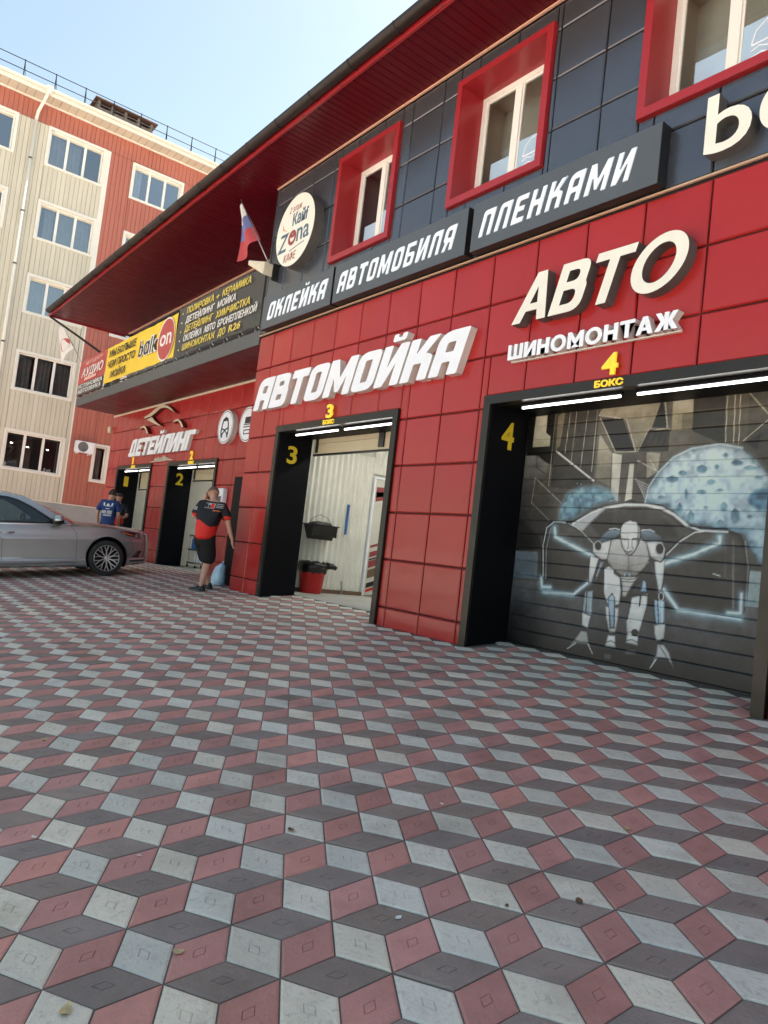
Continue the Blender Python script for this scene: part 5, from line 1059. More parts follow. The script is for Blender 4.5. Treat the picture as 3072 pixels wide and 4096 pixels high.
def wf(s, d):
    n, m = 14, 12; ax = d.normalized(); top = d * .98; G = []; H = []
    pt = lambda u, v: Vector(top - ax * (u * 1.25)) + Vector((-.95 * v * (.18 + .82 * u), -.15 * v * u + .05 * math.sin(v * 5 + u * 3), -.10 * v - .30 * v * u))
    for i in range(n + 1): G.append([tuple(pt(i / n, j / m)) for j in range(m + 1)])
    MB().grid(G).build('cloth', M['fwhite'], s, True)
    mb = MB(); c = 26
    for side in (-.006, .006): mb.poly([tuple(pt(.66 + .20 * math.sin(2 * math.pi * k / c), .42 + .34 * math.cos(2 * math.pi * k / c)) + Vector((0, side, 0))) for k in range(c)])
    mb.build('disc', M['pinkprint'] if False else M['bred'], s)
flag('limp white flag with a red disc at the far end of the balcony', (-23.10, -.02, 5.62), (-24.55, -.42, 6.98), wf)
# floodlight box under the tricolour
s = thing('floodlight', 'cream tapered box mounted on the bay corner below the tricolour flag', 'floodlight')
mb = MB(); mb.hexa([(-11.70, -.28, 5.66), (-11.07, -.28, 5.34), (-11.07, -.08, 5.34), (-11.70, -.08, 5.66), (-11.70, -.28, 5.75), (-11.06, -.28, 5.56), (-11.06, -.08, 5.56), (-11.70, -.08, 5.75)])
fb = mb.build('housing', M['cream'], s); bv = fb.modifiers.new('b', 'BEVEL'); bv.width = .02; bv.segments = 3
MB().box(-11.10, -11.04, -.11, .0, 5.30, 5.58).build('bracket', M['boxside'], s)

# ------------------------------------------------------------------ apartment building
AP = thing('apartment_building', 'five storey apartment block clad in cream and terracotta boards beyond the car', 'building', (0, 0, 0))
AX = -29.0; TY = 1.38; YA, YB_ = -14.0, 18.0
FL = [2.40, 5.28, 8.10, 10.87, 13.64]                      # window sills
wins = []
for k, z in enumerate(FL):
    wins.append(('A', -.86, 1.235, z, z + 1.485)); wins.append(('B', -3.95, -1.86, z, z + 1.485))
    if k > 0: wins.append(('C', 2.25, 4.36, z, z + 1.45))
    wins.append(('D', -8.2, -6.1, z, z + 1.485))
wins.append(('N', 2.24, 2.87, 2.40, 3.885))
holes = [(a, b_, c, d) for _, a, b_, c, d in wins]
mb = MB()
for r in cells([YA, TY], [1.45, 15.13], holes): mb.box(AX - .4, AX - .012, r[0], r[1], r[2], r[3])
mb.build('wall', M['creamgap'], AP)
mb = MB()
for r in cells([TY, YB_], [1.45, 15.13], holes) + [(YA, YB_, 15.13, 15.9)]: mb.box(AX - .4, AX - .012, r[0], r[1], r[2], r[3])
mb.build('wall', M['redgap'], AP)
mb = MB(); mb.box(AX - 14, AX - .42, YA, YA + .3, -.5, 15.9); mb.box(AX - 14, AX - .42, YB_ - .3, YB_, -.5, 15.9); mb.box(AX - 14, AX - 13.7, YA + .3, YB_ - .3, -.5, 15.9); mb.build('rear_wall', M['creamplank'], AP)
MB().box(AX - .38, AX + .03, YA, YB_, -1.6, 1.42).build('plinth', M['plinth'], AP); MB().box(AX - .3, AX + .075, YA, YB_, 1.42, 1.455).build('ledge', M['casing'], AP)
_pl = {}
def plank(y0, y1, z0, z1, m):
    k = (round(y1 - y0, 3), round(z1 - z0, 3), m)
    if k not in _pl:
        w = (y1 - y0) / 2 - .004; h = (z1 - z0) / 2 - .002; mb = MB(); q = .012
        rows = [[(-.01, -w, z), (.006, -w, z), (.016, -w + q, z), (.016, w - q, z), (.006, w, z), (-.01, w, z)] for z in (-h, h)]
        mb.grid(rows); mb.poly(rows[1]); _pl[k] = mb.data('plank', M[m])
    o = link(bpy.data.objects.new('plank', _pl[k]), AP); o.location = (AX, (y0 + y1) / 2, (z0 + z1) / 2)
PW = .158
npl = 0
bulk = {'creamplank': MB(), 'salmonplank': MB()}
for k in range(-92, 106):
    y0 = TY + k * PW; y1 = y0 + PW
    if y0 < YA or y1 > YB_: continue
    m = 'creamplank' if k < 0 else 'salmonplank'
    rs = [(y0, y1, 1.456, 15.12)]
    for h in holes: rs = [r for q in rs for r in rsub([q], h)]
    for r in rs + [(y0, y1, 15.13, 15.88)]:
        mm = m if r[2] < 15.1 else 'salmonplank'
        if r[1] - r[0] < .02 or r[3] - r[2] < .02: continue
        if -3.2 < y0 < 3.5 and npl < 298: plank(*r, mm); npl += 1
        else:
            b_ = bulk[mm]; b_.box(AX - .01, AX + .016, r[0] + .005, r[1] - .005, r[2] + .002, r[3] - .002)
for m, b_ in bulk.items():
    o = b_.build('distant_planks', M[m], AP); o['kind'] = 'stuff'
MB().box(AX + .0, AX + .03, TY - .03, TY + .02, 1.456, 15.12).build('corner_strip', M['casing'], AP)
MB().box(AX + .017, AX + .034, TY - .17, TY - .031, 8.2, 15.12).build('corner_strip', M['casing'], AP)
def flat_window(kind, y0, y1, z0, z1, f):
    c = .10; mb = MB(); a4 = [(y0, z0), (y1, z0), (y1, z1), (y0, z1)]; b4 = [(y0 + c, z0 + c * .9), (y1 - c, z0 + c * .9), (y1 - c, z1 - c), (y0 + c, z1 - c)]
    mb.grid([[(AX - .02, p[0], p[1]) for p in a4], [(AX + .045, p[0], p[1]) for p in a4], [(AX + .045, p[0], p[1]) for p in b4], [(AX - .14, p[0], p[1]) for p in b4]], 0, True)
    w = mb.build('window', M['casing'], AP); Y0, Y1, Z0, Z1 = y0 + c, y1 - c, z0 + c * .9, z1 - c
    n = 1 if kind == 'N' else 3; fr = MB(); t = .045; X0, X1 = AX - .13, AX - .08
    fr.box(X0, X1, Y0, Y1, Z0, Z0 + t); fr.box(X0, X1, Y0, Y1, Z1 - t, Z1)
    for k in range(n + 1):
        y = Y0 + (Y1 - Y0) * k / n; hw = .045 if 0 < k < n else .025; yc = min(max(y, Y0 + .03), Y1 - .03); fr.box(X0 + .001, X1 - .001, yc - hw, yc + hw, Z0 + t, Z1 - t)
    fr.build('frame', M['pvc'], w)
    rr = random.Random(int(y0 * 10) + f * 31)
    for k in range(n):
        a, b_ = Y0 + (Y1 - Y0) * k / n + .03, Y0 + (Y1 - Y0) * (k + 1) / n - .03
        MB().poly([(AX - .105, a, Z0 + t), (AX - .105, b_, Z0 + t), (AX - .105, b_, Z1 - t), (AX - .105, a, Z1 - t)]).build('pane', M['flatglass'] if f > 1 else M['glass'], w)
    MB().box(AX - .125, AX - .09, Y0 + .05, Y1 - .05, Z1 - t - .07, Z1 - t - .002).build('blind_roll', M['cream'] if f > 1 else M['frame'], w)
    # curtains inside
    cov = {('A', 4): [(0, .62)], ('A', 3): [(.12, .3), (.36, .98)], ('A', 2): [(0, .98)], ('A', 1): [(.02, .28), (.32, .62), (.68, .98)], ('C', 4): [(0, .2)], ('N', 0): [(.3, .8)]}.get((kind, f), [(0, .25 + .3 * rr.random())])
    if (kind, f) == ('A', 0): cov = [(.94, .99)]
    for (a, b_) in cov:
        a = Y0 + (Y1 - Y0) * a; b_ = Y0 + (Y1 - Y0) * b_; nn = int((b_ - a) / .02) + 2; rows = []
        for z in (Z0, Z1): rows.append([(AX - .28 + .03 * math.sin(i * .9 + .6 * math.sin(i * .21)), a + (b_ - a) * i / nn, z) for i in range(nn + 1)])
        MB().grid(rows).build('curtain', M['lace'] if f > 1 else M['darkcurtain'], w, True)
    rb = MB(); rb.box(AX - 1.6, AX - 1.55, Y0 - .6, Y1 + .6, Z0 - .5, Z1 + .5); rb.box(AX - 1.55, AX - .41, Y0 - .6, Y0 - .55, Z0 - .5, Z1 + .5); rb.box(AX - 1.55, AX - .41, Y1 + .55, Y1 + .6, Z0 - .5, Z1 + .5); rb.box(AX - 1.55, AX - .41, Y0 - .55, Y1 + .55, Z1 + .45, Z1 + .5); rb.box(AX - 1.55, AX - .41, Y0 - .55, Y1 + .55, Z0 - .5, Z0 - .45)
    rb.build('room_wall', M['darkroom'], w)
    if (kind, f) == ('A', 0):
        for yy, zz in ((Y0 + .30, Z1 - .35), (Y0 + .85, Z1 - .42), (Y0 + 1.55, Z1 - .40)): MB().lathe([(0, .015), (.05, 0), (0, -.015)], 10, 'z', (AX - .6, yy, zz)).build('ceiling_lamp', M['led'], w)
        for yy, hh in ((Y0 + 1.45, .13), (Y0 + 1.55, .09), (Y0 + 1.63, .11), (Y0 + .12, .16)): MB().lathe([(0, 0), (.035, 0), (.04, hh * .6), (.015, hh), (0, hh)], 10, 'z', (AX - .2, yy, Z0 + .05)).build('jar', M['white'], w, True)
M['darkcurtain'] = mat('grey_brown_curtain', (0.20, 0.19, 0.18), .85, 0, .15, 3)
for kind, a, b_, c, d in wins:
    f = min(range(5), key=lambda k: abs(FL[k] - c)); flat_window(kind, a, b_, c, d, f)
# eaves, roof, railing, roof vent, downpipe
EX = AX + .66
mb = MB(); mb.box(AX - .3, EX, YA - .4, YB_ + .4, 15.90, 15.93); mb.build('soffit', M['creamgap'], AP)
sm = MB(); sm.grid([[(AX + .0, -.14, 15.90), (AX + .0, -.12, 15.885), (AX + .0, .12, 15.885), (AX + .0, .14, 15.90)], [(EX - .01, -.14, 15.90), (EX - .01, -.12, 15.885), (EX - .01, .12, 15.885), (EX - .01, .14, 15.90)]]); smd = sm.data('soffit_board', M['creamplank'])
for k in range(54):
    o = link(bpy.data.objects.new('soffit_board', smd), AP); o.location = (0, -6 + k * .29, 0)
MB().box(EX, EX + .03, YA - .4, YB_ + .4, 15.87, 16.06).build('fascia', M['casing'], AP); MB().box(AX, AX + .06, YA, YB_, 15.83, 15.884).build('cornice', M['casing'], AP)
mb = MB(); rows = []
for y in (YA - .4, YB_ + .4): rows.append([(EX + .11 + .075 * math.cos(t), y, 16.07 + .075 * math.sin(t)) for t in np.linspace(math.pi, 2 * math.pi, 9)])
mb.grid(rows); mb.build('gutter', M['casing'], AP, True)
mb = MB(); mb.grid([[(EX + .05, y, 16.10), (AX - 6.5, y, 18.2), (AX - 14.5, y, 16.10)] for y in (YA - .4, YB_ + .4)]); mb.grid([[(EX + .05, y, 16.05), (AX - 6.5, y, 18.12), (AX - 14.5, y, 16.05)] for y in (YA - .4, YB_ + .4)]); mb.build('roof', M['roof'], AP)
rl = MB()
for z in (16.60, 16.95): rl.tube([(AX + .25, YA, z), (AX + .25, YB_, z)], .016, 5)
rl = rl.build('roof_railing', M['joint'], AP, True)
pm = MB().tube([(AX + .25, 0, 16.2), (AX + .25, 0, 16.98)], .018, 5).tube([(AX + .25, .0, 16.93), (AX + .1, .10, 16.2)], .012, 4).data('post', M['joint'])
for k in range(22): o = link(bpy.data.objects.new('post', pm), rl); o.location = (0, -9.3 + k * 1.05, 0)
cx0, cx1, cy0, cy1 = AX - 2.2, AX - 1.3, .95, 3.2
M['oldbrick'] = mat('weathered_vent_plaster', (0.20, 0.16, 0.135), .9, 0, .3, 6, .8, 30, dirt=.6, dirtcol=(.07, .06, .055)); M['rust'] = mat('rusty_sheet', (0.16, 0.085, 0.06), .8, 0, .3, 6, .5, 30)
mb = MB(); mb.box(cx0, cx1, cy0, cy1, 16.6, 17.35); ch = mb.build('chimney', M['oldbrick'], AP)
for k in range(5): y = cy0 + .06 + k * (cy1 - cy0 - .12) / 4; MB().box(cx0 + .05, cx1 - .02, y - .05, y + .05, 17.35, 17.62).build('pier', M['oldbrick'], ch)
MB().hexa([(cx0 - .1, cy0 - .12, 17.62), (cx1 + .12, cy0 - .12, 17.62), (cx1 + .12, cy1 + .15, 17.60), (cx0 - .1, cy1 + .15, 17.60), (cx0 - .1, cy0 - .12, 17.69), (cx1 + .12, cy0 - .12, 17.67), (cx1 + .12, cy1 + .15, 17.65), (cx0 - .1, cy1 + .15, 17.67)]).build('cap', M['rust'], ch)
dp = thing('downpipe', 'white drainpipe running down the cream tower between its windows', 'drainpipe')
mb = MB(); mb.tube([(AX + .09, -1.32, 1.0), (AX + .09, -1.32, 15.1)], .055, 10); mb.tube([(AX + .09, -1.32, 15.1), (AX + .16, -1.30, 15.4), (EX + .05, -1.16, 15.9), (EX + .11, -1.14, 16.02)], .055, 10); mb.build('pipe', M['casing'], dp, True)
for z in (3.9, 6.9, 9.75, 11.7, 13.67): MB().lathe([(.062, -.03), (.066, 0), (.062, .03)], 12, 'z', (AX + .09, -1.32, z)).build('joint', M['greyside'], dp)
mb = MB(); mb.lathe([(.055, -.2), (.13, .0), (.13, .07)], 12, 'z', (EX + .11, -1.14, 16.05)); mb.build('hopper', M['casing'], dp)
# air conditioner
ac = thing('air_conditioner', 'white outdoor cooling unit beside the narrow ground floor window', 'air conditioner')
mb = MB(); mb.box(AX + .10, AX + .36, 1.54, 2.20, 3.43, 3.86); o = mb.build('casing', M['white'], ac); bv = o.modifiers.new('b', 'BEVEL'); bv.width = .02; bv.segments = 2
MB().lathe([(0, AX + .362), (.17, AX + .362), (.18, AX + .366), (.19, AX + .358)], 24, 'x', (0, 1.80, 3.645)).build('fan_guard', M['greyside'], ac)
for k in range(4): MB().lathe([(.035 + k * .04, AX + .368), (.042 + k * .04, AX + .372), (.045 + k * .04, AX + .368)], 20, 'x', (0, 1.80, 3.645)).build('guard_ring', M['steel'], ac)
MB().box(AX + .02, AX + .36, 1.62, 1.66, 3.38, 3.43).box(AX + .02, AX + .36, 2.06, 2.10, 3.38, 3.43).build('bracket', M['white'], ac)
# small lamp on the corner of the recessed wall
wl = thing('wall_lamp', 'small cream lamp at the top left corner of the recessed red wall', 'lamp'); MB().lathe([(0, -.1), (.06, -.1), (.07, .06), (.04, .1), (0, .1)], 12, 'z', (-23.42, 1.17, 3.82)).build('shade', M['cream'], wl, True); MB().box(-23.44, -23.40, 1.17, 1.25, 3.86, 3.90).build('arm', M['steel'], wl)

# ------------------------------------------------------------------ silver sedan, nose to the doors
M['paint'] = mat('silver_car_paint', (0.44, 0.455, 0.465), 0.27, 0.7, 0.04, 3, coat=0.25); M['tyre'] = mat('tyre_rubber', (0.018, 0.018, 0.019), .75, 0, .2, 30, .3, 60); M['alloy'] = mat('machined_alloy', (0.66, 0.655, 0.64), .36, .8); M['darkalloy'] = mat('dark_rim_barrel', (0.025, 0.025, 0.027), .4, .4)
M['chrome'] = mat('bright_trim', (0.75, 0.75, 0.76), .14, 1.0); M['lampdark'] = mat('dark_headlight_lens', (0.030, 0.026, 0.028), .08, 0, .1, coat=1); M['amber'] = mat('amber_reflector', (0.55, 0.12, 0.03), .25); M['seat'] = mat('dark_seat_cloth', (0.02, 0.02, 0.022), .85); M['seam'] = mat('panel_gap', (0.02, 0.02, 0.021), .8)
ip = lambda x, tab: float(np.interp(x, [t[0] for t in tab], [t[1] for t in tab]))
def sm_tab(tab, n=200):
    xs = np.linspace(tab[0][0], tab[-1][0], n); ys = np.interp(xs, [t[0] for t in tab], [t[1] for t in tab]); k = np.hanning(17); k /= k.sum(); yp = np.convolve(np.pad(ys, 8, mode='reflect', reflect_type='odd'), k, 'valid'); return list(zip(xs, yp))
WT = sm_tab([(-3.82, .60), (-3.72, .72), (-3.5, .82), (-3.0, .88), (-2.5, .898), (-1.3, .90), (-.3, .898), (.2, .88), (.45, .855), (.65, .80), (.80, .72), (.90, .60), (.96, .42)])
ZT_ = sm_tab([(-3.82, .95), (-3.75, 1.05), (-3.5, 1.105), (-3.0, 1.11), (-2.6, 1.08), (-1.8, 1.0), (-.62, 1.0), (-.3, .965), (.1, .935), (.45, .89), (.66, .862), (.86, .825), (.96, .765)])
ZS = sm_tab([(-3.82, .86), (-3.6, .97), (-3.0, .985), (-2.0, .945), (-.8, .915), (-.2, .885), (.2, .855), (.5, .818), (.74, .785), (.96, .72)])
Z0 = [(-3.82, .36), (-3.6, .26), (-3.2, .21), (-2.4, .185), (-.3, .175), (.45, .18), (.80, .195), (.96, .26)]
INS = [(0, .075), (.05, .018), (.12, .0), (.165, -.004), (.20, .012), (.42, .010), (.62, .003), (.70, -.002), (.745, .014), (.9, .028), (1.0, .055)]
def sidey(x, z):
    t = (z - ip(x, Z0)) / (ip(x, ZS) - ip(x, Z0)); return -(ip(x, WT) - ip(t, INS))
def make_car():
    C = thing('parked_car', 'silver sedan parked nose first towards the recessed doorways', 'car')
    xs = sorted(set([round(v, 4) for v in np.concatenate([np.arange(-3.82, .62, .05), np.arange(.62, .965, .025), [.96]])]))
    ts = [0, .03, .05, .085, .12, .165, .2, .26, .32, .38, .44, .5, .56, .62, .66, .7, .745, .82, .9, 1.0]
    bm = bmesh.new(); rows = []
    for x in xs:
        r = []; z0, zs, zt, w = ip(x, Z0), ip(x, ZS), ip(x, ZT_), ip(x, WT)
        for t in ts: z = z0 + (zs - z0) * t; r.append((x, -(w - ip(t, INS)), z))
        for a, h in ((.93, .30), (.84, .58), (.70, .80), (.5, .93), (.25, .985), (0, 1.0)): r.append((x, -(w - .055) * a, zs + (zt - zs) * h))
        rows.append(r)
    full = [r + [(p[0], -p[1], p[2]) for p in reversed(r[:-1])] for r in rows]
    V = [[bm.verts.new(p) for p in r] for r in full]
    for i in range(len(V) - 1):
        for j in range(len(V[0]) - 1): bm.faces.new((V[i][j], V[i][j + 1], V[i + 1][j + 1], V[i + 1][j]))
    n = len(V[0])
    for r in (V[0], V[-1]):
        for j in range(n // 2): 
            q = [r[j], r[j + 1], r[n - 2 - j], r[n - 1 - j]]
            if len(set(q)) == 4: bm.faces.new(q)
            elif len(set(q)) == 3: bm.faces.new(list(dict.fromkeys(q)))
    for wx in (0, -2.69):
        AR, cz = .385, .335
        ins = [v for v in bm.verts if abs(v.co.y) > .45 and v.co.z < .80 and math.hypot(v.co.x - wx, v.co.z - cz) < AR]
        s_ = set(ins); kill = [f for f in bm.faces if all(v in s_ for v in f.verts)]
        bmesh.ops.delete(bm, geom=kill, context='FACES')
        for v in ins:
            if v.is_valid and v.link_faces:
                d = Vector((v.co.x - wx, v.co.z - cz)); L_ = d.length
                if L_ > .02: d *= AR / L_; v.co.x = wx + d.x; v.co.z = cz + d.y
    bmesh.ops.recalc_face_normals(bm, faces=bm.faces); me = bpy.data.meshes.new('body'); bm.to_mesh(me); bm.free(); me.materials.append(M['paint'])
    body = link(bpy.data.objects.new('body', me), C); autosmooth(body, 32)
    # arch liners and underside
    for wx in (0, -2.69):
        for s in (-1, 1):
            mb = MB(); prof = [(.382, .335 + 0)]
            rws = [[(wx + .386 * math.cos(t), s * y, .335 + .386 * math.sin(t)) for t in np.linspace(-.5, math.pi + .5, 26)] for y in (.885, .50)]
            mb.grid(rws); mb.poly([(wx + .386 * math.cos(t), s * .5, .335 + .386 * math.sin(t)) for t in np.linspace(-.5, math.pi + .5, 26)]); mb.build('arch_liner', M['blackplastic'], C, True)
    MB().box(-3.3, -.39 - 2.69 + .0, -.55, .55, .2, .3).box(-2.3, -.39, -.80, .80, .19, .25).box(-.39, .6, -.48, .48, .19, .3).box(-3.1, -2.3, -.48, .48, .19, .3).build('underbody', M['blackplastic'], C)
    # greenhouse
    cy = lambda x, z: -(ip(x, WT) - .062 - (z - .93) * .46)
    OUTL = [(-0.60, 0.924), (-0.85, 1.091), (-1.12, 1.257), (-1.38, 1.391), (-1.65, 1.457), (-2.00, 1.485), (-2.40, 1.479), (-2.80, 1.435), (-3.10, 1.352), (-3.35, 1.246), (-3.62, 1.085), (-3.66, 0.985), (-2.40, 0.930)]
    P1 = [(-0.90, 0.958), (-1.10, 1.102), (-1.30, 1.235), (-1.50, 1.341), (-1.68, 1.396), (-1.92, 1.424), (-1.95, 0.969)]; P2 = [(-2.07, 0.974), (-2.05, 1.429), (-2.40, 1.424), (-2.70, 1.385), (-2.95, 1.296), (-3.16, 1.174), (-3.12, 1.030)]
    for s in (1, -1):
        me = curve_mesh([OUTL, P1, P2], 0.0, 'pillar_panel', M['paint'])
        for v in me.vertices: x, z = v.co.x, v.co.z; v.co = (x, s * cy(x, z), z)
        me.update(); link(bpy.data.objects.new('pillar_panel', me), C)
        for P in (P1, P2):
            me = curve_mesh([P], 0.0, 'side_window', M['carglass'])
            for v in me.vertices: x, z = v.co.x, v.co.z; v.co = (x, s * (cy(x, z) + .006), z)
            me.update(); link(bpy.data.objects.new('side_window', me), C)
            mb = MB(); mb.tube([(x, s * (cy(x, z) - .002), z) for x, z in P + [P[0]]], .011, 5); mb.build('window_seal', M['blackplastic'], C, True)
        MB().grid([[(x, s * (cy(x, z) - .004), z) for x, z in l] for l in ([(-1.935, .95), (-1.92, 1.435)], [(-2.085, .95), (-2.065, 1.44)])]).build('pillar_trim', M['blackplastic'], C)
        MB().grid([[(x, s * (cy(x, z) - .003), z) for x, z in l] for l in ([(-.72, .945), (-.90, 1.055)], [(-.98, .945), (-.985, 1.03)])]).build('mirror_base', M['blackplastic'], C)
    top = [(-1.38, 1.391), (-1.65, 1.457), (-2.00, 1.485), (-2.40, 1.479), (-2.80, 1.435), (-3.00, 1.385)]
    def arcrow(x, z, crown, dx=0): y = -cy(x, z); return [(x + dx * (1 - (k / 6) ** 2), y * k / 6, z + crown * (1 - (k / 6) ** 2)) for k in range(-6, 7)]
    mb = MB(); mb.grid([arcrow(x, z, .045) for x, z in top]); o = mb.build('roof', M['paint'], C, True)
    mb = MB(); mb.grid([arcrow(-.62, .935, .075, .16), arcrow(-1.0, 1.18, .06, .08), arcrow(-1.38, 1.391, .045)]); mb.build('windscreen', M['carglass'], C, True)
    mb = MB(); mb.grid([arcrow(-3.0, 1.385, .045), arcrow(-3.3, 1.27, .04, -.05), arcrow(-3.62, 1.09, .04, -.10)]); mb.build('rear_window', M['carglass'], C, True)
    # cabin
    mb = MB(); mb.box(-2.75, -.75, -.74, .74, .35, .40); mb.hexa([(-1.15, -.72, .6), (-.6, -.72, .6), (-.6, .72, .6), (-1.15, .72, .6), (-1.1, -.72, .96), (-.62, -.72, .97), (-.62, .72, .97), (-1.1, .72, .96)])
    for y in (-.37, .37):
        mb.hexa([(-1.95, y - .25, .4), (-1.4, y - .25, .4), (-1.4, y + .25, .4), (-1.95, y + .25, .4), (-1.98, y - .25, .56), (-1.42, y - .25, .62), (-1.42, y + .25, .62), (-1.98, y + .25, .56)])
        mb.hexa([(-2.02, y - .24, .5), (-1.88, y - .24, .5), (-1.88, y + .24, .5), (-2.02, y + .24, .5), (-2.2, y - .2, 1.1), (-2.1, y - .2, 1.1), (-2.1, y + .2, 1.1), (-2.2, y + .2, 1.1)]); mb.box(-2.22, -2.12, y - .12, y + .12, 1.13, 1.29)
    mb.hexa([(-2.95, -.68, .4), (-2.8, -.68, .4), (-2.8, .68, .4), (-2.95, .68, .4), (-3.1, -.6, 1.08), (-3.0, -.6, 1.08), (-3.0, .6, 1.08), (-3.1, .6, 1.08)])
    mb.build('seats', M['seat'], C)
    mb = MB(); mb.tube([(-1.25 + .07 * math.cos(t) * .4, .37 + .18 * math.sin(t), .93 + .18 * math.cos(t)) for t in np.linspace(0, 2 * math.pi, 20)], .014, 6); mb.build('steering_wheel', M['blackplastic'], C, True)
    # seams, trims, lamps on both sides
    def strip(pts, w, m, name, off=.0015, s=-1, cab=False):
        mb = MB(); rows = []
        for i, (x, z) in enumerate(pts):
            a = Vector(pts[min(i + 1, len(pts) - 1)]) - Vector(pts[max(i - 1, 0)]); nn = Vector((-a.y, a.x)).normalized() * w / 2
            rows.append([(x + nn.x * k, -s * (sidey(x + nn.x * k, z + nn.y * k) - off), z + nn.y * k) for k in (-1, 1)])
        return mb.grid(rows).build(name, M[m], C)
    dens = lambda pts, n=8: [tuple(Vector(pts[i]).lerp(Vector(pts[i + 1]), k / n)) for i in range(len(pts) - 1) for k in range(n)] + [pts[-1]]
    for s in (-1, 1):
        strip(dens([(-.64, .90), (-.555, .78), (-.55, .60), (-.56, .30)]), .007, 'seam', 'door_gap', s=s); strip(dens([(-1.97, .935), (-1.90, .80), (-1.80, .68), (-1.80, .32)]), .007, 'seam', 'door_gap', s=s); strip(dens([(-3.05, .95), (-2.95, .80), (-2.45, .62), (-2.32, .45), (-2.30, .32)]), .007, 'seam', 'door_gap', s=s)
        strip(dens([(-.57, .265), (-1.2, .255), (-2.28, .255)], 12), .007, 'seam', 'door_gap', s=s); strip(dens([(.36, .775), (.44, .70), (.52, .52), (.50, .40), (.36, .38)]), .006, 'seam', 'bumper_gap', s=s)
        strip(dens([(-.66, .925), (-1.3, .934), (-2.0, .948), (-3.05, .985)], 10), .014, 'chrome', 'belt_trim', .003, s=s)
        strip(dens([(-.40, .235), (-1.2, .226), (-2.28, .226)], 12), .03, 'paint', 'sill_highlight', .004, s=s)
        # headlight
        q = [(.27, .795), (.34, .770), (.46, .725), (.62, .680), (.80, .655)]; u = [(.27, .815), (.36, .824), (.50, .81), (.64, .785), (.81, .745)]
        mb = MB(); mb.grid([[(x, -s * (sidey(x, min(z, ip(x, ZS) - .004)) - .006), min(z, ip(x, ZS) - .004)) for x, z in l] for l in (q, [tuple((Vector(a) + Vector(b_)) / 2) for a, b_ in zip(q, u)], u)]); hl = mb.build('headlight', M['lampdark'], C, True)
        mb = MB(); mb.tube([(x, -s * (sidey(x, z) - .010), z) for x, z in ((.30, .800), (.38, .780), (.48, .745), (.55, .725))], .010, 5); mb.build('reflector', M['amber'], hl, True)
        mb = MB(); mb.tube([(x, -s * (sidey(x, z) - .010), z) for x, z in ((.56, .715), (.66, .690), (.79, .668))], .006, 5); mb.build('lamp_bar', M['chrome'], hl, True)
        for cx_ in (.60, .70): 
            z = .738 - (cx_ - .6) * .3; MB().lathe([(0, -.006), (.026, -.006), (.03, .0)], 12, 'y', (cx_, -s * (sidey(cx_, z) - .010), z)).build('lamp', M['steel'], hl)
        # lower intake
        mb = MB(); l1 = [(.50, .335), (.62, .325), (.74, .32)]; l2 = [(.60, .44), (.68, .45), (.77, .43)]
        mb.grid([[(x, -s * (sidey(x, z) - .004), z) for x, z in l] for l in (l1, l2)]); mb.build('air_intake', M['blackplastic'], C)
        strip(dens([(.45, .265), (.65, .262), (.80, .27)]), .03, 'blackplastic', 'lip', .004, s=s)
        # mirror
        mb = MB(); base = (-.84, -s * (cy(-.84, .98) - .0), .975); my = -s * (cy(-.9, 1.0) - .17)
        mb.lathe([(0, -.085), (.05, -.075), (.075, -.03), (.08, .02), (.07, .07), (0, .075)], 16, 'x', (-.86, 0, 0)); o = mb.build('mirror', [M['paint']], C, True); o.scale = (1.05, 1.6, 1.12); o.location = (0, my, 1.015)
        MB().tube([(-.86, -s * cy(-.86, .96), .955), (-.86, my + s * .05, .975)], [.03, .035], 8).build('mirror_arm', M['blackplastic'], C, True)
        mb = MB(); mb.lathe([(0, .0), (.07, .0)], 16, 'x', (-.945, 0, 0)); o = mb.build('mirror_glass', M['chrome'], C); o.scale = (1, 1.4, .85); o.location = (0, my, 1.015)
        mb = MB(); mb.lathe([(0, -.087), (.052, -.077), (.077, -.032), (.082, .018), (.072, .068), (0, .073)], 16, 'x', (-.86, 0, 0)); mb.v = [(x, y, min(z, -.006)) for x, y, z in mb.v]; o = mb.build('mirror_shell', M['blackplastic'], C, True); o.scale = (1.05, 1.6, 1.12); o.location = (0, my, 1.015)
        # handles
        for hx in (-1.72, -2.62):
            yy = -s * (sidey(hx, .80) - .028); mb = MB(); mb.tube([(hx - .11, -s * (sidey(hx - .1, .80) - .002), .802), (hx - .085, yy, .803), (hx + .085, yy, .797), (hx + .11, -s * (sidey(hx + .1, .80) - .002), .795)], .013, 6); mb.build('door_handle', M['paint'], C, True)
            MB().tube([(hx - .08, yy - s * -.0, .787), (hx + .06, yy, .783)], .008, 5).build('handle_trim', M['chrome'], C, True)
        # wheels
        for wx in (0, -2.69):
            w = bpy.data.objects.new('wheel', MB().lathe([(.235, -.10), (.30, -.108), (.32, -.095), (.325, -.05), (.325, .05), (.32, .095), (.30, .108), (.235, .10)], 48, 'y').data('wheel', M['tyre'], True)); link(w, C); w.location = (wx, -s * -.80, .325); w.rotation_euler = (0, .3, 0)
            sd_ = s
            MB().lathe([(.238, .10 * sd_), (.228, .085 * sd_), (.222, .03 * sd_), (.21, -.06 * sd_), (0, -.06 * sd_)], 40, 'y').build('rim', M['darkalloy'], w, True); MB().lathe([(.236, .104 * sd_), (.242, .100 * sd_), (.228, .090 * sd_)], 48, 'y').build('rim_edge', M['alloy'], w, True)
            sp = MB()
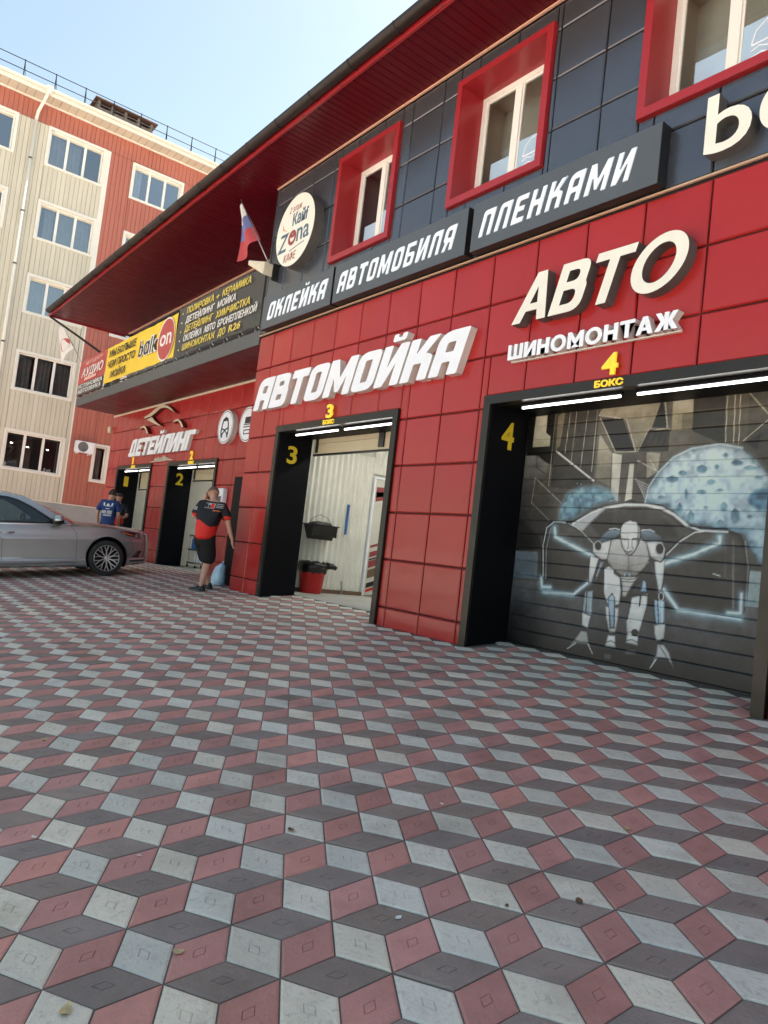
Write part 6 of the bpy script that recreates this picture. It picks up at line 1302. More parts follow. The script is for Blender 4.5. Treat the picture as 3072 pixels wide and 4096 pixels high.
            for k in range(10):
                t = 2 * math.pi * k / 10
                def bar(r0, a0, r1, a1, h0, h1):
                    p0 = Vector((r0 * math.cos(a0), 0, r0 * math.sin(a0))); p1 = Vector((r1 * math.cos(a1), 0, r1 * math.sin(a1))); dd_ = (p1 - p0).normalized(); nn = Vector((-dd_.z, 0, dd_.x)); y0, y1 = .088 * sd_, .098 * sd_
                    sp.hexa([(*(p0 - nn * h0),), (*(p1 - nn * h1),), (*(p1 + nn * h1),), (*(p0 + nn * h0),), (*(p0 - nn * h0 + Vector((0, y0, 0))),), (*(p1 - nn * h1 + Vector((0, y1, 0))),), (*(p1 + nn * h1 + Vector((0, y1, 0))),), (*(p0 + nn * h0 + Vector((0, y0, 0))),)])
                bar(.03, t, .125, t, .012, .009); bar(.118, t, .228, t + .165, .0075, .0065); bar(.118, t, .228, t - .165, .0075, .0065)
            # push the spokes outwards so they are 2.5 cm deep
            sp.v = [(x, (y if abs(y) > .01 else .068 * sd_), z) for x, y, z in sp.v]; sp.build('spokes', M['alloy'], w)
            MB().lathe([(0, .102 * sd_), (.028, .100 * sd_), (.034, .08 * sd_)], 16, 'y').build('hub_cap', M['alloy'], w, True)
    # front grille, plate area, tail lamps, wipers
    mb = MB(); 
    for k in range(5): z = .47 + k * .033; mb.box(.90, .972 - .004 * k, -.36, .36, z, z + .014)
    mb.build('grille', M['blackplastic'], C); MB().box(.92, .968, -.24, .26, .36, .44).build('number_plate', M['white'], C)
    for s in (-1, 1): MB().hexa([(-3.80, s * .35, .84), (-3.72, s * .70, .84), (-3.70, s * .70, .84), (-3.7, s * .35, .84), (-3.84, s * .35, .96), (-3.73, s * .73, .97), (-3.66, s * .72, .97), (-3.7, s * .35, .96)]).build('tail_light', M['bred'], C)
    for y in (-.25, .35): MB().tube([(-.55, y, 1.005), (-.66, y + .45, 1.03)], .008, 5).build('wiper', M['blackplastic'], C)
    strip2 = MB(); strip2.grid([[(x, y * (ip(x, WT) - .13) , ip(x, ZS) + (ip(x, ZT_) - ip(x, ZS)) * .62 + .002) for x in np.linspace(-.55, .66, 16)] for y in (-1.0, -.992)]); strip2.grid([[(x, y * (ip(x, WT) - .13), ip(x, ZS) + (ip(x, ZT_) - ip(x, ZS)) * .62 + .002) for x in np.linspace(-.55, .66, 16)] for y in (1.0, .992)]); strip2.build('bonnet_gap', M['seam'], C)
    return C
car = make_car(); car.location = (-15.10, -1.19, SLOPE * -1.19 + .004); car.scale = (1, 1, 1.04); car.rotation_euler = (0, -math.atan(SLOPE), math.pi / 2)

# ------------------------------------------------------------------ people
M['skin'] = mat('skin', (0.48, 0.27, 0.19), .55, 0, .08, 20); M['hair'] = mat('dark_hair', (0.030, 0.020, 0.015), .7, 0, .2, 60, .6, 120); M['capcloth'] = mat('brown_cap_cloth', (0.14, 0.085, 0.07), .8, 0, .15, 20); M['navy'] = mat('dark_jersey_cloth', (0.006, 0.007, 0.013), .8, 0, .15, 8, .4, 14); M['tred'] = mat('bright_red_cloth', (0.62, 0.020, 0.014), .75, 0, .1, 8, .4, 14); M['shorts'] = mat('black_shorts_cloth', (0.004, 0.004, 0.0045), .9, 0, .1, 8, .4, 14); M['blueshirt'] = mat('blue_tshirt_cloth', (0.012, 0.040, 0.16), .8, 0, .12, 8, .5, 14); M['shoe'] = mat('black_shoe', (0.012, 0.012, 0.013), .6); M['darkcloth'] = mat('dark_work_cloth', (0.018, 0.018, 0.022), .85, 0, .1, 8)
def skin_mesh(name, V, E_, mats, sub=2, root=0, mfun=None):
    """V: (x, y, z, radius[, radius2]); grown into one smooth body with the skin modifier."""
    me = bpy.data.meshes.new(name); me.from_pydata([v[:3] for v in V], E_, []); o = bpy.data.objects.new(name, me); COL.objects.link(o)
    o.modifiers.new('s', 'SKIN'); lay = me.skin_vertices[0] if me.skin_vertices else None
    if lay is None:
        bpy.context.view_layer.objects.active = o; bpy.ops.mesh.customdata_skin_add(); lay = me.skin_vertices[0]
    for i, v in enumerate(V): lay.data[i].radius = (v[3], v[4] if len(v) > 4 else v[3]); lay.data[i].use_root = (i == root)
    o.modifiers['s'].use_smooth_shade = True; su = o.modifiers.new('u', 'SUBSURF'); su.levels = su.render_levels = sub
    dg = bpy.context.evaluated_depsgraph_get(); nm = bpy.data.meshes.new_from_object(o.evaluated_get(dg)); bpy.data.objects.remove(o); nm.name = name
    nm.materials.clear()
    for m in (mats if isinstance(mats, (list, tuple)) else [mats]): nm.materials.append(m)
    if mfun: nm.polygons.foreach_set('material_index', [mfun(p.center) for p in nm.polygons])
    nm.polygons.foreach_set('use_smooth', [True] * len(nm.polygons)); return nm
class Sk:
    def __init__(s): s.V = []; s.E = []
    def add(s, p, r, par=None):
        s.V.append((*p, *(r if isinstance(r, tuple) else (r,)))); k = len(s.V) - 1
        if par is not None: s.E.append((par, k))
        return k
    def chain(s, pts, par):
        for p, r in pts: par = s.add(p, r, par)
        return par
    def hand(s, wrist, palm, par, out, up):
        """Palm and five unequal, slightly curled fingers; out = finger direction, up = thumb side."""
        w, p = Vector(wrist), Vector(palm); out = Vector(out).normalized(); up = Vector(up).normalized(); k = s.add(p, (.034, .020), par); side = up
        nrm = out.cross(side).normalized()
        for i, (o_, ln) in enumerate(((.030, .066), (.011, .075), (-.010, .070), (-.029, .054))):
            b0 = p + side * o_ + out * .030; s.chain([(b0, .0105), (b0 + out * ln * .5 + nrm * .006, .0095), (b0 + out * ln * .85 + nrm * .024, .0075)], k)
        t0 = p + side * .036 - out * .012; s.chain([(t0, .013), (t0 + side * .024 + out * .026, .011), (t0 + side * .030 + out * .052, .008)], k)
def head(s, neck, par, cen, fwd, sc=1.0):
    """Neck, skull, jaw, nose and ears as branches of the body."""
    f = Vector(fwd).normalized(); c = Vector(cen); up = Vector((0, 0, 1)); up = (up - f * up.dot(f)).normalized(); sd = f.cross(up)
    n1 = s.add(neck, .058 * sc, par); j = s.add(c - up * .075 * sc - f * .005, .066 * sc, n1); m = s.add(c - up * .005 * sc, (.080 * sc, .088 * sc), j); s.add(c + up * .065 * sc - f * .012, (.070 * sc, .078 * sc), m)
    s.add(c - up * .085 * sc + f * .065 * sc, .030 * sc, j); s.add(c - up * .022 * sc + f * .108 * sc, .014 * sc, m)
    for q in (-1, 1): s.add(c - up * .015 * sc + sd * q * .092 * sc - f * .01, .018 * sc, m)
    return c, f, up, sd
def face(P, c, f, up, sd, sc=1.0):
    for q in (-1, 1):
        e = c + up * .012 * sc + f * .088 * sc + sd * q * .032 * sc
        o = MB().lathe([(0, -.013), (.011, -.008), (.013, 0), (.011, .008), (0, .013)], 8).build('eye', M['inkwhite'], P, True); o.location = e
        o = MB().lathe([(0, -.006), (.005, -.004), (.006, 0), (.005, .004), (0, .006)], 6).build('pupil', M['inkblack'], P, True); o.location = e + f * .010
        o = MB().tube([e + up * .022 - sd * .016 + f * .004, e + up * .026 + f * .006, e + up * .020 + sd * .016 + f * .003], .004, 5).build('eyebrow', M['hair'], P, True)
    m = c - up * .058 * sc + f * .088 * sc; MB().tube([m - sd * .024, m + f * .006, m + sd * .024], [.003, .006, .003], 5).build('mouth', M['tred'] if False else M['lip'], P, True)
M['lip'] = mat('lips', (0.35, 0.12, 0.10), .5)
def cap_of(P, c, f, up, sd, name, m, peak, low=-.01, sc=1.0, back=1.0):
    R3 = Matrix((sd, f, up)).transposed(); mb = MB(); rows = []
    for i in range(7):
        t = i / 6 * (math.pi / 2); rows.append([c + R3 @ Vector((.096 * sc * math.cos(a) * math.cos(t), (.106 * sc * math.sin(a)) * math.cos(t) - .012, low + (.122 * sc - low) * math.sin(t))) for a in np.linspace(0, 2 * math.pi, 20, endpoint=False)])
    mb.grid(rows, 0, True)
    if peak:
        rr_ = [[c + R3 @ Vector((.082 * math.cos(a) * k, .085 + .085 * math.sin(a) * (k - .25) * 1.2, low + .012 - .02 * (k - .6))) for a in np.linspace(.12, math.pi - .12, 10)] for k in (.6, .85, 1.05)]
        mb.grid(rr_)
    mb.build(name, m, P, True)
def shoe(P, heel, fwd, h=.0):
    f = Vector(fwd).normalized(); s_ = Vector((f.y, -f.x, 0)); mb = MB(); rows = []
    for x, w, ht in ((-.075, .030, .07), (-.05, .040, .105), (.02, .042, .095), (.09, .048, .065), (.16, .045, .050), (.195, .022, .035)):
        c = Vector(heel) + f * x; rows.append([c + s_ * w * a + Vector((0, 0, ht * b_)) for a, b_ in ((-1, .0), (-1.05, .25), (-.9, .7), (-.4, 1), (.4, 1), (.9, .7), (1.05, .25), (1, .0))])
    mb.grid(rows, 0, True); mb.poly(rows[0]); mb.poly(rows[-1]); o = mb.build('shoe', M['shoe'], P, True)
    mb = MB(); mb.grid([[q + Vector((0, 0, d)) for q in (Vector(heel) + f * x + s_ * w * a for x, w, a in ((-.08, .032, -1), (.02, .046, -1), (.1, .051, -1), (.17, .046, -1), (.203, .0, 0), (.17, .046, 1), (.1, .051, 1), (.02, .046, 1), (-.08, .032, 1)))] for d in (0, .018)], 0, True); mb.build('sole', M['greyside'], o)
# --- heavy man in a dark and red jersey, seen from behind (local x = his right, y = ahead)
A0 = R(52.6)
P = thing('person', 'man in dark red jersey, shorts and cap, seen from behind at the bay corner', 'person', (-11.33, -.53, gz(-12, -.53)), A0)
hd = (-.35, .80, -.75)
s = Sk(); pe = s.add((-.045, .0, .92), (.165, .13))
sp1 = s.add((-.04, .0, 1.10), (.17, .14), pe); ch = s.add((.0, .01, 1.34), (.175, .12), sp1); nb = s.add((.005, .05, 1.49), (.075, .065), ch)
hc = head(s, (-.005, .105, 1.535), nb, (-.045, .19, 1.635), hd)
rs_ = s.add((.20, .0, 1.42), .070, ch); re = s.chain([((.275, -.01, 1.25), .052), ((.31, .0, 1.14), .047), ((.365, .02, .98), .038), ((.40, .03, .90), .028)], rs_); s.hand((.40, .03, .90), (.412, .035, .835), re, (.15, .1, -1), (-.3, .95, .05))
ls = s.add((-.19, .01, 1.42), .070, ch); le = s.chain([((-.265, .06, 1.27), .052), ((-.285, .10, 1.19), .046), ((-.255, .20, 1.34), .040), ((-.19, .20, 1.50), .029)], ls); s.hand((-.19, .20, 1.50), (-.165, .19, 1.56), le, (.35, -.1, .95), (.3, .9, .1))
rl_ = s.add((.05, -.02, .84), .105, pe); rk = s.chain([((.05, .02, .60), .09), ((.045, .02, .48), .072), ((.03, -.03, .33), .068), ((.01, -.06, .12), .042), ((.0, -.06, .06), .038)], rl_)
ll_ = s.add((-.10, .04, .84), .105, pe); lk = s.chain([((-.03, .15, .60), .085), ((-.01, .19, .48), .066), ((.01, .22, .33), .064), ((.045, .28, .12), .040), ((.04, .29, .07), .036)], ll_)
link(bpy.data.objects.new('body', skin_mesh('body', s.V, s.E, M['skin'])), P); face(P, *hc)
cap_of(P, *hc, 'cap', M['capcloth'], True)
t = Sk(); a = t.add((-.03, .0, .82), (.225, .178)); a = t.add((-.045, .0, .95), (.230, .182), a); b_ = t.add((-.04, .0, 1.10), (.235, .195), a); c_ = t.add((.0, .01, 1.32), (.222, .158), b_); d_ = t.add((.003, .045, 1.47), (.10, .085), c_)
t.chain([((.19, .0, 1.41), .098), ((.265, -.01, 1.28), .090), ((.295, -.005, 1.195), .094)], c_); t.chain([((-.18, .01, 1.41), .092), ((-.255, .05, 1.29), .080), ((-.275, .08, 1.225), .082)], c_)
def jersey(c):
    if abs(c.x) > .235 and c.z < 1.265: return 1
    return 1 if c.z < 1.165 - .10 * math.exp(-((c.x - .06) / .13) ** 2) else 0
link(bpy.data.objects.new('jersey', skin_mesh('jersey', t.V, t.E, [M['navy'], M['tred']], 4, mfun=jersey)), P)
q = Sk(); a = q.add((-.04, .0, .93), (.190, .155)); q.add((-.04, 0, 1.02), (.185, .15), a); q.chain([((.035, -.01, .82), .145), ((.05, .0, .62), .140), ((.05, .02, .43), .128)], a); q.chain([((-.11, .05, .82), .140), ((-.045, .15, .62), .128), ((-.02, .18, .45), .118)], a)
link(bpy.data.objects.new('shorts', skin_mesh('shorts', q.V, q.E, M['shorts'], 2)), P)
shoe(P, (.0, -.06, 0), (-.97, .2, 0)); shoe(P, (.045, .29, .03), (-.8, .6, 0))
# prints on the back and sleeves, laid on the cloth by casting onto the jersey
def on_back(Pn, jer, shapes, m, name, off=.004):
    ob = [c for c in Pn.children if c.name.startswith(jer)][0]; me = ob.data; bm = bmesh.new(); bm.from_mesh(me); from mathutils.bvhtree import BVHTree
    bv = BVHTree.FromBMesh(bm); bm.free(); mb = MB()
    for (x0, x1, z0, z1, sk) in shapes:
        nx, nz_ = max(2, int((x1 - x0) / .02)), max(2, int((z1 - z0) / .015)); rows = []
        for k in range(nz_ + 1):
            z = z0 + (z1 - z0) * k / nz_; row = []
            for i in range(nx + 1):
                x = x0 + (x1 - x0) * i / nx + sk * (k / nz_); h = bv.ray_cast(Vector((x, -1, z)), Vector((0, 1, 0)))[0]; row.append((x, (h.y if h else -.14) - off, z))
            rows.append(row)
        mb.grid(rows)
    mb.build(name, m, Pn, True)
M['greyprint'] = mat('pale_grey_print', (0.45, 0.45, 0.46), .7); M['orangeprint'] = mat('orange_sleeve_print', (0.6, 0.16, 0.03), .7)
on_back(P, 'jersey', [(-.085, .075, 1.365, 1.455, .01)], M['greyprint'], 'back_print', .003); on_back(P, 'jersey', [(-.08, -.03, 1.372, 1.448, .0), (-.022, .012, 1.372, 1.425, .0)], M['inkblack'], 'back_print', .006); on_back(P, 'jersey', [(.018, .07, 1.372, 1.448, .0)], M['tred'], 'back_print', .006)
on_back(P, 'jersey', [(.10, .225, 1.445, 1.455, -.01), (.10, .225, 1.415, 1.425, -.01), (.10, .22, 1.388, 1.398, -.01)], M['greyprint'], 'back_print'); on_back(P, 'jersey', [(.06, .11, 1.325, 1.342, 0), (.12, .19, 1.325, 1.342, 0)], M['orangeprint'], 'back_print'); on_back(P, 'jersey', [(-.275, -.20, 1.355, 1.370, 0), (-.28, -.205, 1.325, 1.340, 0)], M['greyprint'], 'sleeve_stripe')
# --- man in blue T-shirt with his back turned, talking
P = thing('person', 'man with short dark hair in a blue printed T-shirt standing behind the car bonnet', 'person', (-18.45, -.02, 0.0), A0)
s = Sk(); pe = s.add((0, 0, .93), (.15, .11)); c1 = s.add((0, 0, 1.13), (.145, .105), pe); ch = s.add((.0, .0, 1.33), (.165, .11), c1); nb = s.add((.01, .02, 1.47), (.062, .06), ch); hc = head(s, (.015, .03, 1.52), nb, (.03, .05, 1.625), (.75, .65, -.05))
r_ = s.add((.19, 0, 1.40), .062, ch); e = s.chain([((.235, -.01, 1.22), .048), ((.245, -.02, 1.12), .044), ((.23, .08, 1.0), .038), ((.21, .16, .93), .028)], r_); s.hand((.21, .16, .93), (.20, .205, .90), e, (-.2, .8, -.5), (-.9, 0, .3))
l_ = s.add((-.19, 0, 1.40), .062, ch); e = s.chain([((-.25, .0, 1.22), .048), ((-.265, .0, 1.12), .044), ((-.28, .06, .99), .038), ((-.275, .10, .90), .028)], l_); s.hand((-.275, .10, .90), (-.27, .12, .84), e, (0, .2, -1), (.4, .9, 0))
for q in (-1, 1): k = s.add((.09 * q, 0, .84), .10, pe); s.chain([((.10 * q, .02, .50), .066), ((.10 * q, -.02, .30), .058), ((.10 * q, -.03, .06), .038)], k)
link(bpy.data.objects.new('body', skin_mesh('body', s.V, s.E, M['skin'])), P); face(P, *hc); cap_of(P, *hc, 'hair', M['hair'], False, -.035)
t = Sk(); a = t.add((0, 0, .79), (.18, .145)); a = t.add((0, 0, .92), (.188, .15), a); b_ = t.add((0, 0, 1.10), (.178, .14), a); c_ = t.add((0, 0, 1.31), (.192, .138), b_); d_ = t.add((.006, .015, 1.45), (.085, .08), c_)
t.chain([((.18, 0, 1.39), .085), ((.235, -.01, 1.26), .074), ((.25, -.015, 1.165), .072)], c_); t.chain([((-.18, 0, 1.39), .085), ((-.25, 0, 1.26), .074), ((-.265, 0, 1.165), .072)], c_)
link(bpy.data.objects.new('tshirt', skin_mesh('tshirt', t.V, t.E, M['blueshirt'])), P)
q = Sk(); a = q.add((0, 0, .92), (.165, .13)); q.add((0, 0, 1.0), (.16, .125), a); 
for w in (-1, 1): q.chain([((.09 * w, 0, .80), .118), ((.10 * w, .02, .50), .09), ((.10 * w, -.02, .12), .072)], a)
link(bpy.data.objects.new('trousers', skin_mesh('trousers', q.V, q.E, M['darkcloth'])), P)
for w in (-1, 1): shoe(P, (.10 * w, -.04, 0), (.1 * w, 1, 0))
on_back(P, 'tshirt', [(-.11, -.075, 1.31, 1.39, -.01), (-.075, .075, 1.30, 1.315, 0), (.075, .11, 1.31, 1.39, .01), (-.03, .03, 1.315, 1.365, 0), (-.05, .05, 1.235, 1.25, 0)], M['inkwhite'], 'back_print'); on_back(P, 'tshirt', [(-.13, -.02, 1.12, 1.195, 0), (.0, .12, 1.115, 1.20, 0), (-.09, .11, 1.06, 1.10, 0)], M['greyprint'], 'back_print')
# --- third man facing him, half hidden
P = thing('person', 'man in dark top with bare forearm raised, half hidden beside the blue T-shirt', 'person', (-20.05, .70, 0.0), A0)
s = Sk(); pe = s.add((0, 0, .92), (.15, .11)); c1 = s.add((0, 0, 1.12), (.15, .11), pe); ch = s.add((.0, .0, 1.32), (.165, .11), c1); nb = s.add((.0, -.02, 1.46), (.062, .06), ch); hc = head(s, (.0, -.03, 1.51), nb, (.0, -.04, 1.615), (-.45, -.88, -.05))
r_ = s.add((.19, 0, 1.39), .062, ch); e = s.chain([((.25, -.03, 1.24), .048), ((.275, -.06, 1.13), .044), ((.23, -.20, 1.08), .038), ((.20, -.28, 1.10), .028)], r_); s.hand((.20, -.28, 1.10), (.185, -.32, 1.125), e, (-.3, -.6, .6), (-.7, .4, .3))
l_ = s.add((-.19, 0, 1.39), .062, ch); e = s.chain([((-.25, -.02, 1.22), .048), ((-.26, -.03, 1.12), .044), ((-.24, -.10, .98), .038), ((-.23, -.13, .90), .028)], l_); s.hand((-.23, -.13, .90), (-.225, -.14, .84), e, (0, -.2, -1), (.4, -.9, 0))
for q in (-1, 1): k = s.add((.09 * q, 0, .84), .10, pe); s.chain([((.10 * q, -.02, .50), .066), ((.10 * q, .02, .30), .058), ((.10 * q, .03, .06), .038)], k)
link(bpy.data.objects.new('body', skin_mesh('body', s.V, s.E, M['skin'])), P); face(P, *hc); cap_of(P, *hc, 'hair', M['hair'], False, .03)
t = Sk(); a = t.add((0, 0, .79), (.18, .145)); a = t.add((0, 0, .92), (.188, .15), a); b_ = t.add((0, 0, 1.10), (.18, .14), a); c_ = t.add((0, 0, 1.31), (.192, .138), b_); d_ = t.add((0, -.015, 1.445), (.085, .08), c_)
t.chain([((.18, 0, 1.38), .085), ((.245, -.03, 1.27), .074), ((.268, -.05, 1.185), .070)], c_); t.chain([((-.18, 0, 1.38), .085), ((-.245, -.02, 1.26), .074), ((-.258, -.03, 1.17), .070)], c_)
link(bpy.data.objects.new('jersey', skin_mesh('jersey', t.V, t.E, [M['navy'], M['tred']], mfun=lambda c: 1 if c.z < 1.10 else 0)), P)
q = Sk(); a = q.add((0, 0, .91), (.165, .13)); q.add((0, 0, 1.0), (.16, .125), a)
for w in (-1, 1): q.chain([((.09 * w, 0, .80), .118), ((.10 * w, -.02, .50), .09), ((.10 * w, .02, .12), .072)], a)
link(bpy.data.objects.new('trousers', skin_mesh('trousers', q.V, q.E, M['darkcloth'])), P)
for w in (-1, 1): shoe(P, (.10 * w, .04, 0), (.1 * w, -1, 0))

# ------------------------------------------------------------------ small things
b = thing('waste_bin', 'red plastic bucket lined with a black bag inside box 3', 'bin', (-10.93, 1.33, .067))
mb = MB(); mb.lathe([(0, .004), (.185, .004), (.19, .02), (.235, .44), (.245, .445), (.245, .465), (.225, .465), (.18, .03)], 28); mb.build('bucket', M['redplastic'], b, True)
mb = MB(); rows = []
for i, (r, z) in enumerate(((.232, .36), (.252, .41), (.262, .46), (.25, .53), (.19, .555), (.12, .50))): rows.append([(r * (1 + .05 * math.sin(k * 2.7 + i) + .03 * math.sin(k * 5.1)) * math.cos(2 * math.pi * k / 24), r * (1 + .05 * math.sin(k * 2.7 + i)) * math.sin(2 * math.pi * k / 24), z + .02 * math.sin(k * 1.9 + i)) for k in range(24)])
mb.grid(rows, 0, True); mb.poly(rows[-1]); mb.tube([(.12, .18, .50), (.19, .28, .50), (.22, .35, .47)], [.07, .05, .035], 8); mb.build('liner', M['bagfilm'], b, True)
k = thing('hanging_basket', 'black plastic basket stuffed with film hanging on the white curtain', 'basket', (-10.98, 1.42, 1.02))
mb = MB(); o4 = lambda a, c, z: [(-a, -c, z), (a, -c, z), (a, c, z), (-a, c, z)]
mb.grid([o4(.10, .20, 0), o4(.14, .27, .24), o4(.16, .30, .25), o4(.16, .30, .265), o4(.125, .25, .265), o4(.09, .19, .02)], 0, True); mb.poly(o4(.10, .20, 0)); mb.poly(o4(.09, .19, .02)); mb.build('tub', M['blackplastic'], k)
mb = MB(); rows = []
for i in range(9):
    t = i / 8; rows.append([(.12 * math.sin(math.pi * max(.02, t)) ** .5 * math.cos(a) + .008 * random.random(), (-.24 + .48 * t) , .26 + .055 * math.sin(math.pi * t) ** .4 * math.sin(a) + .02 * random.random()) for a in np.linspace(0, 2 * math.pi, 14, endpoint=False)])
mb.grid(rows, 0, True); mb.build('film', M['bagfilm'], k, True)
mb = MB(); rows = []
for i in range(9): rows.append([(.145 + .012 * random.random(), -.26 + .52 * i / 8, z + .015 * random.random()) for z in (.05, .10, .15, .20, .255)])
mb.grid(rows); mb.build('film', M['bagfilm'], k, True)
MB().tube([(0, -.26, .26), (.02, -.18, .38), (.02, -.05, .44), (.0, .12, .40), (-.02, .26, .26)], .005, 5).build('handle', M['blackplastic'], k, True)
s = thing('blue_strip', 'narrow blue handle fixed upright on the white curtain', 'strip', (-11.09, 2.04, 1.17)); MB().box(-.012, .012, -.022, .022, 0, .56).build('blade', M['blueplastic'], s); MB().box(-.016, -.012, -.012, .012, .02, .54).build('clip', M['steel'], s)
s = thing('door_stop', 'small grey metal hook at the foot of the white curtain', 'hook', (-11.08, 2.09, .07)); MB().tube([(0, 0, .0), (.02, -.01, .10), (.0, -.02, .24)], [.012, .016, .02], 6).build('hook', M['steel'], s, True); MB().box(-.02, .02, -.02, .02, 0, .012).build('plate', M['steel'], s)
s = thing('wall_graphic', 'red black and white racing stripes printed on the side panel deep in box 3', 'graphic', (-11.118, 2.63, 0))
def stripe(pts, m): MB().poly([(.004, a, z) for a, z in pts]).build('stripe', M[m], s)
stripe([(.03, 1.87), (.85, 2.10), (.85, 2.22), (.03, 2.15)], 'inkred'); stripe([(.03, 1.95), (.85, 2.14), (.85, 2.18), (.03, 2.05)], 'pinkprint')
for i, (z, h, m) in enumerate(((.98, .05, 'inkred'), (.80, .10, 'inkred'), (.74, .03, 'inkblack'), (.60, .13, 'inkred'), (.40, .16, 'wood'), (.22, .09, 'inkblack'), (.14, .05, 'tred'))):
    MB().poly([(.004 + i * .0006, .03, z), (.004 + i * .0006, .86, z + .28), (.004 + i * .0006, .86, z + .28 + h), (.004 + i * .0006, .03, z + h)]).build('stripe', M[m], s)
# blue bag by the open side door
bg_ = thing('plastic_bag', 'crumpled light blue plastic bag leaning by the open black side door', 'bag', (-12.10, .10, gz(-12, .1)))
mb = MB(); rows = []
for i, (w, d, z, ox) in enumerate(((.08, .07, .0, 0), (.125, .10, .015, 0), (.130, .105, .08, .0), (.120, .10, .17, .01), (.105, .085, .26, .02), (.085, .06, .33, .035), (.05, .035, .37, .05), (.03, .02, .39, .055))):
    rows.append([(ox + w * (1 + .10 * math.sin(k * 3 + i * 1.3)) * math.cos(2 * math.pi * k / 20), d * (1 + .12 * math.sin(k * 2.3 + i)) * math.sin(2 * math.pi * k / 20), z + .008 * math.sin(k * 1.7)) for k in range(20)])
mb.grid(rows, 0, True); mb.poly(rows[0]); mb.poly(rows[-1]); mb.build('film', M['bluebag'], bg_, True); bg_.rotation_euler = (0, 0, A0)
MB().tube([(.055, 0, .38), (.07, .01, .44), (.085, .0, .43)], [.02, .014, .006], 6).build('knot', M['bluebag'], bg_, True)
# dispenser on the recessed wall
d = thing('wall_dispenser', 'white box dispenser on the recessed red wall beside the leaning man', 'dispenser', (-14.72, RY, 1.52))
o = MB().box(-.15, .15, -.13, .0, .0, .40).build('housing', M['white'], d); bv = o.modifiers.new('b', 'BEVEL'); bv.width = .03; bv.segments = 3; MB().box(-.11, .11, -.136, -.131, .06, .22).build('window', M['lightbox'], d)
# dark vacuum cleaner and paper roll in far doorway
v = thing('vacuum_cleaner', 'black upright vacuum cleaner in the doorway of the far box', 'vacuum cleaner', (-20.7, 1.95, 0.0))
MB().lathe([(0, .10), (.22, .12), (.24, .45), (.20, .62), (.10, .70), (0, .71)], 18).build('drum', M['blackplastic'], v, True); MB().tube([(.0, .0, .68), (.10, .0, .85), (-.02, .0, 1.02), (-.10, .0, .95)], .03, 8).build('hose', M['blackplastic'], v, True)
for kx in range(4): MB().lathe([(0, 0), (.05, .02), (.05, .08), (0, .10)], 10, 'z', (.18 * math.cos(kx * 1.57), .18 * math.sin(kx * 1.57), 0)).build('caster', M['blackplastic'], v)
r_ = thing('paper_roll', 'tall white paper roll standing in the doorway of the far box', 'paper roll', (-20.15, 1.97, 0.0)); MB().lathe([(0, 0), (.02, 0), (.12, 0), (.12, .04), (.02, .05)], 14).build('stand', M['steel'], r_); MB().lathe([(.02, .05), (.115, .05), (.115, .80), (.02, .80), (.02, .9), (0, .9)], 18).build('roll', M['white'], r_)
# equipment trolley seen through box 2
tr = thing('trolley', 'grey and blue equipment trolley inside box 2', 'trolley', (-17.9, 2.25, 0.0))
MB().box(-.28, .28, -.22, .22, .10, .14).box(-.28, .28, -.22, .22, .44, .48).box(-.28, .28, -.22, .22, .80, .84).build('shelf', M['steel'], tr)
for sx in (-1, 1):
    for sy in (-1, 1): MB().tube([(.26 * sx, .20 * sy, .03), (.26 * sx, .20 * sy, .84)], .015, 6).build('leg', M['steel'], tr); MB().lathe([(0, -.015), (.035, -.015), (.035, .015), (0, .015)], 12, 'y', (.26 * sx, .20 * sy, .035)).build('caster', M['blackplastic'], tr)
MB().box(-.22, .0, -.16, .14, .485, .74).build('drawer', M['blueplastic'], tr); MB().box(.04, .24, -.14, .14, .145, .40).build('drawer', M['white'], tr)
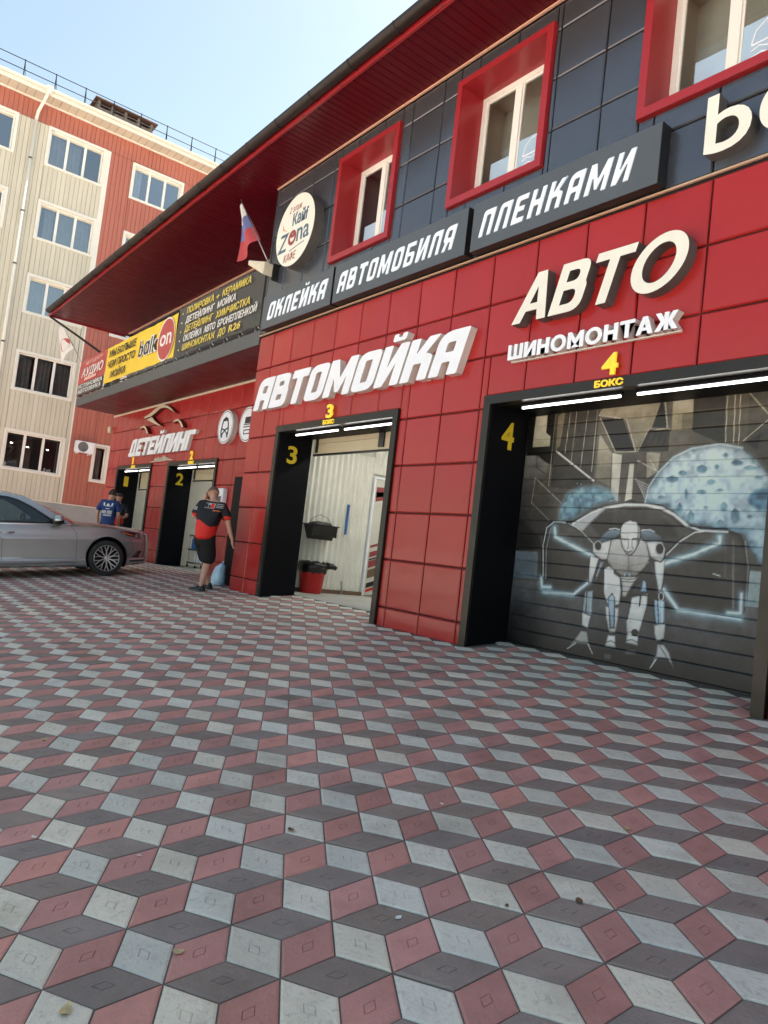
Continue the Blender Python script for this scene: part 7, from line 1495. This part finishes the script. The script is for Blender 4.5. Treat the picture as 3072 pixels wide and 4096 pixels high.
# dry leaves and scraps on the pavers
def litter(u, v, size, m, name, lab, curl=.3, flat=False):
    x, y = (u / 3072 - .5) * 2, (.5 - v / 4096) * 2
    d = (rx * (u - 1536) / 2912.47 + dn * (v - 2048) / 2912.47 + fw); t = -(0.852) / (d.z - SLOPE * d.y) if True else 0
    # meet the sloping yard: z = SLOPE*(y)
    t = (SLOPE * -5.6 - .852) / (d.z - SLOPE * d.y); p = Vector((0, -5.6, .852)) + d * t
    r = random.Random(int(u)); rows = []; n = 9
    out = [(math.cos(2 * math.pi * k / n) * size * (.55 + .35 * r.random()), math.sin(2 * math.pi * k / n) * size * .62 * (.6 + .4 * r.random())) for k in range(n)]
    mb = MB(); a0 = r.random() * 6
    rot = lambda q: (q[0] * math.cos(a0) - q[1] * math.sin(a0), q[0] * math.sin(a0) + q[1] * math.cos(a0))
    z = lambda q, k: .004 + size * curl * (abs(q[0]) / size) ** 2 + .15 * size * r.random()
    ring = [(*rot(q), z(q, 0)) for q in out]; mid = [(*rot((q[0] * .5, q[1] * .5)), .003 + .10 * size * r.random()) for q in out]
    mb.grid([ring, mid], 0, True); mb.poly(mid); mb.grid([[(a, b_, c - .0015) for a, b_, c in ring], ring], 0, True)
    o = mb.build(name, M[m], None, False); o.location = (p.x, p.y, gz(p.x, p.y)); tag(o, lab, 'litter' if name != 'fallen_leaf' else 'leaf', 'litter scattered on the pavers')
litter(712, 3811, .030, 'leaf', 'fallen_leaf', 'pale yellow dry leaf on a red paver near the lower edge')
litter(262, 4053, .034, 'leaf', 'crumpled_leaf', 'crumpled pale leaf on a pale paver, nearest the lower left corner', .6)
litter(2318, 3611, .026, 'leafbrown', 'fallen_leaf', 'brown curled leaf on a grey paver at right', .8)
litter(1163, 3323, .026, 'leafbrown', 'fallen_leaf', 'tan leaf on the seam above a pale paver in the middle', .5)
litter(2510, 3318, .022, 'leaf', 'fallen_leaf', 'small yellowish leaf between a pale and a red paver at right')
litter(1593, 3674, .020, 'scrap', 'paper_scrap', 'white scrap of paper on a grey paver in the middle', .1)
litter(136, 3352, .020, 'scrap', 'paper_scrap', 'thin white scrap on a red paver at the left edge', .1)
litter(1768, 3219, .018, 'scrap', 'paper_scrap', 'white fleck on a red paver above the middle', .1)
litter(556, 3425, .012, 'scrap', 'paper_scrap', 'tiny white crumb on a red paver near the teal tinted paver', .1)
litter(178, 2962, .028, 'leaf', 'fallen_leaf', 'pinkish leaf on a red paver far left', .4)
litter(1670, 2945, .014, 'leafbrown', 'fallen_leaf', 'dark speck of leaf on a far pale paver', .4)
litter(2027, 3627, .014, 'leafbrown', 'fallen_leaf', 'small dark leaf crumb at the tip of a pale paver', .6)
